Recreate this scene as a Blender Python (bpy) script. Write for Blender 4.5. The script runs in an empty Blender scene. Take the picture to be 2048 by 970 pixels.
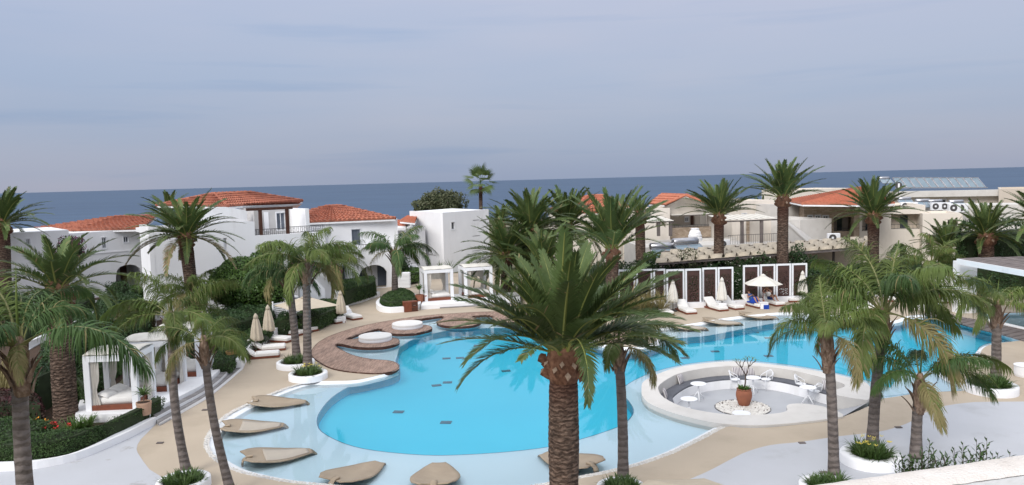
import bpy, math, random
import numpy as np
from mathutils import Vector, Matrix
from mathutils.geometry import tessellate_polygon

R = math.radians
S = bpy.context.scene
COL = S.collection
# ------------------------------------------------------------------ camera
CAM = Vector((0.0, 0.0, 9.0))
FPX = 1518.0
PITCH, ROLL = math.atan(125 / FPX), R(1.48)
_f = Vector((0, math.cos(PITCH), -math.sin(PITCH)))
_u0 = Vector((0, math.sin(PITCH), math.cos(PITCH)))
_r0 = Vector((1, 0, 0))
_u = _u0 * math.cos(ROLL) + _r0 * math.sin(ROLL)
_r = _r0 * math.cos(ROLL) - _u0 * math.sin(ROLL)
cam = bpy.data.cameras.new('camera')
cam.sensor_width = 36
cam.lens = 36 * FPX / 2048
cam.clip_start = 0.1
cam.clip_end = 60000
co = bpy.data.objects.new('camera', cam)
COL.objects.link(co)
m = Matrix((_r, _u, -_f)).transposed().to_4x4()
m.translation = CAM
co.matrix_world = m
S.camera = co
# ------------------------------------------------------------------ light
SUN_EL, SUN_AZ = 34, 212          # degrees; azimuth clockwise from +Y (behind the left shoulder)
w = bpy.data.worlds.new('World')
S.world = w
w.use_nodes = True
nt = w.node_tree
nt.nodes.clear()
N = nt.nodes.new
out = N('ShaderNodeOutputWorld')
bg = N('ShaderNodeBackground')
bg.inputs['Strength'].default_value = 1.0
sky = N('ShaderNodeTexSky')
sky.sky_type = 'NISHITA'
sky.sun_disc = False
sky.sun_elevation = R(SUN_EL)
sky.sun_rotation = R(SUN_AZ)
sky.dust_density = 2.0
tc = N('ShaderNodeTexCoord')
sep = N('ShaderNodeSeparateXYZ')
nt.links.new(tc.outputs['Generated'], sep.inputs[0])
# overcast: brightness rises from the horizon to the zenith
ramp = N('ShaderNodeValToRGB')
cr = ramp.color_ramp
SKYC = [(0.0, (0.25, 0.275, 0.355)), (0.05, (0.272, 0.302, 0.385)), (0.13, (0.295, 0.338, 0.435)),
        (0.25, (0.335, 0.375, 0.485)), (0.5, (0.78, 0.82, 0.90)), (1.0, (0.90, 0.92, 0.97))]
cr.elements[0].position = SKYC[0][0]; cr.elements[0].color = (*SKYC[0][1], 1)
cr.elements[1].position = 1.0; cr.elements[1].color = (*SKYC[-1][1], 1)
for p, c in SKYC[1:-1]:
    e = cr.elements.new(p); e.color = (*c, 1)
nt.links.new(sep.outputs['Z'], ramp.inputs[0])
def cloudmap(scale, sc, loc, detail, lo, hi, dist=0.0):
    mp = N('ShaderNodeMapping')
    mp.inputs['Scale'].default_value = sc
    mp.inputs['Location'].default_value = loc
    nt.links.new(tc.outputs['Generated'], mp.inputs[0])
    nz = N('ShaderNodeTexNoise')
    nz.inputs['Scale'].default_value = scale
    nz.inputs['Detail'].default_value = detail
    nz.inputs['Distortion'].default_value = dist
    nt.links.new(mp.outputs[0], nz.inputs['Vector'])
    r = N('ShaderNodeMapRange')
    r.inputs[1].default_value = lo; r.inputs[2].default_value = hi
    nt.links.new(nz.outputs[0], r.inputs[0])
    return r.outputs[0]
def mixc(a, b, fac, blend='MIX'):
    mx = N('ShaderNodeMix'); mx.data_type = 'RGBA'; mx.blend_type = blend
    for s, v in ((0, fac), (6, a), (7, b)):
        if hasattr(v, 'links'): nt.links.new(v, mx.inputs[s])
        else: mx.inputs[s].default_value = v
    return mx.outputs[2]
c1 = cloudmap(1.6, (1, 1, 7.0), (3.1, 0.4, 0.2), 4, 0.38, 0.66, 0.3)
c2 = cloudmap(1.1, (1, 1, 4.0), (8.7, 2.4, 1.2), 3, 0.40, 0.70)
c3 = cloudmap(2.2, (1, 1, 16.0), (5.0, 7.7, 3.4), 5, 0.56, 0.74, 0.2)
col = mixc(ramp.outputs[0], (1.13, 1.05, 1.0, 1), c1, 'MULTIPLY')
col = mixc(col, (0.86, 0.92, 0.98, 1), c2, 'MULTIPLY')
col = mixc(col, (0.83, 0.90, 0.965, 1), c3, 'MULTIPLY')
nsc = mixc(sky.outputs[0], (0.1, 0.1, 0.1, 1), 1.0, 'MULTIPLY')
col = mixc(nsc, col, 0.93)
nt.links.new(col, bg.inputs[0])
nt.links.new(bg.outputs[0], out.inputs[0])
sl = bpy.data.lights.new('sun', 'SUN')
sl.energy = 1.5
sl.angle = R(28)
sl.color = (1, 0.965, 0.92)
so = bpy.data.objects.new('sun', sl)
COL.objects.link(so)
so.rotation_euler = (R(90 - SUN_EL), 0, R(180 - SUN_AZ))
S.view_settings.view_transform = 'Standard'
S.view_settings.look = 'None'
S.view_settings.exposure = 0.58
S.view_settings.gamma = 1.0
S.cycles.max_bounces = 6
S.cycles.transparent_max_bounces = 12
S.cycles.diffuse_bounces = 3

# ------------------------------------------------------------------ pixel (2048 wide photo) -> world
def ray(px, py):
    return (_f * FPX + _r * (px - 1024) + _u * (485 - py)).normalized()
def P(px, py, z=0.0):
    d = ray(px, py)
    t = (z - CAM.z) / d.z
    return CAM + d * t
def W(px, py, D):
    d = ray(px, py)
    return CAM + d * (D / d.y)
def PX(pts, z=0.0):
    return [tuple(P(x, y, z).xy) for x, y in pts]
def smooth(pts, n=4, closed=True):
    """Catmull-Rom through the points"""
    out = []
    L = len(pts)
    rng = range(L if closed else L - 1)
    for i in rng:
        g = (lambda k: pts[k % L]) if closed else (lambda k: pts[max(0, min(L - 1, k))])
        p0, p1, p2, p3 = (np.array(g(i + k), float) for k in (-1, 0, 1, 2))
        for j in range(n):
            t = j / n
            out.append(tuple(0.5 * ((2 * p1) + (-p0 + p2) * t + (2 * p0 - 5 * p1 + 4 * p2 - p3) * t * t + (-p0 + 3 * p1 - 3 * p2 + p3) * t ** 3)))
    if not closed: out.append(tuple(pts[-1]))
    return out
def area(p):
    return 0.5 * sum(p[i][0] * p[(i + 1) % len(p)][1] - p[(i + 1) % len(p)][0] * p[i][1] for i in range(len(p)))
def ccw(p):
    return list(p) if area(p) > 0 else list(reversed(p))
def inside(p, x, y):
    """vectorised point in polygon"""
    x = np.asarray(x); y = np.asarray(y)
    r = np.zeros(x.shape, bool)
    n = len(p)
    for i in range(n):
        x1, y1 = p[i]; x2, y2 = p[(i + 1) % n]
        if y1 == y2: continue
        c = ((y1 > y) != (y2 > y)) & (x < (x2 - x1) * (y - y1) / (y2 - y1) + x1)
        r ^= c
    return r
def edge_dist(p, x, y):
    x = np.asarray(x); y = np.asarray(y)
    d = np.full(x.shape, 1e9)
    n = len(p)
    for i in range(n):
        x1, y1 = p[i]; x2, y2 = p[(i + 1) % n]
        L2 = (x2 - x1) ** 2 + (y2 - y1) ** 2 + 1e-12
        t = np.clip(((x - x1) * (x2 - x1) + (y - y1) * (y2 - y1)) / L2, 0, 1)
        d = np.minimum(d, np.hypot(x - x1 - t * (x2 - x1), y - y1 - t * (y2 - y1)))
    return d
def offset_line(pts, d):
    """shift an open or closed line sideways by d (left of travel = +)"""
    res = []
    for i, p in enumerate(pts):
        a = pts[max(0, i - 1)]; b = pts[min(len(pts) - 1, i + 1)]
        t = Vector((b[0] - a[0], b[1] - a[1]))
        if t.length < 1e-9: t = Vector((1, 0))
        t.normalize()
        res.append((p[0] - t.y * d, p[1] + t.x * d))
    return res
def shrink(poly, k):
    cx = sum(p[0] for p in poly) / len(poly); cy = sum(p[1] for p in poly) / len(poly)
    return [(cx + (p[0] - cx) * k, cy + (p[1] - cy) * k) for p in poly]
def inset(poly, d):
    """closed-polygon inset by d"""
    q = ccw(poly); n = len(q); res = []
    for i in range(n):
        a, b, c = Vector(q[i - 1]), Vector(q[i]), Vector(q[(i + 1) % n])
        t = (c - a).normalized()
        res.append((b.x - t.y * d, b.y + t.x * d))
    return res

# ------------------------------------------------------------------ materials
def mat(name, c1, c2=None, scale=3.0, rough=0.8, bump=0.0, bscale=None, spec=0.3, detail=4, objrand=0.0, transl=0.0, metal=0.0, extra=None):
    m = bpy.data.materials.new(name); m.use_nodes = True
    t = m.node_tree; n = t.nodes; n.clear()
    o = n.new('ShaderNodeOutputMaterial'); b = n.new('ShaderNodeBsdfPrincipled')
    b.inputs['Roughness'].default_value = rough
    b.inputs['Specular IOR Level'].default_value = spec
    b.inputs['Metallic'].default_value = metal
    tc = n.new('ShaderNodeTexCoord'); nz = n.new('ShaderNodeTexNoise')
    nz.inputs['Scale'].default_value = scale; nz.inputs['Detail'].default_value = detail
    t.links.new(tc.outputs['Object'], nz.inputs['Vector'])
    r = n.new('ShaderNodeMapRange'); r.inputs[1].default_value = 0.33; r.inputs[2].default_value = 0.67
    t.links.new(nz.outputs[0], r.inputs[0])
    mx = n.new('ShaderNodeMix'); mx.data_type = 'RGBA'
    mx.inputs[6].default_value = (*c1, 1); mx.inputs[7].default_value = (*(c2 or c1), 1)
    t.links.new(r.outputs[0], mx.inputs[0])
    col = mx.outputs[2]
    if objrand:
        oi = n.new('ShaderNodeObjectInfo'); hs = n.new('ShaderNodeHueSaturation')
        rr = n.new('ShaderNodeMapRange'); rr.inputs[3].default_value = 1 - objrand; rr.inputs[4].default_value = 1 + objrand
        t.links.new(oi.outputs['Random'], rr.inputs[0]); t.links.new(rr.outputs[0], hs.inputs['Value'])
        t.links.new(col, hs.inputs['Color']); col = hs.outputs[0]
    if extra: col = extra(t, tc, col, b)
    t.links.new(col, b.inputs['Base Color'])
    if bump:
        bn = n.new('ShaderNodeTexNoise'); bn.inputs['Scale'].default_value = bscale or scale * 4; bn.inputs['Detail'].default_value = 6
        t.links.new(tc.outputs['Object'], bn.inputs['Vector'])
        bp = n.new('ShaderNodeBump'); bp.inputs['Strength'].default_value = bump; bp.inputs['Distance'].default_value = 0.05
        t.links.new(bn.outputs[0], bp.inputs['Height']); t.links.new(bp.outputs[0], b.inputs['Normal'])
    sh = b.outputs[0]
    if transl:
        tr = n.new('ShaderNodeBsdfTranslucent'); t.links.new(col, tr.inputs[0])
        ms = n.new('ShaderNodeMixShader'); ms.inputs[0].default_value = transl
        t.links.new(sh, ms.inputs[1]); t.links.new(tr.outputs[0], ms.inputs[2]); sh = ms.outputs[0]
    t.links.new(sh, o.inputs[0])
    return m
def bands(axis='Z', scale=8.0, dist=2.0, dark=(0.35, 0.35, 0.35), fac=0.6, noise=2.0, lo=0.35, hi=0.6, sc=(1, 1, 1)):
    """dark growth rings across a trunk"""
    def f(t, tc, col, b):
        n = t.nodes
        mp = n.new('ShaderNodeMapping'); mp.inputs['Scale'].default_value = sc
        t.links.new(tc.outputs['Object'], mp.inputs[0])
        wv = n.new('ShaderNodeTexWave'); wv.bands_direction = axis
        wv.inputs['Scale'].default_value = scale; wv.inputs['Distortion'].default_value = dist
        wv.inputs['Detail'].default_value = 3; wv.inputs['Detail Scale'].default_value = noise
        t.links.new(mp.outputs[0], wv.inputs['Vector'])
        r = n.new('ShaderNodeMapRange'); r.inputs[1].default_value = lo; r.inputs[2].default_value = hi
        r.inputs[3].default_value = fac; r.inputs[4].default_value = 0
        t.links.new(wv.outputs[0], r.inputs[0])
        mx = n.new('ShaderNodeMix'); mx.data_type = 'RGBA'; mx.blend_type = 'MULTIPLY'
        mx.inputs[7].default_value = (*dark, 1)
        t.links.new(r.outputs[0], mx.inputs[0]); t.links.new(col, mx.inputs[6])
        bp = n.new('ShaderNodeBump'); bp.inputs['Strength'].default_value = 0.8; bp.inputs['Distance'].default_value = 0.04
        t.links.new(wv.outputs[0], bp.inputs['Height']); t.links.new(bp.outputs[0], b.inputs['Normal'])
        return mx.outputs[2]
    return f
def stains(scale=0.35, c=(0.80, 0.79, 0.77), lo=0.56, hi=0.78, fac=0.75, sc=(1, 1, 0.25)):
    def f(t, tc, col, b):
        n = t.nodes
        mp = n.new('ShaderNodeMapping'); mp.inputs['Scale'].default_value = sc
        t.links.new(tc.outputs['Object'], mp.inputs[0])
        nz = n.new('ShaderNodeTexNoise'); nz.inputs['Scale'].default_value = scale; nz.inputs['Detail'].default_value = 8
        nz.inputs['Roughness'].default_value = 0.65
        t.links.new(mp.outputs[0], nz.inputs['Vector'])
        r = n.new('ShaderNodeMapRange'); r.inputs[1].default_value = lo; r.inputs[2].default_value = hi; r.inputs[4].default_value = fac
        t.links.new(nz.outputs[0], r.inputs[0])
        mx = n.new('ShaderNodeMix'); mx.data_type = 'RGBA'; mx.blend_type = 'MULTIPLY'
        mx.inputs[7].default_value = (*c, 1)
        t.links.new(r.outputs[0], mx.inputs[0]); t.links.new(col, mx.inputs[6])
        return mx.outputs[2]
    return f
M = {}
M['white'] = mat('white_plaster', (0.86, 0.86, 0.87), (0.82, 0.82, 0.83), 0.8, 0.85, 0.15, 12, extra=stains(0.8))
M['whitew'] = mat('warm_white_plaster', (0.64, 0.615, 0.58), (0.585, 0.56, 0.525), 1.2, 0.85, 0.2, 12, extra=stains(1.0, sc=(1, 1, 1)))
M['parapet'] = mat('weathered_parapet_paint', (0.78, 0.73, 0.68), (0.70, 0.64, 0.58), 6, 0.9, 0.5, 60, extra=stains(5.0, (0.55, 0.5, 0.45), 0.58, 0.72, 0.8, (1, 1, 1)))
M['cream'] = mat('cream_plaster', (0.74, 0.68, 0.60), (0.70, 0.64, 0.565), 0.6, 0.9, 0.15, 10, extra=stains(0.6))
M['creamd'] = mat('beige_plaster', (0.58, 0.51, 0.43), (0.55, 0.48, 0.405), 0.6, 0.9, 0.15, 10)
M['deck'] = mat('beige_resin_paving', (0.49, 0.41, 0.315), (0.455, 0.378, 0.29), 0.5, 0.75, 0.15, 60, extra=stains(0.4, (0.84, 0.83, 0.82), 0.5, 0.72, 0.9, (1, 1, 1)))
M['terr'] = mat('pale_grey_resin_paving', (0.49, 0.50, 0.53), (0.465, 0.475, 0.50), 0.6, 0.6, 0.08, 60, extra=stains(0.45, (0.80, 0.79, 0.77), 0.55, 0.72, 0.7, (1, 1, 1)))
M['pathw'] = mat('worn_white_path_paint', (0.50, 0.51, 0.54), (0.475, 0.485, 0.51), 0.6, 0.6, 0.1, 60, extra=stains(0.9, (0.70, 0.66, 0.61), 0.60, 0.66, 0.75, (1, 1, 1)))
M['loungefloor'] = mat('grey_lounge_floor', (0.42, 0.43, 0.45), (0.39, 0.40, 0.42), 1, 0.6, 0.05, 60)
M['soil'] = mat('brown_soil', (0.045, 0.028, 0.02), (0.09, 0.055, 0.035), 6, 0.95, 0.8, 30)
M['ground'] = mat('dry_ground', (0.20, 0.17, 0.12), (0.10, 0.11, 0.06), 0.2, 0.95, 0.5, 3)
M['shallow'] = mat('pale_blue_pool_finish', (0.70, 0.86, 0.93), (0.67, 0.835, 0.91), 0.3, 0.6)
M['deep'] = mat('cyan_pool_finish', (0.085, 0.72, 0.92), (0.07, 0.685, 0.90), 0.15, 0.6)
M['poolwhite'] = mat('white_pool_rim', (0.80, 0.82, 0.84), (0.75, 0.78, 0.80), 1.0, 0.6, 0.1, 30)
M['line'] = mat('dark_blue_grout', (0.10, 0.22, 0.33), None, 3, 0.6)
def woodx(t, tc, col, b):
    n = t.nodes
    mp = n.new('ShaderNodeMapping'); mp.inputs['Scale'].default_value = (20, 1.2, 5); mp.inputs['Rotation'].default_value = (0, 0, R(13.4))
    t.links.new(tc.outputs['Object'], mp.inputs[0])
    nz = n.new('ShaderNodeTexNoise'); nz.inputs['Scale'].default_value = 1.5; nz.inputs['Detail'].default_value = 5
    t.links.new(mp.outputs[0], nz.inputs['Vector'])
    r = n.new('ShaderNodeMapRange'); r.inputs[1].default_value = 0.3; r.inputs[2].default_value = 0.7; r.inputs[3].default_value = 0.6; r.inputs[4].default_value = 1.35
    t.links.new(nz.outputs[0], r.inputs[0])
    hs = n.new('ShaderNodeHueSaturation'); t.links.new(r.outputs[0], hs.inputs['Value']); t.links.new(col, hs.inputs['Color'])
    return hs.outputs[0]
M['plank'] = mat('weathered_brown_decking', (0.37, 0.255, 0.20), (0.31, 0.21, 0.165), 1.2, 0.8, 0.2, 20, objrand=0.13, extra=woodx)
M['dkwood'] = mat('dark_brown_wood', (0.085, 0.035, 0.022), (0.06, 0.025, 0.016), 3, 0.6, 0.1, 30)
M['redwood'] = mat('reddish_brown_wood', (0.21, 0.065, 0.035), (0.15, 0.048, 0.027), 4, 0.5, 0.1, 30)
M['greywood'] = mat('silvered_grey_boards', (0.30, 0.29, 0.285), (0.20, 0.19, 0.19), 2.5, 0.85, 0.3, 30, objrand=0.15)
M['brgrey'] = mat('brown_grey_boards', (0.20, 0.17, 0.16), (0.135, 0.115, 0.11), 2.5, 0.85, 0.3, 30, objrand=0.15)
M['mattress'] = mat('white_mattress_cover', (0.78, 0.76, 0.73), (0.72, 0.70, 0.67), 3, 0.9, 0.2, 15)
M['canvas'] = mat('beige_canvas', (0.60, 0.52, 0.41), (0.54, 0.465, 0.36), 3, 0.9, 0.2, 25, transl=0.12)
M['canvasw'] = mat('off_white_canvas', (0.78, 0.75, 0.68), (0.72, 0.69, 0.62), 3, 0.9, 0.2, 25, transl=0.1)
M['curtain'] = mat('cream_curtain_cloth', (0.74, 0.70, 0.64), (0.66, 0.62, 0.56), 4, 0.9, 0.2, 20, transl=0.15)
M['metal'] = mat('dark_grey_metal', (0.09, 0.085, 0.085), (0.06, 0.06, 0.06), 5, 0.45)
M['drain'] = mat('dull_blue_grey_grate', (0.10, 0.22, 0.28), (0.08, 0.17, 0.22), 9, 0.6)
M['chrome'] = mat('brushed_steel', (0.5, 0.5, 0.52), (0.42, 0.42, 0.44), 8, 0.3, metal=0.9)
M['wmetal'] = mat('white_painted_metal', (0.80, 0.81, 0.83), (0.77, 0.78, 0.80), 2, 0.45)
M['rust'] = mat('dark_brown_steel_panel', (0.085, 0.045, 0.038), (0.055, 0.03, 0.026), 2, 0.7, 0.2, 20)
M['tan'] = mat('tan_woven_shell', (0.42, 0.34, 0.25), (0.35, 0.28, 0.205), 1.5, 0.65, 0.2, 30, extra=bands('Y', 9, 0.8, (0.70, 0.68, 0.66), 0.7, 1, 0.2, 0.8))
M['tanpad'] = mat('pale_grey_beige_pad', (0.46, 0.41, 0.34), (0.42, 0.37, 0.31), 2.5, 0.8, 0.2, 30)
M['greycush'] = mat('charcoal_grey_cushion', (0.125, 0.13, 0.15), (0.10, 0.105, 0.12), 3, 0.9, 0.2, 20)
def stripe(t, tc, col, b):
    n = t.nodes
    wv = n.new('ShaderNodeTexWave'); wv.inputs['Scale'].default_value = 4.5; wv.bands_direction = 'X'
    t.links.new(tc.outputs['Object'], wv.inputs['Vector'])
    r = n.new('ShaderNodeMapRange'); r.inputs[1].default_value = 0.45; r.inputs[2].default_value = 0.55
    t.links.new(wv.outputs[0], r.inputs[0])
    mx = n.new('ShaderNodeMix'); mx.data_type = 'RGBA'; mx.inputs[7].default_value = (0.23, 0.20, 0.23, 1)
    t.links.new(r.outputs[0], mx.inputs[0]); t.links.new(col, mx.inputs[6])
    return mx.outputs[2]
M['stripe'] = mat('striped_cushion_cloth', (0.66, 0.64, 0.62), None, 3, 0.9, extra=stripe)
M['terra'] = mat('terracotta', (0.33, 0.125, 0.07), (0.26, 0.10, 0.06), 4, 0.8, 0.2, 20)
M['terral'] = mat('pale_terracotta', (0.48, 0.31, 0.22), (0.42, 0.27, 0.19), 4, 0.8, 0.2, 20)
M['ochre'] = mat('ochre_clay', (0.42, 0.25, 0.10), (0.36, 0.21, 0.09), 4, 0.8)
M['tile'] = mat('terracotta_roof_tiles', (0.48, 0.18, 0.11), (0.33, 0.125, 0.085), 3.0, 0.85, 0.2, 20, detail=6, extra=stains(1.5, (0.6, 0.55, 0.5), 0.5, 0.72, 0.8, (1, 1, 1)))
M['tile2'] = mat('orange_roof_tiles', (0.56, 0.21, 0.13), (0.46, 0.17, 0.105), 2.0, 0.85, 0.2, 20, extra=stains(1.5, (0.7, 0.65, 0.6), 0.5, 0.72, 0.8, (1, 1, 1)))
M['glass'] = mat('dark_window_glass', (0.035, 0.045, 0.06), (0.06, 0.07, 0.085), 0.8, 0.08, spec=0.8)
M['drape'] = mat('grey_blue_window_curtain', (0.22, 0.25, 0.30), (0.14, 0.165, 0.20), 1.5, 0.9, extra=bands('X', 4, 0.5, (0.55, 0.55, 0.58), 0.8, 1))
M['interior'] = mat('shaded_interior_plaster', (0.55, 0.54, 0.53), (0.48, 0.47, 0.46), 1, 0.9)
M['panel'] = mat('solar_panel_glass', (0.20, 0.27, 0.32), (0.16, 0.22, 0.27), 1, 0.2, spec=0.8)  # sky reflection put into the base colour, lightened to grey-blue
def brick(t, tc, col, b):
    n = t.nodes
    sp = n.new('ShaderNodeSeparateXYZ'); t.links.new(tc.outputs['Object'], sp.inputs[0])
    ad = n.new('ShaderNodeMath'); ad.operation = 'ADD'
    t.links.new(sp.outputs[0], ad.inputs[0]); t.links.new(sp.outputs[1], ad.inputs[1])
    cb = n.new('ShaderNodeCombineXYZ'); t.links.new(ad.outputs[0], cb.inputs[0]); t.links.new(sp.outputs[2], cb.inputs[1])
    br = n.new('ShaderNodeTexBrick'); br.inputs['Scale'].default_value = 1.6
    br.inputs['Color1'].default_value = (0.62, 0.53, 0.43, 1); br.inputs['Color2'].default_value = (0.42, 0.33, 0.25, 1); br.inputs['Mortar'].default_value = (0.36, 0.30, 0.24, 1)
    br.inputs['Mortar Size'].default_value = 0.015; br.inputs['Brick Width'].default_value = 0.6; br.inputs['Row Height'].default_value = 0.2
    t.links.new(cb.outputs[0], br.inputs['Vector'])
    bp = n.new('ShaderNodeBump'); bp.inputs['Strength'].default_value = 0.5; bp.inputs['Distance'].default_value = 0.03
    t.links.new(br.outputs['Fac'], bp.inputs['Height']); bp.invert = True; t.links.new(bp.outputs[0], b.inputs['Normal'])
    mx = n.new('ShaderNodeMix'); mx.data_type = 'RGBA'; mx.blend_type = 'MULTIPLY'; mx.inputs[0].default_value = 1
    t.links.new(br.outputs[0], mx.inputs[6]); t.links.new(col, mx.inputs[7])
    return mx.outputs[2]
M['stonew'] = mat('coursed_stone_cladding', (1.05, 1.0, 0.95), (0.85, 0.8, 0.75), 1.5, 0.9, extra=brick)
M['pebble'] = mat('white_pebbles', (0.72, 0.70, 0.66), (0.52, 0.49, 0.45), 9, 0.7, objrand=0.0)
# foliage
M['kleaf'] = mat('date_palm_leaflet', (0.070, 0.118, 0.040), (0.125, 0.172, 0.056), 1.6, 0.5, objrand=0.32, transl=0.22, spec=0.3)
M['krach'] = mat('date_palm_midrib', (0.26, 0.27, 0.08), (0.19, 0.22, 0.06), 2, 0.5)
M['kdry'] = mat('dry_palm_leaflet', (0.26, 0.19, 0.10), (0.34, 0.27, 0.15), 2, 0.8, transl=0.2)
M['kyel'] = mat('young_yellow_green_leaflet', (0.10, 0.135, 0.04), (0.13, 0.15, 0.05), 2, 0.5, objrand=0.2, transl=0.3)
M['qleaf'] = mat('queen_palm_leaflet', (0.098, 0.152, 0.040), (0.165, 0.208, 0.055), 1.4, 0.5, objrand=0.25, transl=0.3, spec=0.25)
M['qleafd'] = mat('deep_green_palm_leaflet', (0.050, 0.102, 0.034), (0.084, 0.140, 0.042), 1.4, 0.5, objrand=0.25, transl=0.28, spec=0.25)
M['qdry'] = mat('straw_palm_leaflet', (0.30, 0.255, 0.12), (0.22, 0.19, 0.08), 2, 0.7, transl=0.25)
M['qrach'] = mat('queen_palm_midrib', (0.22, 0.22, 0.08), (0.17, 0.17, 0.07), 2, 0.5)
M['hedge'] = mat('clipped_hedge_leaf', (0.035, 0.075, 0.022), (0.065, 0.115, 0.032), 2.5, 0.55, transl=0.15)
M['hedged'] = mat('dark_shrub_leaf', (0.026, 0.06, 0.022), (0.05, 0.095, 0.03), 1.5, 0.5, transl=0.15)
M['bush'] = mat('glossy_green_leaf', (0.065, 0.135, 0.028), (0.115, 0.20, 0.042), 2.0, 0.4, transl=0.2, spec=0.5)
M['olive'] = mat('olive_grey_leaf', (0.085, 0.10, 0.05), (0.12, 0.13, 0.07), 1.2, 0.6, transl=0.2)
M['brownl'] = mat('brownish_shrub_leaf', (0.14, 0.11, 0.06), (0.09, 0.095, 0.045), 1.5, 0.7, transl=0.15)
M['redleaf'] = mat('dark_red_leaf', (0.09, 0.02, 0.03), (0.05, 0.04, 0.025), 1.5, 0.6, transl=0.15)
M['core'] = mat('dark_core', (0.03, 0.045, 0.018), (0.02, 0.03, 0.012), 3, 0.9)  # darker solid core inside the leaves, blocks see-through; stands for inner shade
M['strap'] = mat('strap_leaf', (0.06, 0.115, 0.03), (0.10, 0.155, 0.045), 2, 0.45, transl=0.25)
M['magenta'] = mat('magenta_bract', (0.20, 0.018, 0.10), (0.13, 0.02, 0.075), 3, 0.7, transl=0.2)
M['flower'] = mat('white_petal', (0.78, 0.77, 0.70), None, 3, 0.7, transl=0.2)
M['yellow'] = mat('yellow_petal', (0.75, 0.62, 0.12), None, 3, 0.7, transl=0.2)
M['red'] = mat('red_petal', (0.55, 0.03, 0.03), None, 3, 0.7)
M['orange'] = mat('orange_petal', (0.75, 0.30, 0.03), None, 3, 0.7)
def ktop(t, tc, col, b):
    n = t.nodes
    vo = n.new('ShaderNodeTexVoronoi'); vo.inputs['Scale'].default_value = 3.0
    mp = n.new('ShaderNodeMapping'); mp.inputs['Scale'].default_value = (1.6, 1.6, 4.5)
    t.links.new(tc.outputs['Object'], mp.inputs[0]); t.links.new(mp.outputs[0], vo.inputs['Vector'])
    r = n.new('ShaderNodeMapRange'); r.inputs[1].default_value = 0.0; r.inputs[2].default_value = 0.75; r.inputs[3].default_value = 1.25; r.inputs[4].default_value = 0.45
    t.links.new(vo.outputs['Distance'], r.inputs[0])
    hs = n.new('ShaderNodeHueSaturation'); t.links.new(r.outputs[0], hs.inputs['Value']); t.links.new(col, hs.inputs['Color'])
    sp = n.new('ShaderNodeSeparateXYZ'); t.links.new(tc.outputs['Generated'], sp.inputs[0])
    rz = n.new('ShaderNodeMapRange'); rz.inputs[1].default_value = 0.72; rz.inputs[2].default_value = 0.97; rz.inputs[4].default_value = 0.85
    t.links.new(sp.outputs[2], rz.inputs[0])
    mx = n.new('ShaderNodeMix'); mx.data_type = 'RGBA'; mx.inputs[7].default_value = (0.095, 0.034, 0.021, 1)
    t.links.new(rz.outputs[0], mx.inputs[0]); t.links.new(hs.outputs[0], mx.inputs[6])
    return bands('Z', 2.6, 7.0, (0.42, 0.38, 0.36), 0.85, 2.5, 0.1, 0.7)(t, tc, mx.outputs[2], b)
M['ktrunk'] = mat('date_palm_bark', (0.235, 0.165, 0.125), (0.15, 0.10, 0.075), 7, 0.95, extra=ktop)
M['kboot'] = mat('cut_leaf_base', (0.23, 0.12, 0.075), (0.11, 0.05, 0.03), 9, 0.9, 0.4, 30)
M['kcut'] = mat('pale_cut_face', (0.36, 0.27, 0.20), (0.26, 0.18, 0.13), 12, 0.9)
M['qtrunk'] = mat('grey_ringed_bark', (0.195, 0.165, 0.15), (0.12, 0.10, 0.09), 4, 0.9, extra=bands('Z', 1.6, 4.5, (0.5, 0.46, 0.44), 0.6, 2.0, 0.0, 0.09))
M['qboot'] = mat('fibrous_leaf_sheath', (0.33, 0.24, 0.18), (0.16, 0.10, 0.07), 5, 0.95, 0.5, 20, extra=bands('X', 3.0, 5, (0.5, 0.45, 0.4), 0.6, 3, 0.2, 0.7))
M['bark'] = mat('grey_brown_bark', (0.13, 0.10, 0.08), (0.08, 0.06, 0.05), 6, 0.95, 0.5, 20)
M['skin'] = mat('tanned_skin', (0.46, 0.25, 0.17), (0.42, 0.22, 0.15), 3, 0.6)
M['hair'] = mat('dark_brown_hair', (0.05, 0.025, 0.018), (0.08, 0.035, 0.02), 20, 0.7)
M['hairf'] = mat('light_brown_hair', (0.22, 0.11, 0.05), (0.16, 0.08, 0.04), 20, 0.7)
M['blue'] = mat('royal_blue_towel', (0.015, 0.06, 0.36), (0.012, 0.045, 0.29), 8, 0.95, 0.4, 40)
M['cloth'] = mat('pale_patterned_cloth', (0.45, 0.52, 0.55), (0.62, 0.64, 0.64), 14, 0.9)
M['wcloth'] = mat('white_cotton', (0.78, 0.74, 0.68), None, 4, 0.9)
M['dcloth'] = mat('dark_blue_shorts', (0.03, 0.05, 0.16), None, 4, 0.9)
M['bcloth'] = mat('blue_print_dress', (0.03, 0.08, 0.25), (0.07, 0.16, 0.38), 12, 0.9)
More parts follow.
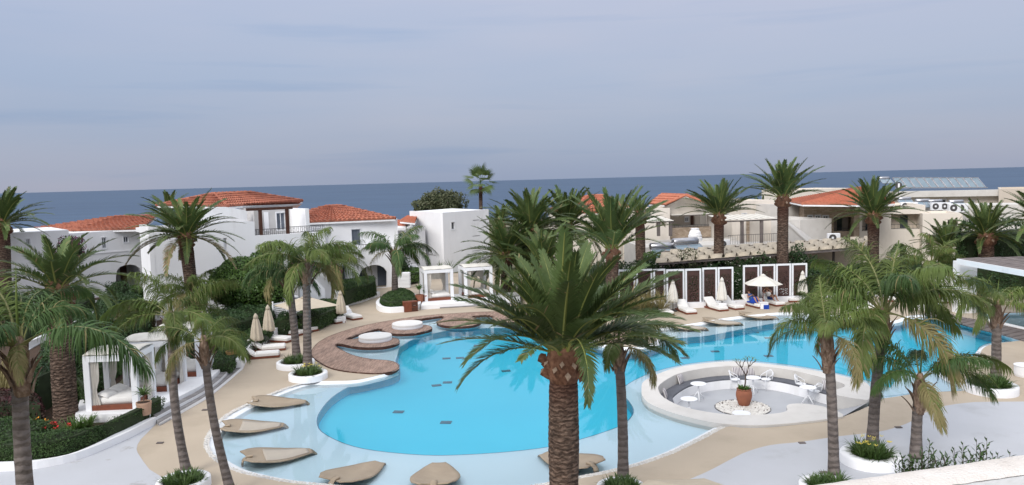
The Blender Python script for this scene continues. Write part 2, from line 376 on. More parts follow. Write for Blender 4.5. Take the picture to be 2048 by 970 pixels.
# water
def water(name, tint, bumps, bscale):
    m = bpy.data.materials.new(name); m.use_nodes = True
    t = m.node_tree; n = t.nodes; n.clear()
    o = n.new('ShaderNodeOutputMaterial'); tr = n.new('ShaderNodeBsdfTransparent'); gl = n.new('ShaderNodeBsdfGlossy')
    tr.inputs[0].default_value = (*tint, 1); gl.inputs['Roughness'].default_value = 0.03
    fr = n.new('ShaderNodeFresnel'); fr.inputs[0].default_value = 1.33
    tc = n.new('ShaderNodeTexCoord'); nz = n.new('ShaderNodeTexNoise'); nz.inputs['Scale'].default_value = bscale; nz.inputs['Detail'].default_value = 3
    t.links.new(tc.outputs['Object'], nz.inputs['Vector'])
    bp = n.new('ShaderNodeBump'); bp.inputs['Strength'].default_value = bumps; bp.inputs['Distance'].default_value = 0.04
    t.links.new(nz.outputs[0], bp.inputs['Height']); t.links.new(bp.outputs[0], gl.inputs['Normal']); t.links.new(bp.outputs[0], fr.inputs['Normal'])
    ms = n.new('ShaderNodeMixShader')
    t.links.new(fr.outputs[0], ms.inputs[0]); t.links.new(tr.outputs[0], ms.inputs[1]); t.links.new(gl.outputs[0], ms.inputs[2]); t.links.new(ms.outputs[0], o.inputs[0])
    return m
M['water'] = water('clear_pool_water', (0.97, 0.995, 1.0), 0.05, 0.9)
M['sea'] = mat('sea_water', (0.055, 0.105, 0.19), (0.04, 0.08, 0.155), 0.006, 0.55, spec=0.35, extra=None)
def seax(t, tc, col, b):
    n = t.nodes
    mp = n.new('ShaderNodeMapping'); mp.inputs['Scale'].default_value = (0.012, 0.05, 1)
    t.links.new(tc.outputs['Object'], mp.inputs[0])
    nz = n.new('ShaderNodeTexNoise'); nz.inputs['Scale'].default_value = 1.0; nz.inputs['Detail'].default_value = 9; nz.inputs['Roughness'].default_value = 0.7
    t.links.new(mp.outputs[0], nz.inputs['Vector'])
    r = n.new('ShaderNodeMapRange'); r.inputs[1].default_value = 0.3; r.inputs[2].default_value = 0.7; r.inputs[3].default_value = 0.82; r.inputs[4].default_value = 1.16
    t.links.new(nz.outputs[0], r.inputs[0])
    hs = n.new('ShaderNodeHueSaturation'); t.links.new(r.outputs[0], hs.inputs['Value']); t.links.new(col, hs.inputs['Color'])
    bp = n.new('ShaderNodeBump'); bp.inputs['Strength'].default_value = 0.5; bp.inputs['Distance'].default_value = 1.0
    t.links.new(nz.outputs[0], bp.inputs['Height']); t.links.new(bp.outputs[0], b.inputs['Normal'])
    return hs.outputs[0]
M['sea'] = mat('sea_water', (0.046, 0.088, 0.155), (0.037, 0.074, 0.136), 0.004, 0.6, spec=0.2, extra=seax)

# ------------------------------------------------------------------ mesh builder
class MB:
    def __init__(s): s.v = []; s.f = []; s.m = []
    def add(s, vs, fs, mi=0):
        b = len(s.v); s.v += [tuple(v) for v in vs]; s.f += [tuple(i + b for i in f) for f in fs]; s.m += [mi] * len(fs); return s
    def box(s, c, d, rz=0.0, mi=0, bev=0.0):
        cx, cy, cz = c; x, y, z = d[0] / 2, d[1] / 2, d[2] / 2
        co, si = math.cos(rz), math.sin(rz)
        if bev <= 0:
            vs = [(a * x, b_ * y, c_ * z) for a in (-1, 1) for b_ in (-1, 1) for c_ in (-1, 1)]
            fs = [(0, 1, 3, 2), (4, 6, 7, 5), (0, 4, 5, 1), (2, 3, 7, 6), (0, 2, 6, 4), (1, 5, 7, 3)]
        else:
            bv = min(bev, x * .9, y * .9, z * .9)
            ring = [(x - bv, y), (-(x - bv), y), (-x, y - bv), (-x, -(y - bv)), (-(x - bv), -y), (x - bv, -y), (x, -(y - bv)), (x, y - bv)]
            vs = [(a, b_, -z) for a, b_ in ring] + [(a, b_, z - bv) for a, b_ in ring]
            vs += [(a * (1 - bv / x), b_ * (1 - bv / y), z) for a, b_ in ring]
            fs = [tuple(reversed(range(8))), tuple(range(16, 24))]
            for k in (0, 8):
                for i in range(8): fs.append((k + i, k + (i + 1) % 8, k + 8 + (i + 1) % 8, k + 8 + i))
        vs = [(cx + a * co - b_ * si, cy + a * si + b_ * co, cz + c_) for a, b_, c_ in vs]
        return s.add(vs, fs, mi)
    def beam(s, a, b, w_, h, mi=0, up=Vector((0, 0, 1))):
        a = Vector(a); b = Vector(b); t = (b - a).normalized()
        sd = t.cross(up)
        if sd.length < 1e-4: sd = t.cross(Vector((0, 1, 0)))
        sd.normalize(); un = sd.cross(t).normalized()
        vs = []
        for p in (a, b):
            for i, j in ((-1, -1), (1, -1), (1, 1), (-1, 1)): vs.append(p + sd * (i * w_ / 2) + un * (j * h / 2))
        return s.add(vs, [(0, 3, 2, 1), (4, 5, 6, 7), (0, 1, 5, 4), (1, 2, 6, 5), (2, 3, 7, 6), (3, 0, 4, 7)], mi)
    def tube(s, pts, rad, n=8, mi=0, cap=True):
        pts = [Vector(p) for p in pts]
        if not hasattr(rad, '__len__'): rad = [rad] * len(pts)
        b0 = len(s.v); ref = None
        for i, p in enumerate(pts):
            t = (pts[min(i + 1, len(pts) - 1)] - pts[max(i - 1, 0)]).normalized()
            if ref is None:
                ref = Vector((1, 0, 0)) if abs(t.x) < 0.9 else Vector((0, 1, 0))
            a = (ref - t * ref.dot(t)).normalized(); ref = a; c = t.cross(a)
            for k in range(n):
                an = 2 * math.pi * k / n
                s.v.append(tuple(p + (a * math.cos(an) + c * math.sin(an)) * rad[i]))
        for i in range(len(pts) - 1):
            for k in range(n):
                s.f.append((b0 + i * n + k, b0 + i * n + (k + 1) % n, b0 + (i + 1) * n + (k + 1) % n, b0 + (i + 1) * n + k)); s.m.append(mi)
        if cap:
            s.f.append(tuple(b0 + k for k in reversed(range(n)))); s.m.append(mi)
            e = b0 + (len(pts) - 1) * n; s.f.append(tuple(e + k for k in range(n))); s.m.append(mi)
        return s
    def lathe(s, prof, c=(0, 0, 0), n=24, mi=0, pleat=0.0, npl=8, sx=1.0, sy=1.0):
        b0 = len(s.v)
        for r_, z in prof:
            for k in range(n):
                an = 2 * math.pi * k / n
                rr = r_ * (1 + pleat * math.cos(an * npl))
                s.v.append((c[0] + rr * math.cos(an) * sx, c[1] + rr * math.sin(an) * sy, c[2] + z))
        for i in range(len(prof) - 1):
            for k in range(n):
                s.f.append((b0 + i * n + k, b0 + i * n + (k + 1) % n, b0 + (i + 1) * n + (k + 1) % n, b0 + (i + 1) * n + k)); s.m.append(mi)
        s.f.append(tuple(b0 + k for k in reversed(range(n)))); s.m.append(mi)
        e = b0 + (len(prof) - 1) * n; s.f.append(tuple(e + k for k in range(n))); s.m.append(mi)
        return s
    def prism(s, poly, z0, z1, holes=(), mi=0, mside=None, bottom=False):
        loops = [ccw(poly)] + [list(reversed(ccw(h))) for h in holes]
        tri = tessellate_polygon([[Vector((x, y, 0)) for x, y in l] for l in loops])
        flat = [p for l in loops for p in l]
        b = len(s.v)
        s.v += [(x, y, z1) for x, y in flat]
        for t in tri:
            a_, b_, c_ = (flat[i] for i in t)
            cr_ = (b_[0] - a_[0]) * (c_[1] - a_[1]) - (b_[1] - a_[1]) * (c_[0] - a_[0])
            t = t if cr_ > 0 else tuple(reversed(t))
            s.f.append(tuple(b + i for i in t)); s.m.append(mi)
        if z0 < z1 - 1e-6:
            b2 = len(s.v); s.v += [(x, y, z0) for x, y in flat] + [(x, y, z1) for x, y in flat]
            nf = len(flat); o = 0
            for l in loops:
                L = len(l)
                for i in range(L):
                    j = (i + 1) % L
                    s.f.append((b2 + o + i, b2 + o + j, b2 + nf + o + j, b2 + nf + o + i)); s.m.append(mi if mside is None else mside)
                o += L
        return s
    def strip(s, a, b, za, zb, mi=0):
        """band between two lines of equal length"""
        n = len(a); k = len(s.v)
        s.v += [(p[0], p[1], za) for p in a] + [(p[0], p[1], zb) for p in b]
        for i in range(n - 1): s.f.append((k + i, k + i + 1, k + n + i + 1, k + n + i)); s.m.append(mi)
        return s
    def build(s, name, mats, parent=None, smooth_=False, kind=None, bevel=0.0, thick=0.0, offs=True):
        me = bpy.data.meshes.new(name)
        o = Vector((0, 0, 0))
        if parent is not None and offs: o = parent['_w'] if '_w' in parent.keys() else (0, 0, 0); o = Vector(o)
        me.from_pydata([(v[0] - o.x, v[1] - o.y, v[2] - o.z) for v in s.v], [], s.f)
        if not isinstance(mats, (list, tuple)): mats = [mats]
        for mm in mats: me.materials.append(mm)
        if len(mats) > 1: me.polygons.foreach_set('material_index', s.m)
        if smooth_: me.polygons.foreach_set('use_smooth', [True] * len(me.polygons))
        me.update()
        return link(name, me, parent, kind, bevel, thick)
WORLDLOC = {}
def link(name, me, parent=None, kind=None, bevel=0.0, thick=0.0):
    ob = bpy.data.objects.new(name, me); COL.objects.link(ob)
    if parent is not None: ob.parent = parent
    if kind: ob['kind'] = kind
    if thick:
        md = ob.modifiers.new('solid', 'SOLIDIFY'); md.thickness = thick; md.offset = 0
    if bevel:
        md = ob.modifiers.new('bevel', 'BEVEL'); md.width = bevel; md.segments = 2; md.limit_method = 'ANGLE'; md.angle_limit = R(40)
    return ob
def thing(name, label, cat, loc=(0, 0, 0), group=None, rz=0.0):
    o = bpy.data.objects.new(name, None); COL.objects.link(o)
    o.location = loc; o.rotation_euler[2] = rz; o.empty_display_size = 0.2
    o['label'] = label; o['category'] = cat
    if group: o['group'] = group
    o['_w'] = tuple(loc)
    return o
def tag(o, label, cat, group=None, kind=None):
    o['label'] = label; o['category'] = cat
    if group: o['group'] = group
    if kind: o['kind'] = kind
    return o
def copy_thing(o, loc, rz, label=None, group=None, scale=None, parent=None):
    c = o.copy(); COL.objects.link(c)
    if parent is not None: c.parent = parent
    if loc is not None: c.location = loc
    if rz is not None: c.rotation_euler[2] = rz
    if scale: c.scale = (scale,) * 3
    if label: c['label'] = label
    if group: c['group'] = group
    for ch in list(o.children): copy_thing(ch, None, None, parent=c)
    return c
def mesh_np(name, V, F, mats, mi=None, smooth_=False):
    """V (n,3), F (m,4) or (m,3)"""
    me = bpy.data.meshes.new(name)
    V = np.asarray(V, np.float32); F = np.asarray(F, np.int32)
    k = F.shape[1]
    me.vertices.add(len(V)); me.vertices.foreach_set('co', V.ravel())
    me.loops.add(F.size); me.loops.foreach_set('vertex_index', F.ravel())
    me.polygons.add(len(F)); me.polygons.foreach_set('loop_start', np.arange(0, F.size, k, dtype=np.int32))
    me.polygons.foreach_set('loop_total', np.full(len(F), k, np.int32))
    for mm in (mats if isinstance(mats, (list, tuple)) else [mats]): me.materials.append(mm)
    if mi is not None: me.polygons.foreach_set('material_index', np.asarray(mi, np.int32))
    if smooth_: me.polygons.foreach_set('use_smooth', np.ones(len(F), bool))
    me.update(calc_edges=True)
    return me
# ------------------------------------------------------------------ foliage makers
def leaf_quads(rng, pts, nrm, size, jitter=0.9, aspect=0.5):
    """one kite-shaped leaf per point, facing roughly along nrm"""
    n = len(pts)
    d = nrm + rng.normal(0, jitter, (n, 3)); d /= np.linalg.norm(d, axis=1)[:, None] + 1e-9
    a = np.cross(d, rng.normal(0, 1, (n, 3))); a /= np.linalg.norm(a, axis=1)[:, None] + 1e-9
    b = np.cross(d, a)
    s = size * rng.uniform(0.6, 1.3, (n, 1))
    V = np.stack([pts - a * s, pts - b * s * aspect, pts + a * s, pts + b * s * aspect], 1).reshape(-1, 3)
    return V, np.arange(n * 4).reshape(-1, 4)
def hedge(name, poly, z0, h, label, cat='hedge', r=0.35, leaf=0.05, dens=330, m_='hedge', seed=1, wob=0.06, flower=None, group=None, cap=26000, kind=None):
    rng = np.random.default_rng(seed)
    q = ccw(poly); A = abs(area(q))
    xs = [p[0] for p in q]; ys = [p[1] for p in q]
    n = int(min(cap, A * dens))
    k = int(n * (max(xs) - min(xs)) * (max(ys) - min(ys)) / max(A, 1e-3)) + 10
    x = rng.uniform(min(xs), max(xs), k); y = rng.uniform(min(ys), max(ys), k)
    ins = inside(q, x, y); x, y = x[ins], y[ins]
    def lump(x, y): return wob * (np.sin(x * 2.3 + seed) * np.cos(y * 1.9 + seed * 2) + 0.6 * np.sin(x * 5.1 + y * 4.3 + seed) + 0.4 * np.sin(x * 11 - y * 9))
    d = edge_dist(q, x, y)
    t = np.clip(d / r, 0, 1)
    z = z0 + (h + lump(x, y)) * (0.35 + 0.65 * np.sqrt(1 - (1 - t) ** 2)) + rng.normal(0, 0.02, len(x))
    pts = np.stack([x, y, z], 1); nr = np.tile([0, 0, 1.0], (len(x), 1))
    # sides
    per = sum(math.dist(q[i], q[(i + 1) % len(q)]) for i in range(len(q)))
    sp, sn = [], []
    for i in range(len(q)):
        a, b = q[i], q[(i + 1) % len(q)]; L = math.dist(a, b)
        m_n = int(L * h * dens * 0.9 * min(1, cap / (A * dens + 1)))
        if m_n < 1: continue
        tt = rng.uniform(0, 1, m_n); zz = rng.uniform(0.0, 0.85, m_n)
        nx, ny = (b[1] - a[1]) / (L + 1e-9), -(b[0] - a[0]) / (L + 1e-9)
        px_ = a[0] + (b[0] - a[0]) * tt; py_ = a[1] + (b[1] - a[1]) * tt
        ins_ = -0.05 - 0.25 * np.clip(zz - 0.45, 0, 1) + rng.normal(0, 0.035, m_n) + 0.5 * lump(px_ + zz, py_)
        sp.append(np.stack([px_ + nx * ins_, py_ + ny * ins_, z0 + zz * (h + lump(px_, py_))], 1)); sn.append(np.tile([nx, ny, 0.35], (m_n, 1)))
    if sp: pts = np.vstack([pts] + sp); nr = np.vstack([nr] + sn)
    V, F = leaf_quads(rng, pts, nr, leaf, 0.75)
    mi = np.zeros(len(F), int)
    mats = [M[m_], M['core']]
    if flower:
        mats.append(M[flower[0]]); mi[rng.random(len(F)) < flower[1]] = 2
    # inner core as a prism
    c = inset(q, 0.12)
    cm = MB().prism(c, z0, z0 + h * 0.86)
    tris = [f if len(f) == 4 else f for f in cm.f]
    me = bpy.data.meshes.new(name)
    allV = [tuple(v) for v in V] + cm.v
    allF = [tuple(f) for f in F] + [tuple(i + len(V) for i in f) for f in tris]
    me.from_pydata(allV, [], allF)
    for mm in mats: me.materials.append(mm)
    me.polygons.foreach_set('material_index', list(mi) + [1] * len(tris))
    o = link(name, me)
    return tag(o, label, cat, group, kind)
def leafball(rng, c, rad, n, leaf, hollow=0.55, lumps=0.16, flat=0.0):
    d = rng.normal(0, 1, (n, 3)); d /= np.linalg.norm(d, axis=1)[:, None]
    ph = rng.uniform(0, 6, 6)
    l = 1 + lumps * (np.sin(d[:, 0] * 4 + ph[0]) * np.cos(d[:, 1] * 4 + ph[1]) + 0.7 * np.sin(d[:, 2] * 6 + d[:, 0] * 5 + ph[2]) + 0.5 * np.sin(d[:, 1] * 11 + ph[3]) * np.cos(d[:, 2] * 10 + ph[4]))
    rr = rng.uniform(hollow, 1, n) ** 0.4 * l
    if flat: d[:, 2] = np.where(d[:, 2] < -flat, -flat, d[:, 2])
    pts = np.array(c) + d * rr[:, None] * np.array(rad)
    return leaf_quads(rng, pts, d, leaf, 0.8)
def bush(name, c, rad, label, cat='bush', n=2500, leaf=0.07, m_='bush', seed=1, core=0.78, trunk=None, group=None, hollow=0.55, lumps=0.16, flower=None, clumps=None):
    rng = np.random.default_rng(seed)
    th = thing(name, label, cat, (c[0], c[1], (c[2] - rad[2]) if trunk is None else trunk[0]), group)
    Vs, Fs = [], []; o = 0
    for cc, rr, nn in (clumps or [(c, rad, n)]):
        V, F = leafball(rng, cc, rr, nn, leaf, hollow, lumps)
        Vs.append(V); Fs.append(F + o); o += len(V)
    V = np.vstack(Vs) - np.array(th['_w']); F = np.vstack(Fs)
    mats = [M[m_]]; mi = np.zeros(len(F), int)
    if flower: mats.append(M[flower[0]]); mi[rng.random(len(F)) < flower[1]] = 1
    link('crown' if trunk else 'foliage', mesh_np('crown', V, F, mats, mi), th)
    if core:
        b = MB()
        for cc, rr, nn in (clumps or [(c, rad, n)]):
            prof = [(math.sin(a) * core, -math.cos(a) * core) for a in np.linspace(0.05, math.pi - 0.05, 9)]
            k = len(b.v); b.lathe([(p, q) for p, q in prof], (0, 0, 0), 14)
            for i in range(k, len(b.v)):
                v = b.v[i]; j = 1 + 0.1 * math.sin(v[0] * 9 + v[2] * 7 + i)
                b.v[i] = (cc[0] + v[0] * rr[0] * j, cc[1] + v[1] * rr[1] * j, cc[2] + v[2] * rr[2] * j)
        b.build('dark_core', M['core'], th, True)  # solid dark lump filling the crown against see-through
    if trunk:
        z0, r0 = trunk
        b = MB(); top = c[2]
        b.tube([(c[0], c[1], z0), (c[0] + .05, c[1], (z0 + top) / 2 - rad[2] / 2), (c[0], c[1], top)], [r0, r0 * .8, r0 * .5], 8)
        for k in range(5):
            an = k * 1.3; b.tube([(c[0], c[1], top - rad[2] * .9), (c[0] + math.cos(an) * rad[0] * .4, c[1] + math.sin(an) * rad[1] * .4, top - rad[2] * .3), (c[0] + math.cos(an) * rad[0] * .75, c[1] + math.sin(an) * rad[1] * .75, top + rad[2] * .2)], [r0 * .5, r0 * .35, r0 * .15], 6)
        b.build('trunk', M['bark'], th, True)
    return th

FR = {}
def frond(kind, elev, droop, variant=0, lod=1):
    """palm leaf of unit-ish length along +X; leaflets on both sides of an arching midrib"""
    key = (kind, elev, droop, variant, lod)
    if key in FR: return FR[key]
    rng = np.random.default_rng(abs(hash((kind[0] == 'k', elev, droop, variant))) % 99991)
    queen = kind[0] == 'q'
    n = 26
    t = np.linspace(0, 1, n)
    th = np.radians(elev - droop * t ** (1.25 if not queen else 1.15))
    ds = 1.0 / (n - 1)
    x = np.concatenate([[0], np.cumsum(np.cos(th[:-1]) * ds)]); z = np.concatenate([[0], np.cumsum(np.sin(th[:-1]) * ds)])
    side = rng.uniform(-0.10, 0.10) * (2.0 if queen else 1)
    y = side * t ** 2
    C = np.stack([x, y, z], 1)
    T = np.gradient(C, axis=0); T /= np.linalg.norm(T, axis=1)[:, None]
    Yv = np.array([0, 1, 0.0]); 
    twist = rng.uniform(-0.5, 0.5) * (1.2 if queen else 0.6)
    Vr, Fr = [], []
    # midrib, 4 sided
    w0 = 0.012 if not queen else 0.011
    for i in range(n):
        wd = w0 * (1 - t[i]) ** 0.8 + 0.0022; 
        if t[i] < 0.1: wd *= 1 + 1.3 * (1 - t[i] / 0.1)
        up = np.cross(T[i], Yv); up /= np.linalg.norm(up); up = -up if up[2] < 0 and abs(T[i][0]) > 0.01 and T[i][0] > 0 else up
        sd = np.cross(up, T[i])
        for a, b in ((-1, 0), (0, -.7), (1, 0), (0, .5)): Vr.append(C[i] + sd * a * wd + up * b * wd)
    for i in range(n - 1):
        for k in range(4): Fr.append((i * 4 + k, i * 4 + (k + 1) % 4, i * 4 + 4 + (k + 1) % 4, i * 4 + 4 + k))
    nl = {0: 34, 1: 62, 2: 110}[lod] if not queen else {0: 46, 1: 90, 2: 140}[lod]
    seg = 3 if not queen else 5
    LL = 0.175 if not queen else 0.30
    wl = ({0: 0.0150, 1: 0.0098, 2: 0.0066}[lod]) if not queen else {0: 0.0120, 1: 0.0078, 2: 0.0062}[lod]
    t0 = 0.12 if not queen else 0.2
    tt = np.repeat(np.linspace(t0, 0.995, nl), 2) + rng.normal(0, 0.004, nl * 2)
    if queen:
        tt = tt + rng.normal(0, 0.007, nl * 2)
    tt = np.clip(tt, t0, 1)
    s = np.tile([1.0, -1.0], nl)
    idx = tt * (n - 1); i0 = np.clip(idx.astype(int), 0, n - 2); fr_ = (idx - i0)[:, None]
    B = C[i0] * (1 - fr_) + C[i0 + 1] * fr_
    TT = T[i0] * (1 - fr_) + T[i0 + 1] * fr_; TT /= np.linalg.norm(TT, axis=1)[:, None]
    side_v = np.tile(Yv, (len(tt), 1)); up = np.cross(TT, side_v); up = np.where((up[:, 2:3] < 0) & (TT[:, 0:1] > -0.2), -up, up)
    up /= np.linalg.norm(up, axis=1)[:, None]
    tw = twist * tt
    sv = side_v * np.cos(tw)[:, None] + up * np.sin(tw)[:, None]; uv = up * np.cos(tw)[:, None] - side_v * np.sin(tw)[:, None]
    u_ = (tt - t0) / (1 - t0)
    prof = np.minimum(1, 0.35 + 2.6 * u_) * (1 - 0.62 * u_ ** 2.2)
    if queen: prof = np.minimum(1, 0.55 + 2.0 * u_) * (1 - 0.5 * u_ ** 2.5)
    ln = LL * prof * rng.uniform(0.85, 1.12, len(tt))
    ang = np.radians((58 - 34 * u_) if not queen else (66 - 36 * u_)) + rng.normal(0, 0.06 if not queen else 0.16, len(tt))
    vee = np.radians(24) + rng.normal(0, 0.10, len(tt)) if not queen else np.radians(rng.choice([38, 12, -12], len(tt))) + rng.normal(0, 0.22, len(tt))
    d = TT * np.cos(ang)[:, None] + (sv * (s * np.cos(vee))[:, None] + uv * np.sin(vee)[:, None]) * np.sin(ang)[:, None]
    g = 0.10 if not queen else 0.55
    if kind in ('k_soft',): g = 0.2
    gg = g * rng.uniform(0.6, 1.4, len(tt))[:, None]
    p = B.copy(); rows = []
    wprof = [0.55, 1.0, 0.75, 0.0] if not queen else [0.6, 1.0, 0.9, 0.65, 0.35, 0.0]
    for k in range(seg + 1):
        wv = np.cross(d, uv if not queen else (uv * 0.6 + TT * 0.2)); wv /= np.linalg.norm(wv, axis=1)[:, None] + 1e-9
        h = wv * (wl * wprof[k] * 0.5) * (0.75 + 0.25 * prof)[:, None] * 2
        if k < seg: rows += [p - h, p + h]
        else: rows += [p]
        d = d + np.array([0, 0, -1.0]) * gg * (0.5 + k * 0.35); d /= np.linalg.norm(d, axis=1)[:, None]
        p = p + d * (ln / seg)[:, None]
    m_ = len(rows); VL = np.stack(rows, 1).reshape(-1, 3); nb = len(Vr)
    base = nb + np.arange(len(tt)) * m_
    F4, mi4 = [], []
    dry = rng.random(len(tt))
    dr = 0.02 if not queen else 0.03
    if kind.endswith('dry'): dr = 0.85
    lm = np.where(dry < dr, 2, 1)
    for k in range(seg - 1):
        F4.append(np.stack([base + 2 * k, base + 2 * k + 1, base + 2 * k + 3, base + 2 * k + 2], 1)); mi4.append(lm)
    # tips: queen palms' tips dry out on some fronds
    tipm = lm.copy()
    if queen and variant % 2 == 1: tipm = np.where(rng.random(len(tt)) < 0.22, 2, tipm)
    F4.append(np.stack([base + 2 * (seg - 1), base + 2 * (seg - 1) + 1, base + 2 * seg, base + 2 * seg], 1)); mi4.append(tipm)
    quads = np.vstack(F4[:-1]); tris = F4[-1][:, :3]
    verts = [tuple(v) for v in Vr] + [tuple(v) for v in VL]
    faces = Fr + [tuple(f) for f in quads] + [tuple(f) for f in tris]
    mi = [0] * len(Fr) + list(np.concatenate(mi4[:-1])) + list(mi4[-1])
    me = bpy.data.meshes.new('frond')
    me.from_pydata(verts, [], faces)
    green = {'k': 'kleaf', 'k_soft': 'kleaf', 'k_yel': 'kyel', 'k_dry': 'kleaf', 'q': 'qleaf', 'q_deep': 'qleafd', 'q_dry': 'qleaf'}[kind]
    for mm in (M['krach' if not queen else 'qrach'], M[green], M['kdry' if not queen else 'qdry']): me.materials.append(mm)
    me.polygons.foreach_set('material_index', [int(a) for a in mi])
    me.update()
    FR[key] = me
    return me
def put_frond(th, kind, az, elev, droop, L, at, variant=0, lod=1, roll=0.0, off=0.0):
    me = frond(kind, elev, droop, variant, lod)
    o = bpy.data.objects.new('frond', me); COL.objects.link(o); o.parent = th
    a = R(az)
    o.location = (at[0] + math.cos(a) * off, at[1] + math.sin(a) * off, at[2])
    o.rotation_euler = (roll, 0, a); o.scale = (L, L, L)
    return o
BOOT = {}
def boot_mesh(kind):
    if kind in BOOT: return BOOT[kind]
    b = MB()
    if kind == 'k':   # stub with a pale cut face
        b.add([(0, -.11, 0), (0, .11, 0), (0.02, 0, -.13), (.17, -.075, .13), (.17, .075, .13), (.22, 0, .03), (.10, 0, .20), (0, 0, .16)],
              [(0, 2, 5, 3), (2, 1, 4, 5), (0, 3, 6, 7), (1, 7, 6, 4)], 0)
        b.add([(.172, -.075, .132), (.172, .075, .132), (.222, 0, .032), (.102, 0, .202)], [(0, 2, 1, 3)], 1)
        me = bpy.data.meshes.new('leaf_base'); me.from_pydata(b.v, [], b.f); me.materials.append(M['kboot']); me.materials.append(M['kcut'])
        me.polygons.foreach_set('material_index', b.m)
    else:             # long curled sheath of a queen palm
        n = 7; vs = []
        for i in range(n):
            t = i / (n - 1); wd = 0.10 * (1 - t) ** 0.7 + 0.012
            xx = 0.03 + 0.16 * t ** 2.0; zz = 0.62 * t
            vs += [(xx - 0.03 * (1 - t), -wd, zz), (xx + 0.03, 0, zz), (xx - 0.03 * (1 - t), wd, zz)]
        fs = []
        for i in range(n - 1):
            for k in (0, 1): fs.append((i * 3 + k, i * 3 + k + 1, i * 3 + 4 + k, i * 3 + 3 + k))
        me = bpy.data.meshes.new('leaf_sheath'); me.from_pydata(vs, [], fs); me.materials.append(M['qboot'])
        me.polygons.foreach_set('use_smooth', [True] * len(fs))
    BOOT[kind] = me
    return me
def canary(base, top, r, L, label, nfr=46, seed=1, lod=1, elev=(88, -18), droop=(28, 62), kind='k', boots=10, group='date palms with stout trunks', fronds=None, name='date_palm', cap=None, dry=0, azbias=None):
    rnd = random.Random(seed)
    base = Vector(base); top = Vector(top)
    th = thing(name, label, 'palm tree', base, group)
    H = (top - base).length
    rows = max(10, int(H / 0.075)); n = 22; vs = []; fs = []
    for i in range(rows + 1):
        t = i / rows; p = (top - base) * t
        rad = r * (1.0 + 0.16 * max(0, 1 - t * H / 0.8)) * (1 + 0.03 * math.sin(t * 9 + seed))
        if t > 1 - 0.5 / H: rad *= 1.0 - 0.06 * math.sin((t - 1 + 0.5 / H) / (0.5 / H) * math.pi)
        for k in range(n):
            an = 2 * math.pi * k / n
            saw = ((i * 0.5 + (0.5 if k % 2 else 0) + 0.15 * math.sin(k * 2.1)) % 1.0)
            rr = rad * (0.972 + 0.055 * saw + rnd.uniform(-.008, .008))
            vs.append((p.x + rr * math.cos(an), p.y + rr * math.sin(an), p.z))
    for i in range(rows):
        for k in range(n): fs.append((i * n + k, i * n + (k + 1) % n, (i + 1) * n + (k + 1) % n, (i + 1) * n + k))
    fs.append(tuple(rows * n + k for k in range(n)))
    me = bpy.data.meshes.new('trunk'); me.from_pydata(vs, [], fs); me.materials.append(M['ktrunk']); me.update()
    link('trunk', me, th)
    tl = top - base
    # pineapple of cut leaf bases
    b = MB(); b.lathe([(r * .93, -.35), (r * 1.12, -.12), (r * 1.18, .15), (r * 1.0, .5), (r * .6, .85), (r * .2, 1.05)], tuple(base + tl), 20)
    b.build('crown_base', M['kboot'], th, True)
    for i in range(boots):
        an = i * 2.399; lv = i / max(1, boots - 1)
        o = bpy.data.objects.new('leaf_base', boot_mesh('k')); COL.objects.link(o); o.parent = th
        s_ = r / 0.42
        o.location = tl + Vector((math.cos(an) * r * (0.98 + .08 * lv), math.sin(an) * r * (.98 + .08 * lv), -.25 + lv * .5))
        o.rotation_euler = (rnd.uniform(-.15, .15), rnd.uniform(-.2, .2), an); o.scale = (s_ * rnd.uniform(.85, 1.35),) * 3
    c = tl + Vector((0, 0, 0.35))
    if fronds:
        for az, e, dr, l_, v in fronds: put_frond(th, kind, az, e, dr, L * l_, c, v, lod, rnd.uniform(-.06, .06), r * 0.35)
    for i in range(nfr):
        t = (i + 0.5) / nfr
        e = elev[0] + (elev[1] - elev[0]) * t ** 1.15
        az = i * 137.5 + rnd.uniform(-12, 12)
        e = round((e + rnd.uniform(-6, 6)) / 8) * 8
        dr = round((droop[0] + (droop[1] - droop[0]) * t + rnd.uniform(-6, 6)) / 12) * 12
        kd = kind if not (dry and i >= nfr - dry) else 'k_dry'
        put_frond(th, kd, az, e, dr, L * rnd.uniform(0.86, 1.06) * (0.82 + 0.2 * min(1, t * 2.5)), c, rnd.randrange(2), lod, rnd.uniform(-.1, .1), r * (0.15 + 0.5 * t))
    if cap: pass
    return th
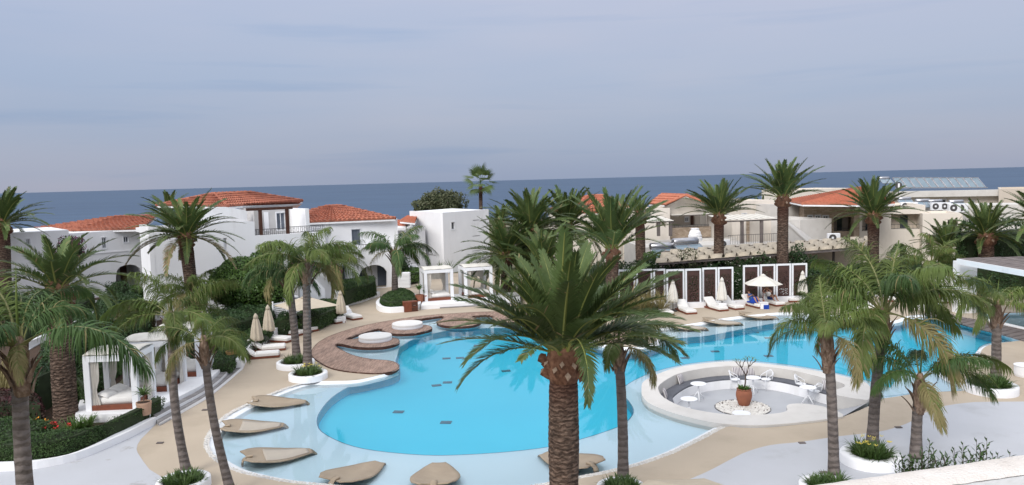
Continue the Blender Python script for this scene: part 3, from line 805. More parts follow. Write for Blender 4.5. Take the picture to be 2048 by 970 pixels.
def queen(base, top, r, L, label, nfr=15, seed=1, lod=1, kind='q', fronds=None, boots=8, elev=(80, 4), droop=(72, 112), group='slender queen palms', bsc=1.0, dry=1):
    rnd = random.Random(seed)
    base = Vector(base); top = Vector(top); tl = top - base; H = tl.length
    th = thing('queen_palm', label, 'palm tree', base, group)
    n = 12; rows = 26; pts = []; rad = []
    lean = Vector((rnd.uniform(-.06, .06), rnd.uniform(-.06, .06), 0)) * H * 0.4
    for i in range(rows + 1):
        t = i / rows
        pts.append(base + tl * t + lean * math.sin(t * math.pi))
        rad.append(r * (1.22 - 0.22 * min(1, t * H / 0.7)) * (1.05 - 0.2 * t) * (1 + 0.02 * math.sin(i * 2.2)))
    MB().tube(pts, rad, n).build('trunk', M['qtrunk'], th, True)
    q = r * 1.0
    b = MB(); b.lathe([(q * .84, -1.0 * bsc), (q * 1.02, -.78 * bsc), (q * 1.18, -.35 * bsc), (q * 1.05, -.05), (q * .75, .18), (q * .4, .30)], tuple(top), 14, pleat=0.08, npl=5)
    b.build('leaf_sheaths', M['qboot'], th, True)
    boots += 5
    for i in range(boots):
        an = i * 2.399 + 0.5; lv = i / max(1, boots - 1)
        o = bpy.data.objects.new('leaf_sheath', boot_mesh('q')); COL.objects.link(o); o.parent = th
        o.location = tl + Vector((math.cos(an) * q * .9, math.sin(an) * q * .9, (-.95 + lv * .6) * bsc))
        o.rotation_euler = (0, rnd.uniform(0.05, .4), an); o.scale = (rnd.uniform(.7, 1.1) * r / .17,) * 3
    c = tl + Vector((0, 0, 0.12))
    if fronds:
        for f in fronds:
            az, e, dr, l_, v = f[:5]
            put_frond(th, f[5] if len(f) > 5 else kind, az, e, dr, L * l_, c, v, lod, rnd.uniform(-.15, .15), q * 0.5)
    for i in range(nfr):
        t = (i + .5) / nfr
        e = round((elev[0] + (elev[1] - elev[0]) * t + rnd.uniform(-7, 7)) / 10) * 10
        dr = round((droop[0] + (droop[1] - droop[0]) * t + rnd.uniform(-8, 8)) / 15) * 15
        kd = kind if i < nfr - dry else 'q_dry'
        put_frond(th, kd, i * 137.5 + rnd.uniform(-14, 14) + seed * 31, e, dr, L * rnd.uniform(.82, 1.08), c, rnd.randrange(2), lod, rnd.uniform(-.35, .35), q * .5)
    # spear leaf
    b = MB(); b.tube([tuple(base + c), tuple(base + c + Vector((.03, 0, L * .28))), tuple(base + c + Vector((.08, 0, L * .5)))], [.035, .025, .004], 6); b.build('spear_leaf', M['qleaf'], th, True)
    return th
def tuft_mesh(seed, n=46, h=0.5, spread=0.55, w_=0.022, m_='strap', fl=None):
    rng = np.random.default_rng(seed); V, F, mi = [], [], []
    for i in range(n):
        an = rng.uniform(0, 6.28); r0 = rng.uniform(0, .12); L = h * rng.uniform(.7, 1.2); e = rng.uniform(.5, 1.45); p = np.array([math.cos(an) * r0, math.sin(an) * r0, 0.0])
        d = np.array([math.cos(an) * math.cos(e), math.sin(an) * math.cos(e), math.sin(e)]); sd = np.array([-math.sin(an), math.cos(an), 0]); b = len(V)
        for k in range(5):
            ww = w_ * [.8, 1, .85, .5, .02][k]
            V += [p - sd * ww, p + sd * ww]; p = p + d * L / 4; d = d + np.array([math.cos(an) * .12, math.sin(an) * .12, -.38]) * spread; d /= np.linalg.norm(d)
        for k in range(4): F.append((b + 2 * k, b + 2 * k + 1, b + 2 * k + 3, b + 2 * k + 2)); mi.append(0)
    if fl:
        for i in range(fl):
            c = np.array([rng.uniform(-.3, .3), rng.uniform(-.3, .3), h * rng.uniform(.85, 1.15)])
            for k in range(5):
                a1 = k * 1.2566; b = len(V)
                V += [c, c + [.05 * math.cos(a1), .05 * math.sin(a1), .03], c + [.09 * math.cos(a1 + .3), .09 * math.sin(a1 + .3), .05], c + [.05 * math.cos(a1 + .6), .05 * math.sin(a1 + .6), .03]]
                F.append((b, b + 1, b + 2, b + 3)); mi.append(1)
    return V, F, mi
def tufts(name, spots, label, cat='plant', seed=1, fl=None, h=.5, m_='strap', flm='yellow', n=46, kind='stuff'):
    rnd = random.Random(seed); V, F, mi = [], [], []
    for i, (x, y, z) in enumerate(spots):
        v, f, m_i = tuft_mesh(seed * 50 + i, n, h * rnd.uniform(.8, 1.15), fl=fl)
        b = len(V); V += [(p[0] + x, p[1] + y, p[2] + z) for p in v]; F += [tuple(k + b for k in q) for q in f]; mi += m_i
    me = bpy.data.meshes.new(name); me.from_pydata(V, [], F); me.materials.append(M[m_]); me.materials.append(M[flm]); me.polygons.foreach_set('material_index', mi)
    return tag(link(name, me), label, cat, kind=kind)
def stones(name, pts, size, seed, label=None, cat=None, parent=None, z=0.0, m_='pebble'):
    """many small squashed pebbles in one mesh"""
    rng = np.random.default_rng(seed); n = len(pts)
    base = np.array([(1, 0, 0), (.4, .9, 0), (-.7, .7, 0), (-1, -.1, 0), (-.4, -.9, 0), (.7, -.6, 0), (.1, 0, .8)], float)
    fc = np.array([(0, 1, 6), (1, 2, 6), (2, 3, 6), (3, 4, 6), (4, 5, 6), (5, 0, 6)])
    s = size * rng.uniform(.55, 1.3, n); a = rng.uniform(0, 6.28, n)
    c, si = np.cos(a), np.sin(a); el = rng.uniform(.6, 1, n)
    X = (base[None, :, 0] * c[:, None] - base[None, :, 1] * si[:, None] * el[:, None]) * s[:, None] + pts[:, 0:1]
    Y = (base[None, :, 0] * si[:, None] + base[None, :, 1] * c[:, None] * el[:, None]) * s[:, None] + pts[:, 1:2]
    Z = base[None, :, 2] * s[:, None] + z + (pts[:, 2:3] if pts.shape[1] > 2 else 0) + rng.uniform(-.01, .01, n)[:, None]
    V = np.stack([X, Y, Z], 2).reshape(-1, 3)
    if parent is not None: V = V - np.array(parent['_w'])
    F = (fc[None] + (np.arange(n) * 7)[:, None, None]).reshape(-1, 3)
    o = link(name, mesh_np(name, V, F, M[m_]), parent, 'stuff')
    if label: tag(o, label, cat)
    return o
# ================================================================== SETTING: ground, pool, paving
BASIN_PX = [(1162,956),(1080,972),(980,984),(880,988),(780,984),(680,975),(596,967),(558,962),(507,952),(464,940),(431,922),(413,904),(408,887),(415,867),(428,849),(451,829),(489,808.6),(542,786),(590,769),(622,762),(659,761.5),(710,760),(750,752),(779,745),(793,739),
 (797,731),(788,724),(771,721),(745,719),(722,715),(701,709),(685,701),(675,695),(672,690),(678,688),(697,692),(716,695),(736,696),(765,695),(785,691),(796,686),(798,681),(792,677),(770,675),(720,677),(691,680),(708,672),(736,663.5),(756,658),(765,661),(772,665),(785,668),(804,669),(833,667),(853,662.5),(863,658),(861,653),(843,650),(790,649.5),(814,643),(853,637),(885,633),(884,638),(875,643),(877,648),(890,651.5),(915,653),(938,652),(953,649),(961,644),(955,638),(945,633),(975,631),(986,633),(984,638),(990,642),(1010,645),(1030,644),(1040,640),(1036,634),(1060,632),(1100,634),(1140,645),(1172,668),(1200,686),(1251,694),(1282,691),(1307,684.5),(1316,677),(1312,668),(1318,656),
 (1352,651),(1395,645),(1426,640),(1447,636),(1488,631),(1529,627),(1570,624),(1620,626),(1680,632),(1730,639),(1770,642),(1792,640),(1804,635),(1820,631),(1848,629),(1900,641),(1960,656),(2035,678),(2033,682),(1985,688),(1966,697),(1960,708),(1953,719),(1923,729),(1903,735),(1888,744),(1902,756),(1928,767),(1938,775),(1933,781),(1888,783),(1838,786),(1794,793),(1760,798),(1744,803),(1738,812),(1687,833),(1655,841),(1606,848),(1533,855),(1484,855.5),(1450,854),(1401,880),(1354,903),(1307,921),(1261,935),(1214,946)]
DEEP_PX = [(797,737),(770,748),(740,757),(700,773),(665,795),(642,822),(635,843),(645,864),(690,887),(750,901),(850,910),(930,909),(1020,903),(1100,893),(1162,878),(1210,863),(1245,849),(1262,833),(1266,820),(1259,806),(1250,795),(1245,784),(1250,772),(1277,756),(1313,742),(1362,730),(1411,723),(1460,719.5),(1508,722),(1582,730),(1655,742),(1700,752),(1738,762),(1770,772),(1792,776),(1790,764),(1800,752),(1830,746),(1880,737),(1900,729),(1925,722),(1946,714),(1954,704),(1958,694),(1980,686),(2022,680),(1950,659),(1895,645),(1850,635),(1822,636),(1806,641),(1792,645),(1760,646),(1680,645),(1620,643),(1579,646),(1550,647),(1509,654),(1467,662),(1426,670),(1405,673),(1322,680),(1300,689),(1251,698),(1195,692),(1160,675),(1120,660),(1040,656),(960,657),(921,658.5),(892,662),(863,668),(843,672),(824,680),(812,687),(802,694),(798,702),(796,711),(792,722),(799,729)]
RING_OUT = [(1283,773),(1289,761),(1325,744),(1362,733),(1411,726),(1460,722.5),(1508.5,725),(1582,733.5),(1655,745),(1692,753.5),(1728,763),(1741,775),(1744,790),(1735,800)]
RING_IN_R = [(1710,797),(1674,790),(1661,784),(1672,779),(1689,773),(1684,766),(1655,758),(1630,751),(1582,740),(1533,733.5),(1484,732),(1435,733.5),(1386.5,740),(1350,750),(1320.6,768),(1317,780),(1328,795),(1362,812),(1411,823),(1460,829),(1508.5,829.6),(1557,826),(1574.5,820.6),(1573,813),(1580,808),(1606,807),(1643,812),(1655,816),(1674.6,822),(1687,829)]
RING_OUT_B = [(1686,832.5),(1655,838),(1606,844),(1533,850),(1484,850),(1435,846),(1386,836.5),(1338,823),(1296,805),(1283,788)]
basin = smooth(PX(BASIN_PX, 0), 3)
ZW = -0.12
deep = smooth(PX(DEEP_PX, -0.25), 3)
ringC = smooth(PX(RING_OUT, .07), 3, False) + smooth(PX(RING_IN_R, .07), 3, False) + smooth(PX(RING_OUT_B, .07), 3, False)
def pull_in(poly, outer, d):
    """move the points of poly that leave outer (or come too near its edge) just inside it"""
    q = ccw(outer); res = []
    for x, y in poly:
        if bool(inside(q, [x], [y])[0]) and float(edge_dist(q, [x], [y])[0]) >= d: res.append((x, y)); continue
        best = None
        for i in range(len(q)):
            a, b_ = Vector(q[i]), Vector(q[(i + 1) % len(q)]); e = b_ - a
            if e.length < 1e-9: continue
            t = max(0, min(1, (Vector((x, y)) - a).dot(e) / e.length_squared)); c = a + e * t; n_ = Vector((-e.y, e.x)).normalized()
            dd = (Vector((x, y)) - c).length
            if best is None or dd < best[0]: best = (dd, c + n_ * d)
        res.append(tuple(best[1]))
    out_ = []
    for p in res:
        if not out_ or math.dist(p, out_[-1]) > .02: out_.append(p)
    return out_
deep = pull_in(deep, basin, .07)
ring_outer = smooth(PX(RING_OUT, .07), 3, False) + [tuple(P(1738, 806, .07).xy)] + smooth(PX(RING_OUT_B, .07), 3, False)
ring_hole = pull_in(ring_outer, basin, .03)
basin2 = PX([(1952,628),(2048,624),(2200,622),(2200,668),(2062,662),(1998,648)], 0)

o = MB().prism([(-420, -60), (420, -60), (420, 175), (-420, 175)], -6, -0.06, [inset(basin, -.1), inset(basin2, -.1)]).build('ground', M['ground']); o['kind'] = 'structure'
deckpoly = PX([(240,1250),(200,1000),(200,905),(318,835),(395,780),(440,748),(478,700),(530,640),(640,600),(735,590),(745,565),(800,548),(1000,545),(1330,575),(1640,545),(2048,530),(2500,520),(3200,640),(3200,900),(2300,1250),(1000,1250)], 0)
o = MB().prism(deckpoly, -0.03, 0.0, [basin, basin2]).build('pool_deck', M['deck']); o['kind'] = 'structure'
sea = MB().add([(-40000, 100, -5), (40000, 100, -5), (40000, 45000, -5), (-40000, 45000, -5)], [(0, 1, 2, 3)]).build('sea', M['sea']); sea['kind'] = 'structure'
path1 = PX([(320,1100),(322,985),(322,953),(299,939),(286,922),(275,905),(273,898),(275,889),(282,878),(299,861),(318,842),(300,835),(200,870),(0,905),(-300,930),(-400,1100)], 0.004)
o = MB().prism(path1, 0.0, 0.006).build('white_path', M['pathw']); o['kind'] = 'structure'
terr = PX([(1100,1100),(1250,1010),(1385,956),(1425,938),(1460,919.5),(1495,903),(1542,890),(1600,884),(1677,872.6),(1755,864),(1797,853),(1822,843),(1847,827),(1894,811),(1950,804),(2047,803),(2300,806),(2500,900),(2200,1300),(1300,1300)], 0.004)
o = MB().prism(smooth(terr[1:15], 3, False) + terr[15:] + terr[:1], 0.0, 0.006).build('white_terrace', M['terr']); o['kind'] = 'structure'
# walled edges of the pool, the shallow shelf and the deep floor
b = MB(); q = ccw(basin)
b.strip(q + [q[0]], q + [q[0]], -0.031, -1.2)
o = b.build('pool_wall', M['shallow']); o['kind'] = 'structure'
o = MB().prism(basin, -0.60, -0.25, [deep, ring_hole]).build('pool_shelf', [M['shallow']]); o['kind'] = 'structure'
b = MB(); q = ccw(deep); b.strip(q + [q[0]], q + [q[0]], -0.255, -.8)
o = b.build('pool_side', M['deep']); o['kind'] = 'structure'
o = MB().prism(inset(deep, -0.02), -1.2, -.64).build('pool_floor', M['deep']); o['kind'] = 'structure'
# grout line round the drop-off
b = MB(); q = ccw(deep); b.strip(q + [q[0]], (lambda w_: w_ + [w_[0]])(inset(deep, -0.035)), -0.246, -0.246)
o = b.build('pool_edge_line', M['line']); o['kind'] = 'structure'
o = MB().prism(basin, ZW, ZW, [ring_hole]).build('pool_water', M['water']); o['kind'] = 'structure'
# steps into the pool at the right
stp = thing('pool_steps', 'pale wide steps leading down into the pool beside the steel handrail', 'steps', tuple(P(1850, 775, -.25)))
for k, (pts, z) in enumerate([([(1770,792),(1788,765),(1825,752),(1886,745),(1900,757),(1932,770),(1936,779),(1850,783)], -0.20), ([(1818,787),(1826,772),(1860,760),(1890,752),(1900,757),(1932,770),(1936,779)], -0.155)]):
    MB().prism(PX(pts, z), -0.249, z).build('step', M['shallow'], stp)
# rim bands and pebbles
def rim(i0, i1, wd, name, wz=-0.03, taper=0):
    pts = smooth(PX(BASIN_PX[i0:i1], 0), 4, False)
    s_ = 1 if area(PX(BASIN_PX)) > 0 else -1
    inn = offset_line(pts, wd * s_)
    if taper:
        full = offset_line(pts, wd * s_); nn = len(pts); inn = [(p[0] + (f[0] - p[0]) * min(1, max(.12, (nn - 1 - i) / taper)), p[1] + (f[1] - p[1]) * min(1, max(.12, (nn - 1 - i) / taper))) for i, (p, f) in enumerate(zip(pts, full))]
    b = MB(); b.strip(pts, inn, -0.012, ZW + .012) if s_ < 0 else b.strip(pts, inn, -0.012, ZW + .012)
    inn2 = offset_line(inn, .1 * s_); b.strip(inn, inn2, ZW + .012, -0.252)
    o = b.build(name, M['poolwhite'], None, True); o['kind'] = 'structure'
    return pts, inn
EXT = BASIN_PX
nB = len(BASIN_PX)
pA, iA = rim(0, 25, 0.42, 'pool_rim', taper=34)
# right hand run: from the lounge to the bottom
iR = BASIN_PX.index((1450, 854))
pts = smooth(PX(BASIN_PX[iR:] + [BASIN_PX[0]], 0), 4, False)
s_ = 1 if area(PX(BASIN_PX)) > 0 else -1
inn = offset_line(pts, .42 * s_)
b = MB(); b.strip(pts, inn, -0.012, ZW + .012); b.strip(inn, offset_line(pts, .54 * s_), ZW + .012, -.252)
o = b.build('pool_rim', M['poolwhite'], None, True); o['kind'] = 'structure'
iU = BASIN_PX.index((1318, 656)); rim(iU, BASIN_PX.index((1848, 629)) + 1, 0.22, 'pool_rim')
rim(BASIN_PX.index((2033, 682)), BASIN_PX.index((1744, 803)) + 1, 0.22, 'pool_rim')
rim(BASIN_PX.index((1172, 668)), iU, 0.3, 'pool_rim')
rng = np.random.default_rng(4)
def along(pts, n, wd, s_):
    seg = np.array(pts); L = np.linalg.norm(np.diff(seg, axis=0), axis=1); cum = np.concatenate([[0], np.cumsum(L)])
    t = rng.uniform(0, cum[-1], n); i = np.clip(np.searchsorted(cum, t) - 1, 0, len(L) - 1); f = ((t - cum[i]) / L[i])[:, None]
    p = seg[i] * (1 - f) + seg[i + 1] * f; d = (seg[i + 1] - seg[i]) / L[i][:, None]
    return p + np.stack([-d[:, 1], d[:, 0]], 1) * (rng.uniform(-.02, wd, n) * s_)[:, None]
pb = np.vstack([along(pts, 2400, .17, s_), along(pA[:78], 3300, .17, s_)])
stones('pebble_strip', pb, 0.032, 3, z=-0.012)['kind'] = 'stuff'
tag(bpy.data.objects['pebble_strip'], 'narrow strip of white pebbles along the curved outer edge of the pool', 'pebbles', kind='stuff')
# second small pool behind the plank bridge
o = MB().prism(basin2, -.5, -.35).build('back_pool_floor', M['shallow']); o['kind'] = 'structure'
o = MB().prism(basin2, -.10, -.10).build('back_pool_water', M['water']); o['kind'] = 'structure'
b = MB(); q = ccw(basin2); b.strip(q + [q[0]], q + [q[0]], -0.03, -0.5); o = b.build('back_pool_wall', M['shallow']); o['kind'] = 'structure'
pa = [P(1962, 637), P(2075, 664)]
b = MB(); b.beam(pa[0] + Vector((0, 0, -.1)), pa[1] + Vector((0, 0, -.1)), .35, .3); tag(b.build('white_divider', M['white']), 'low white dividing curb between the plank bridge and the small rear pool', 'curb')
# pool drains on the bottom
dr = bpy.data.meshes.new('drain_grate')
b = MB(); b.box((0, 0, .01), (.20, .14, .02)); [b.box((-.09 + .045 * k, 0, .022), (.014, .12, .01)) for k in range(5)]
dr = b.build('drain_grate', M['drain']); DR = dr
spots = [(895,765),(893,717),(920,716,),(955,691),(1012,742),(1000,706),(873,771),(892,845),(1150,690),(1430,703),(1426,677),(1510,665),(1537,712),(1537,676),(1370,716),(797,824)]
LBD = ['near the middle of the deep water','west of the palm, upper middle','right of the middle upper grate','beneath the far drooping palm leaf','left of the stout palm trunk','on the far middle floor','below the middle grate','low in the near half of the pool','behind the stout palm crown','behind the sunken lounge on its left','on the drop-off behind the lounge','below the far tan leaf lounger','behind the lounge on its right','below the rightmost far lounger','above the left end of the lounge','by the left bulge of the pool']
for k, s0 in enumerate(spots):
    p = P(s0[0], s0[1], -.63)
    o = DR if k == 0 else DR.copy()
    if k: COL.objects.link(o)
    o.location = p; o.rotation_euler[2] = rng.uniform(-.3, .3)
    if k in (0,): o.scale = (2.2, 2.2, 1)
    tag(o, 'small dark drain grate on the pool bottom ' + LBD[k], 'drain', 'drain grates on the pool bottom')
DG = [(424,754,'beside the grey steps'),(320,886,'at the edge of the white path'),(1604,886,'where the beige paving meets the white terrace'),(1797,855,'beyond the flowering planter'),(1648,945,'on the white terrace by the slim palm'),(410,820,'under the leaning palm')]
DGM = DR.data.copy(); DGM.materials[0] = M['brgrey']
for x, y, l in DG:
    o = DR.copy(); o.data = DGM; COL.objects.link(o); o.location = P(x, y, .008); o.scale = (1.1, 1.1, 1); tag(o, 'square metal drain cover set in the paving ' + l, 'drain cover', 'drain covers in the paving')

# ------------------------------------------------------------------ timber deck with planks
DECK_PX = [(960,624),(853,631),(775,642),(716,654),(667,669),(638,684),(625,698),(622,706),(624,713),(638,724),(658,735),(687,742),(726,746),(755,747),(779,744.5),(794,738.5),
 (798,731),(788,723.5),(771,720.5),(745,718.5),(722,714.5),(701,708.5),(685,700.5),(674,694.5),(671,690),(678,687.5),(697,691.5),(716,694.5),(736,695.5),(765,694.5),(785,690.5),(797,686),(799,681),(792,676.5),(770,674.5),(720,676.5),(692,679.5),(708,671.5),(736,663),(756,657.5),(765,660.5),(772,664.5),(785,667.5),(804,668.5),(833,666.5),(853,662),(864,658),(861,652.5),(843,649.5),(791,649),(814,642.5),(853,636.5),(885,632.5),(884,638),(874,643),(876,648),(890,652),(915,653.5),(938,652.5),(953,649.5),(962,644),(955,638),(945,632.5),(975,630.5),(987,633),(985,638),(991,642),(1010,645),(1030,644),(1041,640),(1037,634),(1060,631),(1110,632),(1150,640),(1185,640),(1150,632),(1100,625),(1030,623)]
deckp = smooth(PX(DECK_PX, .04), 3)
PD = thing('timber_deck', 'curved brown timber deck with rounded platforms wrapping the far side of the pool', 'deck', tuple(P(720, 700, 0)))
MB().prism(deckp, 0.001, 0.022).build('deck_frame', M['dkwood'], PD)
def plank_field(poly, parent, ang, wd, gap, z0, z1, name='plank', maxn=300, m_='plank'):
    ca, sa = math.cos(ang), math.sin(ang)
    uv = [(x * ca + y * sa, -x * sa + y * ca) for x, y in poly]     # planks run along u
    vmin, vmax = min(p[1] for p in uv), max(p[1] for p in uv)
    def cuts(v):
        c = []
        for i in range(len(uv)):
            a, b = uv[i], uv[(i + 1) % len(uv)]
            if (a[1] > v) != (b[1] > v): c.append(a[0] + (v - a[1]) * (b[0] - a[0]) / (b[1] - a[1]))
        return sorted(c)
    out_ = []
    v = vmin + 0.005
    while v < vmax:
        c0, c1 = cuts(v), cuts(min(v + wd - gap, vmax - 1e-4)); cm = cuts(v + (wd - gap) / 2)
        if len(c0) != len(cm): c0 = cm
        if len(c1) != len(cm): c1 = cm
        for k in range(0, len(cm) - 1, 2):
            if cm[k + 1] - cm[k] < 0.08: continue
            q4 = [(c0[k], v), (c0[k + 1], v), (c1[k + 1], v + wd - gap), (c1[k], v + wd - gap)]
            out_.append((cm[k + 1] - cm[k], [(u * ca - vv * sa, u * sa + vv * ca) for u, vv in q4]))
        v += wd
    out_.sort(key=lambda t: -t[0])
    for L, q4 in out_[:maxn]: MB().prism(q4, z0, z1).build(name, M[m_], parent)
    if len(out_) > maxn:
        b = MB()
        for L, q4 in out_[maxn:]: b.prism(q4, z0, z1)
        b.build('short_planks', M[m_], parent, kind='stuff')
    return len(out_)
print('planks', plank_field(deckp, PD, math.atan2(4.2, 1), .145, .018, .022, .05))
b = MB(); q = ccw(deckp); b.strip(q + [q[0]], (lambda w_: w_ + [w_[0]])(inset(deckp, .035)), .056, .058); b.strip(q + [q[0]], q + [q[0]], .056, -.10)
b.build('edge_board', M['dkwood'], PD)
# round timber platform on the beige headland behind the stout palm
hp = smooth(PX([(1195,655),(1225,648),(1258,652),(1276,665),(1278,677),(1262,686),(1235,687),(1205,680),(1190,667)], .04), 3)
HP = thing('timber_platform', 'round brown timber platform on the beige headland behind the slim pool palm', 'deck', tuple(P(1235, 670, 0)))
plank_field(hp, HP, math.atan2(4.2, 1), .145, .018, .004, .04)
b = MB(); q = ccw(hp); b.strip(q + [q[0]], q + [q[0]], .042, -.01); b.build('edge_board', M['dkwood'], HP)
# round daybed pads on the deck
for k, (x0, x1, y0, y1, lab) in enumerate([(718.5,783,673,687,'large oval white daybed pad on the nearer deck tongue'), (785,845,648,661,'oval white daybed pad on the farther deck tongue')]):
    c = P((x0 + x1) / 2, (y0 + y1) / 2, .05); e = P(x1, (y0 + y1) / 2, .05); rx = (e - c).length; n_ = P((x0 + x1) / 2, y1, .05); ry = min((n_ - c).length, rx)
    th = thing('daybed_pad', lab, 'daybed', tuple(c), 'round daybed pads on the timber deck')
    MB().lathe([(rx * .98, 0), (rx, .03), (rx, .12), (rx * .985, .15)], tuple(c), 36, sy=ry / rx).build('pad_base', M['wmetal'], th, False)
    MB().lathe([(rx * .985, .152), (rx * 1.0, .17), (rx * 1.0, .25), (rx * .97, .285), (rx * .5, .29), (.02, .29)], tuple(c), 36, sy=ry / rx).build('mattress', M['mattress'], th, False)

# plank bridge
BR = thing('plank_bridge', 'bridge of weathered grey brown planks crossing the right end of the pool', 'bridge', tuple(P(1930, 650, 0)))
a0, a1 = P(1847, 628, .06), P(2060, 683, .06); b0, b1 = P(1866, 621.5, .06), P(2110, 672, .06)
nP = 15
for k in range(nP):
    t0, t1 = k / nP, (k + .87) / nP
    L0, L1 = a0.lerp(a1, t0), a0.lerp(a1, t1); R0, R1 = b0.lerp(b1, t0), b0.lerp(b1, t1)
    rr = random.Random(k).uniform(-.12, .12); d = (R0 - L0).normalized() * rr
    MB().prism([(p + d).xy[:] for p in (L0, L1, R1, R0)], .0, .07).build('plank', M['brgrey'], BR)
b = MB(); b.beam(a0.lerp(b0, .15) - Vector((0, 0, .1)), a1.lerp(b1, .15) - Vector((0, 0, .1)), .1, .1); b.beam(a0.lerp(b0, .85) - Vector((0, 0, .1)), a1.lerp(b1, .85) - Vector((0, 0, .1)), .1, .1)
b.build('bearer', M['metal'], BR)

# ------------------------------------------------------------------ sunken lounge
ZF = -0.83
LG = thing('sunken_lounge', 'round sunken lounge with cream curved wall and built in bench in the pool', 'lounge', tuple(P(1500, 790, ZF)))
MB().prism(ringC, -1.0, .07, mi=0, mside=0).build('ring_wall', M['whitew'], LG, bevel=0.0)
MB().prism(inset(ring_outer, .03), -1.1, ZF).build('lounge_floor', M['loungefloor'], LG)
# ramp at the opening
r0 = [P(1744, 800, 0), P(1688, 832, 0)]; r1 = [P(1672, 792, .07), P(1640, 813, .07)]
b = MB(); b.add([r0[0], r0[1], (r1[1].x - .2, r1[1].y - .1, ZF + .01), (r1[0].x - .6, r1[0].y + .3, ZF + .01)], [(0, 1, 2, 3), (3, 2, 1, 0)][:1]); b.build('ramp', M['loungefloor'], LG)
inn = smooth(PX(RING_IN_R[3:], .07), 5, False)
bl = [p for p in inn]
# the built in bench follows the back half of the wall
i_a = min(range(len(inn)), key=lambda i: (Vector(inn[i]) - P(1682, 766, .07).xy).length)
i_b = min(range(len(inn)), key=lambda i: (Vector(inn[i]) - P(1340, 802, .07).xy).length)
arc = inn[i_a:i_b + 1]
ctr = P(1500, 775, ZF).xy
sgn = 1 if (Vector(offset_line(arc, .3)[len(arc) // 2]) - ctr).length < (Vector(arc[len(arc) // 2]) - ctr).length else -1
front = offset_line(arc, .62 * sgn)
MB().prism(offset_line(arc, -.03 * sgn) + list(reversed(front)), ZF - .05, ZF + .40).build('bench', M['white'], LG)
cuts_ = [0, .16, .36, .56, .78, 1.0]
ac = offset_line(arc, .03 * sgn); fc = offset_line(arc, .60 * sgn)
for k in range(5):
    s0, s1 = int(cuts_[k] * (len(arc) - 1)), int(cuts_[k + 1] * (len(arc) - 1))
    if k < 5: o = MB().prism(ac[s0:s1 + 1][:] + list(reversed(fc[s0:s1 + 1])), ZF + .40, ZF + .47).build('seat_pad', M['greycush'], LG)
for x, y in [(1424,769),(1577,775)]:
    p = P(x, y, ZF + .25)
# striped cushions
cushion = None
def pillow(b, w_, h, t_, n=8):
    vs = []; 
    for s_ in (1, -1):
        for i in range(n + 1):
            for j in range(n + 1):
                u, v = i / n * 2 - 1, j / n * 2 - 1
                e = (1 - u ** 4) * (1 - v ** 4)
                k = 1 - .07 * (u * u * v * v < .0)
                vs.append((u * w_ / 2 * (1 - .05 * (1 - v * v)), s_ * t_ / 2 * e ** .6, v * h / 2 * (1 - .05 * (1 - u * u))))
    m_ = (n + 1) ** 2; fs = []
    for s_ in (0, 1):
        for i in range(n):
            for j in range(n):
                a = s_ * m_ + i * (n + 1) + j; q = (a, a + 1, a + n + 2, a + n + 1); fs.append(q if s_ else tuple(reversed(q)))
    return b.add(vs, fs)
pm = pillow(MB(), .46, .46, .15)
cm0 = None
for k, (x, y, rz, lab) in enumerate([(1350,758,.75,'left cushion of the pair on the left end of the grey bench'),(1361,758,.9,'right cushion of the pair on the left end of the grey bench'),(1474,742,.15,'striped cushion against the back wall just left of the plant'),(1487,742,.0,'striped cushion against the back wall just behind the plant'),(1500,742,-.1,'striped cushion against the back wall, third from the left'),(1654,771,-.7,'grey and white cushion at the right end of the bench'),(1673,772,-.8,'cushion leaning beside the arm at the bench\'s right end'),(1330,787,1.35,'cushion lying at the near left end of the grey bench')]):
    p = P(x, y, ZF + .66)
    if cm0 is None: cm0 = pm.build('cushion', M['stripe'], None, True); o = cm0
    else: o = cm0.copy(); COL.objects.link(o)
    o.location = p; o.rotation_euler = (-.28, 0, rz); tag(o, 'striped ' + lab if not lab.startswith(('striped', 'grey')) else lab, 'cushion', 'striped cushions on the lounge bench')
for k, (x, y, lab) in enumerate([(1424,769,'left'),(1577,775,'right')]):
    p = P(x, y, ZF + .2); o = MB().box((0, 0, 0), (.12, .06, .12), bev=.01).build('bench_light', M['metal']); o.location = p
    tag(o, 'small dark recessed light on the %s part of the bench front' % lab, 'light', 'recessed lights in the bench front')
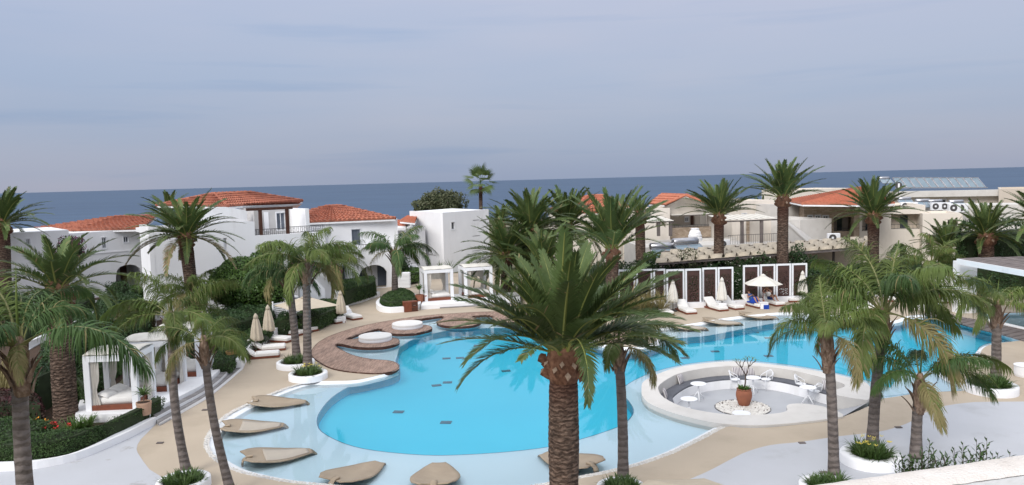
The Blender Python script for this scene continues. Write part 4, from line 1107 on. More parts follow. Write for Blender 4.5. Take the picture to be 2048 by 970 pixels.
# bistro tables
def make_table():
    th = thing('bistro_table', '', 'table')
    MB().lathe([(.33, .715), (.345, .725), (.345, .74), (.33, .75)], (0, 0, 0), 28).build('table_top', M['wmetal'], th)
    MB().lathe([(.035, .34), (.03, .5), (.045, .66), (.09, .714)], (0, 0, 0), 12).build('column', M['wmetal'], th, True)
    for k in range(3):
        a = k * 2.094 + .4; MB().tube([(0, 0, .40), (math.cos(a) * .12, math.sin(a) * .12, .26), (math.cos(a) * .28, math.sin(a) * .28, .02)], [.032, .024, .02], 8).build('leg', M['wmetal'], th, True)
    return th
def make_chair():
    th = thing('bistro_chair', '', 'chair')
    b = MB(); b.lathe([(.21, .44), (.225, .455), (.22, .475), (.1, .48)], (0, 0, 0), 20); b.build('seat', M['wmetal'], th)
    for x, y in ((-.17, -.15), (.17, -.15)): MB().tube([(x, y, .45), (x * 1.2, y * 1.25, 0)], [.014, .012], 6).build('leg', M['wmetal'], th, True)
    for s_ in (-1, 1): MB().tube([(s_ * .2, .22, 0), (s_ * .19, .17, .45), (s_ * .23, .2, .66), (s_ * .22, .24, .8)], .014, 6).build('leg', M['wmetal'], th, True)
    b = MB(); pts = []
    for i in range(17):
        a = -.15 + (math.pi + .3) * i / 16; pts.append((math.cos(a) * .27, .05 + math.sin(a) * .23, .66 + .17 * max(0, math.sin(a)) ** 1.5))
    b.tube(pts, .016, 6); b.build('arm_rail', M['wmetal'], th, True)
    b = MB(); pts = [(-.19, .20, .5)] + [(math.cos(a) * .2, .22 + .04 * math.sin(a), .62 + .26 * math.sin(a)) for a in np.linspace(math.pi, 0, 9)] + [(.19, .20, .5)]
    b.tube(pts, .014, 6)
    for i in range(5): b.tube([(-.12 + .06 * i, .2, .47), (-.12 + .06 * i, .245, .62 + .25 * math.sqrt(max(0, 1 - ((-.12 + .06 * i) / .2) ** 2)))], .007, 5)
    b.build('backrest', M['wmetal'], th, True)
    b = MB(); b.tube([(-.19, -.17, .2), (.19, -.17, .2)], .008, 5); b.tube([(-.2, .19, .22), (.2, .19, .22)], .008, 5); b.tube([(-.19, -.17, .2), (-.2, .19, .22)], .008, 5); b.tube([(.19, -.17, .2), (.2, .19, .22)], .008, 5); b.build('stretcher', M['wmetal'], th, True)
    for s_ in (-1, 1): MB().tube([(s_ * .18, -.14, .45), (s_ * .25, -.1, .58), (s_ * .265, .05, .66)], .013, 6).build('arm_support', M['wmetal'], th, True)
    return th
T0 = make_table()
for k, (x, y, lab) in enumerate([(1397,763,'round white bistro table in front of the pair of cushions, left side of lounge'),(1378,793,'round white bistro table nearest the left end of the grey bench'),(1483,821.5,'round white bistro table standing on the pebbles before the clay urn'),(1506,751,'round white bistro table behind the urn between two rattan chairs'),(1616,770,'round white bistro table with two chairs at the right of the lounge')]):
    p = P(x, y, 0); p.z = ZF
    copy_thing(T0, p, k * .7, lab, 'white bistro tables in the sunken lounge') if k else None
    if k == 0: T0.location = p; T0['label'] = lab; T0['group'] = 'white bistro tables in the sunken lounge'
C0 = make_chair()
for k, (x, y, rz, lab) in enumerate([(1470,778,R(75),'white rattan chair at the back left of the terracotta urn'),(1532,778,R(-70),'white rattan chair at the back right of the terracotta urn'),(1602,788,R(60),'white rattan chair on the left of the right hand table'),(1629,803,R(200),'white rattan chair in front of the right hand table, back to the camera')]):
    p = P(x, y, ZF); g = 'white rattan bistro chairs'
    if k == 0: C0.location = p; C0.rotation_euler[2] = rz; C0['label'] = lab; C0['group'] = g
    else: copy_thing(C0, p, rz, lab, g)
# pebble bed with the urn
pc = P(1485, 816, ZF); rx = (P(1539, 816, ZF) - pc).length
pp = []
while len(pp) < 1500:
    x, y = rng.uniform(-1, 1, 2)
    if x * x + y * y < 1: pp.append((pc.x + x * rx, pc.y + y * rx))
pbd = thing('pebble_bed', 'round bed of white pebbles sunk in the lounge floor around the urn', 'pebble bed', (pc.x, pc.y, ZF))
MB().lathe([(rx * .98, .004), (rx * .98, .008)], tuple(pc), 40).build('bed_base', M['soil'], pbd)
stones('pebbles', np.array(pp), .055, 9, parent=pbd, z=ZF + .01)
MB().lathe([(rx, .0), (rx, .03), (rx * 1.03, .03), (rx * 1.03, 0)], tuple(pc), 40).build('metal_edging', M['metal'], pbd)
uc = P(1488, 811, ZF)
ur = thing('terracotta_urn', 'large terracotta urn planted with a bare branched shrub amid white pebbles', 'urn', tuple(uc))
MB().lathe([(.19, 0), (.22, .03), (.29, .23), (.335, .42), (.33, .57), (.30, .67), (.28, .70), (.30, .71), (.31, .74), (.28, .75), (.26, .71)], tuple(uc), 28).build('urn_body', M['terra'], ur, True)
MB().lathe([(.27, .69), (.27, .715)], tuple(uc), 20).build('soil', M['soil'], ur)
pl = thing('frangipani_plant', 'bare forked frangipani with few narrow leaves growing from the terracotta urn', 'plant', (uc.x, uc.y, ZF + .71))
b = MB(); lv = []
def br_(p, d, L, r_, dep):
    e = p + d * L; b.tube([p, (p + e) / 2 + Vector((.02, 0, -.02)), e], [r_, r_ * .85, r_ * .75], 6)
    if dep == 0: lv.append((e, d)); return
    for k in range(2 + (dep == 2)):
        a = k * 2.4 + dep * 1.3 + p.x; dd = (d + Vector((math.cos(a), math.sin(a) * .6, .15)) * .75).normalized(); br_(e, dd, L * .66, r_ * .7, dep - 1)
br_(Vector((uc.x, uc.y, ZF + .70)), Vector((.12, 0, 1)).normalized(), .6, .04, 3)
b.build('stem', M['bark'], pl, True)
b = MB()
for e, d in lv:
    for k in range(4):
        a = k * 1.6 + e.x * 7; dd = Vector((math.cos(a), math.sin(a), .35)).normalized(); s_ = dd.cross(Vector((0, 0, 1))).normalized() * .02; L = .2
        b.add([e, e + dd * L * .5 - s_, e + dd * L - Vector((0, 0, .05)), e + dd * L * .5 + s_], [(0, 1, 2, 3)])
b.build('leaves', M['bush'], pl, kind='stuff')
tufts('urn_greenery', [(uc.x + .12 * math.cos(a), uc.y + .12 * math.sin(a), ZF + .71) for a in (0, 1.6, 3.1, 4.7)], 'low green trailing plants in the mouth of the terracotta urn', seed=7, h=.22, n=30, m_='bush')

# ------------------------------------------------------------------ leaf shaped pool loungers
def leaf_lounger_mesh(pad=False, k=1.0):
    n, m_ = 26, 9; L, Wd = 2.35, .80; vs = []
    for i in range(n + 1):
        u = i / n
        # u=0 at the raised stem end, u=1 at the pointed tip
        wd = Wd * (math.sin(math.pi * min(1, (u * .93 + .07)) ** .62) ** .75) * (1 - .15 * u)
        if u < .07: wd = Wd * (.55 + u * 3.0)
        z = .20 * (1 - min(1, u / .6)) ** 1.3 + .11 + .02 * math.sin(max(0, (u - .4) / .6) * math.pi)
        if u > .9: z -= (u - .9) * 2.0
        xx = -L / 2 + L * u
        for j in range(m_ + 1):
            v = j / m_ * 2 - 1
            back = .16 * (abs(v) ** 2) * max(0, .16 - u) / .16   # heart lobes sweep back beside the stem
            vs.append((xx - back * 1.2, v * wd, z + (.05 * v * v - .05 * (1 - v * v)) * (1 - u)))
    fs = []
    for i in range(n):
        for j in range(m_): a = i * (m_ + 1) + j; fs.append((a, a + m_ + 1, a + m_ + 2, a + 1))
    return vs, fs
def make_leaf(padded):
    th = thing('leaf_lounger', '', 'lounger')
    vs, fs = leaf_lounger_mesh()
    o = MB().add(vs, fs).build('shell', M['tan'], th, True, thick=.045)
    if padded:
        sub = [v for v in vs]; f2 = [f for i, f in enumerate(fs) if 6 <= i // 9 <= 21 and 1 <= i % 9 <= 7]
        MB().add([(x, y, z + .035) for x, y, z in sub], f2).build('seat_pad', M['tanpad'], th, True, thick=.02)
    b = MB(); pts = [(-1.0, 0, .31), (-1.17, 0, .31), (-1.28, 0, .22), (-1.32, 0, .14), (-1.34, 0, .0)]
    b2 = len(b.v)
    for i, p in enumerate(pts):
        for a, c in ((-.10, .02), (.10, .02), (.10, -.03), (-.10, -.03)): b.v.append((p[0] + (c if i > 1 else 0), a * (1 + .15 * (i == 4)), p[2] + (c if i < 2 else 0)))
    for i in range(4):
        for k in range(4): b.f.append((i * 4 + k, i * 4 + (k + 1) % 4, i * 4 + 4 + (k + 1) % 4, i * 4 + 4 + k)); b.m.append(0)
    b.f.append((16, 17, 18, 19)); b.m.append(0)
    b.build('stem_leg', M['tan'], th, True)
    MB().box((-.15, 0, .0), (.4, .2, .08), bev=.02).build('foot', M['tan'], th)
    MB().box((.7, 0, .0), (.3, .14, .08), bev=.02).build('foot', M['tan'], th)
    return th
LF = [make_leaf(False), make_leaf(True)]
LSP = [(566,812,6,0,'tan leaf shaped lounger farthest up the left shelf of the pool'),(517,861,12,1,'tan leaf shaped lounger with pale pad at the far left edge of the pool'),(568,918,24,1,'tan leaf shaped lounger with pale pad, lower left of the pool'),(722,951,58,0,'tan leaf shaped lounger left of centre at the near pool edge'),(874,955,91,0,'tan leaf shaped lounger seen end on at the near pool edge'),(1128,928,135,0,'tan leaf shaped lounger partly hidden behind the stout palm trunk'),
 (1380,660,-20,1,'tan leaf shaped lounger, left of the three on the far shelf'),(1450,650,-16,1,'tan leaf shaped lounger, middle of the three on the far shelf'),(1522,638,-16,0,'tan leaf shaped lounger, right of the three on the far shelf')]
used_ = set()
for x, y, az, pd, lab in LSP:
    p = P(x, y, -.25); g = 'leaf shaped loungers standing in the shallow water'
    if pd not in used_:
        used_.add(pd); o = LF[pd]; o.location = p; o.rotation_euler[2] = R(az); o['label'] = lab; o['group'] = g
    else: copy_thing(LF[pd], p, R(az), lab, g)
# handrail
hr = thing('handrail', 'curved steel handrail at the pool steps beside the round planter', 'handrail', tuple(P(1933, 782, 0)))
a, c = P(1933, 782, 0), P(1880, 760, -.1)
MB().tube([a, a + Vector((0, 0, .75)), a + Vector((-.06, .03, .86)), a + Vector((-.2, .1, .9)), c + Vector((0, 0, .72)), c + Vector((-.06, .05, .6)), c + Vector((-.07, .06, -.1))], .024, 8).build('rail', M['chrome'], hr, True)
MB().lathe([(.06, 0), (.06, .02)], tuple(a), 12).build('base_plate', M['metal'], hr)
# ================================================================== BUILDINGS
Z3 = Vector((0, 0, 1))
class Face:
    def __init__(s, A, B):
        s.O = Vector((A.x, A.y, 0)); d = Vector((B.x - A.x, B.y - A.y, 0)); s.L = d.length; s.U = d.normalized(); s.Nn = Vector((s.U.y, -s.U.x, 0))
    def hit(s, px, py):
        d = ray(px, py); t = (s.O - CAM).dot(s.Nn) / d.dot(s.Nn); p = CAM + d * t
        return ((p - s.O).dot(s.U), p.z)
    def at(s, u, z, w_=0.0): return s.O + s.U * u + Z3 * z + s.Nn * w_
    def shift(s, back):
        o = s.O - s.Nn * back; return Face(o, o + s.U * s.L)
    def prism(s, b, poly, w0, w1, holes=(), mi=0):
        q = MB().prism(poly, w0, w1, holes); k = len(b.v)
        b.v += [tuple(s.at(v[0], v[1], v[2])) for v in q.v]
        # (u, z, w) is left handed here, so flip
        b.f += [tuple(i + k for i in reversed(f)) for f in q.f] if s.U.cross(Z3).dot(s.Nn) < 0 else [tuple(i + k for i in f) for f in q.f]
        b.m += [mi] * len(q.f); return b
    def rect(s, u0, z0, u1, z1): return [(u0, z0), (u1, z0), (u1, z1), (u0, z1)]
    def px_rect(s, x0, y0, x1, y1):
        a, b_ = s.hit(x0, (y0 + y1) / 2)[0], s.hit(x1, (y0 + y1) / 2)[0]; xm = (x0 + x1) / 2
        return s.rect(a, s.hit(xm, y1)[1], b_, s.hit(xm, y0)[1])
def face(x0, D0, x1, D1): return Face(W(x0, 450, D0), W(x1, 450, D1))
def window(F, r, th, frame=.06, mull=1, pane='glass', fm='wmetal', depth=.12, sill=True, name='window'):
    (u0, z0), (u1, z1) = r[0], r[2]
    b = MB(); F.prism(b, F.rect(u0 - .07, z0 - .07, u1 + .07, z1 + .07), -.0, .035, [F.rect(u0 + .002, z0 + .002, u1 - .002, z1 - .002)])
    F.prism(b, F.rect(u0 + .003, z0 + .003, u1 - .003, z1 - .003), -depth, -depth + .05, [F.rect(u0 + frame, z0 + frame, u1 - frame, z1 - frame)])
    for k in range(mull):
        u = u0 + (u1 - u0) * (k + 1) / (mull + 1); F.prism(b, F.rect(u - .025, z0 + frame, u + .025, z1 - frame), -depth, -depth + .04)
    fr_ = b.build(name, M[fm], th)
    b = MB(); F.prism(b, F.rect(u0, z0, u1, z1), -depth - .03, -depth - .01); pn = b.build('pane', M[pane], None)
    pn.parent = fr_
    me = pn.data; o = Vector(th['_w'])
    for v in me.vertices: v.co -= o
    return fr_
def railing(F, u0, u1, z0, z1, th, w_=0.0, m_='metal', step=.14, scroll=True):
    b = MB()
    for z in (z0 + .06, z1): b.beam(F.at(u0, z, w_), F.at(u1, z, w_), .04, .04)
    n = max(2, int((u1 - u0) / step))
    for k in range(n + 1):
        u = u0 + (u1 - u0) * k / n; b.beam(F.at(u, z0, w_), F.at(u, z1, w_), .018, .018, up=F.U)
    if scroll:
        for k in range(n):
            if k % 2: continue
            u = u0 + (u1 - u0) * (k + .5) / n; zc = (z0 + z1) / 2; rr = min(step * .6, .09)
            b.tube([F.at(u + math.cos(a) * rr, zc + math.sin(a) * rr * 2, w_) for a in np.linspace(0, 6.28, 9)], .012, 4, cap=False)
    return b.build('railing', M[m_], th)
def tiles(b, P0, P1, P2, P3, col=.42, row=.5, mi=0):
    """rows of barrel tiles; eave P0->P1, top edge P3->P2"""
    P0, P1, P2, P3 = map(Vector, (P0, P1, P2, P3))
    Wd = (P1 - P0).length; H = ((P3 + P2) / 2 - (P0 + P1) / 2).length
    nc = max(3, int(Wd / col)); nr = max(2, int(H / row)); n_ = (P1 - P0).cross(P3 - P0)
    if n_.length < 1e-6: n_ = (P1 - P0).cross(P2 - P0)
    n_.normalize()
    if n_.z < 0: n_ = -n_
    for j in range(nr):
        k = len(b.v)
        for e, (t, lift) in enumerate(((j / nr, .10), ((j + 1) / nr, .0))):
            for i in range(nc * 3 + 1):
                s_ = i / (nc * 3); p = P0.lerp(P1, s_).lerp(P3.lerp(P2, s_), t)
                h = (0, .13, .13)[i % 3]
                b.v.append(tuple(p + n_ * (h + lift)))
        m_ = nc * 3 + 1
        for i in range(m_ - 1): b.f.append((k + i, k + i + 1, k + m_ + i + 1, k + m_ + i)); b.m.append(mi)
        # butt ends of the row
        k2 = len(b.v)
        for i in range(m_): b.v.append(tuple(P0.lerp(P1, i / (m_ - 1)).lerp(P3.lerp(P2, i / (m_ - 1)), j / nr) - n_ * .01))
        for i in range(m_ - 1): b.f.append((k2 + i, k2 + i + 1, k + i + 1, k + i)); b.m.append(mi)
    return b
def roof(th, slopes, hips, m_='tile', soffit=None):
    o = None
    R0 = None
    for k, s_ in enumerate(slopes):
        b = MB(); tiles(b, *s_); o = b.build('roof', M[m_], th); R0 = R0 or o
        b = MB(); n_ = 4; q = [Vector(p) - Z3 * .03 for p in s_]; q2 = [p - Z3 * .14 for p in q]
        b.add(q + q2, [(3, 2, 1, 0)] if False else [(0, 1, 5, 4), (4, 5, 6, 7)]); e = b.build('eave', M['white'], None); e.parent = o
        for v in e.data.vertices: v.co -= Vector(th['_w'])
    b = MB()
    for a, c in hips:
        a, c = Vector(a), Vector(c); n = max(2, int((c - a).length / .35))
        for i in range(n):
            b.tube([a.lerp(c, i / n) + Z3 * .07, a.lerp(c, (i + 1.1) / n) + Z3 * .05], [.13, .105], 8)
    if hips: b.build('ridge_tiles', M[m_], th, kind='stuff')
def prism_box(F, u0, u1, z0, z1, w0, w1, m_, th, name):
    b = MB(); F.prism(b, F.rect(u0, z0, u1, z1), w0, w1); return b.build(name, M[m_], th)
def shell(F, th, u0, u1, ztop, back, m_='white', z0=-.3, holes=(), outline=None, para=.0, name='wall', thick=.3, top=True):
    """front wall with openings, two side walls, a rear wall and a roof slab"""
    b = MB(); F.prism(b, outline or F.rect(u0, z0, u1, ztop), -thick, 0, holes); b.build(name, M[m_], th)
    for u in (u0, u1 - thick): b = MB(); F.prism(b, F.rect(u, z0, u + thick, ztop - .002), -back, -thick - .002); b.build(name, M[m_], th)
    b = MB(); F.prism(b, F.rect(u0 + thick, z0, u1 - thick, ztop - .004), -back, -back + thick); b.build(name, M[m_], th)
    if top: b = MB(); F.prism(b, F.rect(u0 + thick + .002, ztop - .35 - para, u1 - thick - .002, ztop - .01 - para), -back + thick + .002, -thick - .002); b.build('flat_roof', M[m_], th)
def W_z(px, py, z): return P(px, py, z)

# ---- B1 far left house
F = face(128, 62, 290, 67)
t1 = thing('villa', 'white villa with low red tiled hip roof and three small windows at the far left', 'house', tuple(F.O))
ue = F.hit(290, 500)[0]; zt = F.hit(200, 463)[1]
wins = [F.px_rect(157, 476, 167, 488), F.px_rect(204, 475, 213, 497), F.px_rect(247, 473, 257, 485)]
ar = [F.hit(232, 592)] + [F.hit(x, y) for x, y in ((232, 552), (234, 541), (240, 534), (250, 530), (260, 529), (272, 531), (280, 537), (283, 545), (283, 592))]
ar[0] = (ar[0][0], .02); ar[-1] = (ar[-1][0], .02)
shell(F, t1, -.0, ue, zt, 9, holes=wins + [ar])
for r in wins: window(F, r, t1)
b = MB(); F.prism(b, F.rect(0, F.hit(200, 506)[1] - .04, ue, F.hit(200, 506)[1] + .04), .002, .06); b.build('string_course', M['white'], t1)
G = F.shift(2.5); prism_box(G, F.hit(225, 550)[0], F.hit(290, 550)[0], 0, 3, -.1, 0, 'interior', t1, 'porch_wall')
prism_box(G, F.hit(266, 560)[0], F.hit(279, 560)[0], 0.01, 2.5, .01, .06, 'dkwood', t1, 'door')
prism_box(G, F.hit(240, 560)[0], F.hit(258, 560)[0], 0.6, 2.3, .01, .06, 'glass', t1, 'porch_window')
zr = zt + .05; E = [P(145, 462.5, zr), P(283, 458.5, zr)]; rid = [W(230, 434.5, 68), W(315, 432, 71)]
bl, brr = E[0] - F.Nn * 9, E[1] - F.Nn * 9 
roof(t1, [(E[0], E[1], rid[1], rid[0]), (E[0] + Z3 * 0, bl, rid[0], rid[0])], [(E[0], rid[0]), rid])
Fw = face(15, 59, 128, 61.5); t1b = thing('garden_house', 'plain white flat roofed wing at the left edge behind the palms', 'house', tuple(Fw.O))
w2 = [Fw.px_rect(52, 478, 60, 492)]
shell(Fw, t1b, -8, Fw.L + .3, Fw.hit(80, 463)[1], 8, holes=w2); window(Fw, w2[0], t1b)

# ---- B2 large house behind the round tree
F = face(296, 51.5, 510, 55.8)
t2 = thing('villa', 'large white villa with red tiled roof and dark posted corner balcony', 'house', tuple(F.O))
def H(x, y): return F.hit(x, y)
uR = H(652, 500)[0]
slot = F.px_rect(447, 476, 454, 500)
outl = [(0, -.3), (uR, -.3), (uR, H(650, 464)[1]), (H(510, 471)[0], H(510, 471)[1]), (H(509, 443)[0], H(509, 443)[1]), (H(497, 442)[0], H(497, 442)[1]), (0, H(296, 453)[1])]
zt2 = H(296, 453)[1]
b = MB(); F.prism(b, outl, -.3, 0, [slot]); b.build('wall', M['white'], t2)
b = MB(); F.prism(b, slot, -.25, -.2); b.build('recess_panel', M['white'], t2)
# slanting left side
Fs = Face(W(278, 450, 54.6), W(296, 450, 51.5)); b = MB(); Fs.prism(b, Fs.rect(0, -.3, Fs.L, zt2), -.3, -.002); b.build('wall', M['white'], t2)
b = MB(); F.prism(b, F.rect(.3, zt2 - .6, H(508, 450)[0], zt2 - .3), -6, -.302); b.build('terrace_slab', M['white'], t2)
# upper storey set back
G = F.shift(1.0)
def Gh(x, y): return G.hit(x, y)
u0, u1 = Gh(392, 430)[0], Gh(494, 430)[0]; ztu = Gh(450, 414)[1]
b = MB(); G.prism(b, [(u0, zt2 - .6), (u1, zt2 - .6), (Gh(494, 421)[0], Gh(494, 421)[1]), (Gh(452, 413)[0], ztu), (u0, ztu)], -.3, 0); b.build('wall', M['white'], t2)
K = F.shift(3.6); k0, k1 = K.hit(494, 430)[0], K.hit(586, 430)[0]; zk = K.hit(540, 470)[1] - .5
d1 = K.px_rect(501, 424, 515, 463); d2 = K.px_rect(528, 424, 537, 462); d3 = K.px_rect(553, 425, 571, 460)
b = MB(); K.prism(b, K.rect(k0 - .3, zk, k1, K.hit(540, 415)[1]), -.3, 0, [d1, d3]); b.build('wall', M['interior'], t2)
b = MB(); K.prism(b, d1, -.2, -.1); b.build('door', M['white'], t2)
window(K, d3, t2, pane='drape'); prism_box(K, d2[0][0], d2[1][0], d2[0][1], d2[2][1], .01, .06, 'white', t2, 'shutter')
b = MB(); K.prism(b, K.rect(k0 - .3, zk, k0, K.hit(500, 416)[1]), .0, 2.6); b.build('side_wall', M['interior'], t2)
b = MB(); K.prism(b, K.rect(k1 - .25, zk, k1 + .05, K.hit(584, 416)[1]), .0, 3.3); b.build('side_wall', M['white'], t2)
zb = H(540, 469)[1] - .15
b = MB(); F.prism(b, F.rect(H(510, 470)[0], zb - .2, uR, zb), -4.5, -.302); b.build('balcony_floor', M['white'], t2)
for x, y0, y1, w_ in ((524, 418, 470, .22), (577.5, 416, 467, .22)):
    u, zz = H(x, y1); prism_box(F, u - w_ / 2, u + w_ / 2, zb, H(x, y0)[1], -.28, -.06, 'dkwood', t2, 'balcony_post')
prism_box(F, H(494, 420)[0], H(586, 420)[0], H(540, 420)[1] - .0, H(540, 420)[1] + .2, -.3, -.04, 'dkwood', t2, 'balcony_beam')
railing(F, H(510, 465)[0], H(577, 465)[0], H(540, 470)[1], H(540, 458)[1], t2, -.12)
railing(F, H(580, 465)[0], H(650, 460)[0], H(615, 465)[1], H(615, 452)[1], t2, -.12)
prism_box(F.shift(3.0), F.shift(3).hit(586, 450)[0], F.shift(3).hit(655, 450)[0], 0, F.shift(3).hit(620, 456)[1], -.3, 0, 'white', t2, 'wall')
zE = 7.55
A, B, C = P(313, 411.5, zE), P(456, 413.5, zE), P(605, 402.5, zE); R1, R2 = W(429, 388.5, 61), W(496, 385.5, 64)
roof(t2, [(A, B, R1, R1), (B, C, R2, R1), (C, C + Vector((-6, 6, 0)), R2, R2), (A + Vector((1, 7, 0)), A, R1, R1)], [(A, R1), (B, R1), (R1, R2), (C, R2)], 'tile')
e0, e1 = P(491, 421, 7.15), P(592, 414.5, 7.15); roof(t2, [(e0, e1, W(604, 403.5, 63.5), W(470, 408, 58.5))], [], 'tile')
b = MB(); c0 = P(455, 413, 7.5)
# stair to the lower garden at the right
ST = thing('outdoor_stair', 'white outdoor stair with stepped side walls behind the open cream parasol', 'stairs', tuple(P(640, 600, 0)))
Fq = face(612, 52, 668, 53.5)
b = MB(); Fq.prism(b, [Fq.hit(625, 605), Fq.hit(651, 606), Fq.hit(650, 578), Fq.hit(628, 556), Fq.hit(600, 545), Fq.hit(600, 605)], -.25, 0); b.build('side_wall', M['white'], ST)
Fr2 = Fq.shift(1.6); b = MB(); Fr2.prism(b, [Fr2.hit(620, 600), Fr2.hit(663, 600), Fr2.hit(663, 566), Fr2.hit(630, 542), Fr2.hit(615, 535)], -.25, 0); b.build('side_wall', M['white'], ST)
for k in range(8):
    t = k / 8; u = Fq.hit(656, 600)[0] - .05 - k * .28
    prism_box(Fq, u - .28, u + .25, 0, .17 + .17 * k, -1.55, -.3 + .0 * k, 'white', ST, 'step')

# ---- B3 house with arch
F = face(584, 63.5, 797, 67.3)
t3 = thing('villa', 'white villa with low red tiled roof, wide arched porch and first floor terrace', 'house', tuple(F.O))
def H3(x, y): return F.hit(x, y)
ze3 = H3(690, 442)[1]
win = [F.px_rect(703, 458, 722, 491), F.px_rect(647, 460, 654.5, 472), F.px_rect(674, 534, 691, 561)]
uR3 = H3(797, 500)[0]
shell(F, t3, 0, uR3, ze3, 9, holes=win, top=False)
window(F, win[0], t3, pane='drape', mull=0); window(F, win[1], t3, mull=0); window(F, win[2], t3, pane='drape')
# projecting ground floor with the arch
G = Face(F.at(0, 0, 1.4), F.at(10, 0, 1.4))
ul, ur_, zt3 = G.hit(695, 520)[0], G.hit(797, 520)[0], G.hit(760, 494)[1]
ach = [G.hit(x, y) for x, y in ((718, 577), (718, 552), (722, 542), (730, 535), (741, 531), (750, 529.5), (760, 531), (769, 536), (774.5, 544), (774.5, 577))]
ach[0] = (ach[0][0], .02); ach[-1] = (ach[-1][0], .02)
b = MB(); G.prism(b, G.rect(ul, -.3, ur_, zt3), -.3, 0, [ach]); b.build('wall', M['white'], t3)
b = MB(); G.prism(b, G.rect(ul + .0, zt3 - .25, ur_, zt3 - .02), -1.39, -.302); b.build('terrace_slab', M['white'], t3)
prism_box(G, ur_ - .3, ur_, -.3, zt3 - .26, -1.39, -.302, 'white', t3, 'side_wall'); prism_box(G, ul, ul + .3, -.3, zt3 - .26, -1.39, -.302, 'white', t3, 'side_wall')
prism_box(G, ach[0][0] + .0, ach[0][0] + 1.0, 0.02, 2.4, -1.36, -1.33, 'glass', t3, 'porch_window')
prism_box(G, ach[0][0] + 2.0, ach[0][0] + 2.9, 0.02, 2.4, -1.36, -1.32, 'drape', t3, 'porch_door')
railing(G, G.hit(718, 493)[0], G.hit(783, 493)[0], G.hit(750, 496)[1], G.hit(750, 488)[1], t3, -.15)
prism_box(F, H3(680, 548)[0] - .4, H3(690, 548)[0] + .3, H3(685, 529)[1], H3(685, 529)[1] + .08, 0, .9, 'white', t3, 'window_canopy')
A, B = P(582, 447, ze3), P(791, 438, ze3); R1, R2 = W(651, 413.5, 68.5), W(679, 412, 69.5); back = -F.Nn * 8
roof(t3, [(A, B, R2, R1), (B, B + back, R2, R2), (A + back, A, R1, R1)], [(A, R1), (R1, R2), (B, R2)])
# ---- linking house right of it
F = face(770, 76, 850, 77); t3b = thing('villa', 'low white house with two small orange tiled roofs between villa and white cube', 'house', tuple(F.O))
shell(F, t3b, 0, F.L, F.hit(800, 458)[1], 5, top=False)
e = F.hit(800, 452)[1]
roof(t3b, [(P(772, 450, e), P(812, 452, e), W(826, 441, 79), W(786, 441, 79))], [], 'tile2')
e2 = e + .5; roof(t3b, [(P(800, 443, e2), P(830, 446, e2), W(835, 432, 83), W(815, 434, 83))], [], 'tile2')
prism_box(Face(F.at(0, 0, 2), F.at(9, 0, 2)), Face(F.at(0, 0, 2), F.at(9, 0, 2)).hit(784, 460)[0], Face(F.at(0, 0, 2), F.at(9, 0, 2)).hit(811, 460)[0], Face(F.at(0, 0, 2), F.at(9, 0, 2)).hit(800, 461)[1], Face(F.at(0, 0, 2), F.at(9, 0, 2)).hit(800, 456)[1], -3, 0, 'white', t3b, 'flat_canopy')
ws = [F.px_rect(797, 466, 804, 474)]; 
window(Face(F.at(0, 0, .14), F.at(9, 0, .14)), ws[0], t3b, mull=0)
ST2 = thing('outdoor_stair', 'broad white garden steps at the foot of the white cube house', 'stairs', tuple(P(824, 560, 0)))
Fz = face(805, 70, 843, 70.5)
for k in range(6): prism_box(Fz, Fz.hit(806, 560)[0], Fz.hit(843, 560)[0], 0, .2 * (k + 1), -.35 * (k + 1), -.35 * k - .002, 'white', ST2, 'step')
# ---- B4 white cube
Fl = Face(W(820, 450, 81), W(886, 450, 74.5)); Ff = Face(W(886, 450, 74.5), W(978, 450, 80))
t4 = thing('cube_house', 'blocky white windowless house with one tiny window and faint slots', 'house', tuple(Ff.O))
zt4 = Ff.hit(887, 425)[1]; zt4 = P(0, 0).z * 0 + Ff.hit(887, 425)[1]
wn = Ff.px_rect(902.5, 444, 909.5, 459)
slots = [Ff.px_rect(946, 439.5, 959, 441.2), Ff.px_rect(945, 471, 960, 472.6), Ff.px_rect(945, 500.5, 962, 502.2)]
b = MB(); Ff.prism(b, Ff.rect(0, -.3, Ff.L, zt4), -.3, 0, [wn] + slots); b.build('wall', M['white'], t4)
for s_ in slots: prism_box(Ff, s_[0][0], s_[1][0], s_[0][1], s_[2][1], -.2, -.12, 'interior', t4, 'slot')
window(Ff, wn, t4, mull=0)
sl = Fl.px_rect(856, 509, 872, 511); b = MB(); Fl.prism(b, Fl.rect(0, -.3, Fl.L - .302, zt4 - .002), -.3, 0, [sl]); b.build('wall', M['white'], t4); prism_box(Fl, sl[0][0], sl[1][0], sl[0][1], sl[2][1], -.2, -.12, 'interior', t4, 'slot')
cs = [Fl.at(0.2, 0, -.25), Fl.at(Fl.L - .6, 0, -.25), Ff.at(.4, 0, -.25), Ff.at(Ff.L - .05, 0, -.3), Ff.at(Ff.L - .05, 0, -.3) + (Fl.O - Ff.O)]
MB().prism([c.xy[:] for c in cs], zt4 - .4, zt4 - .05).build('flat_roof', M['white'], t4)
b = MB(); q = ccw([c.xy[:] for c in cs]); b.strip(q + [q[0]], q + [q[0]], -.3, zt4 - .06); b.build('rear_wall', M['white'], t4)

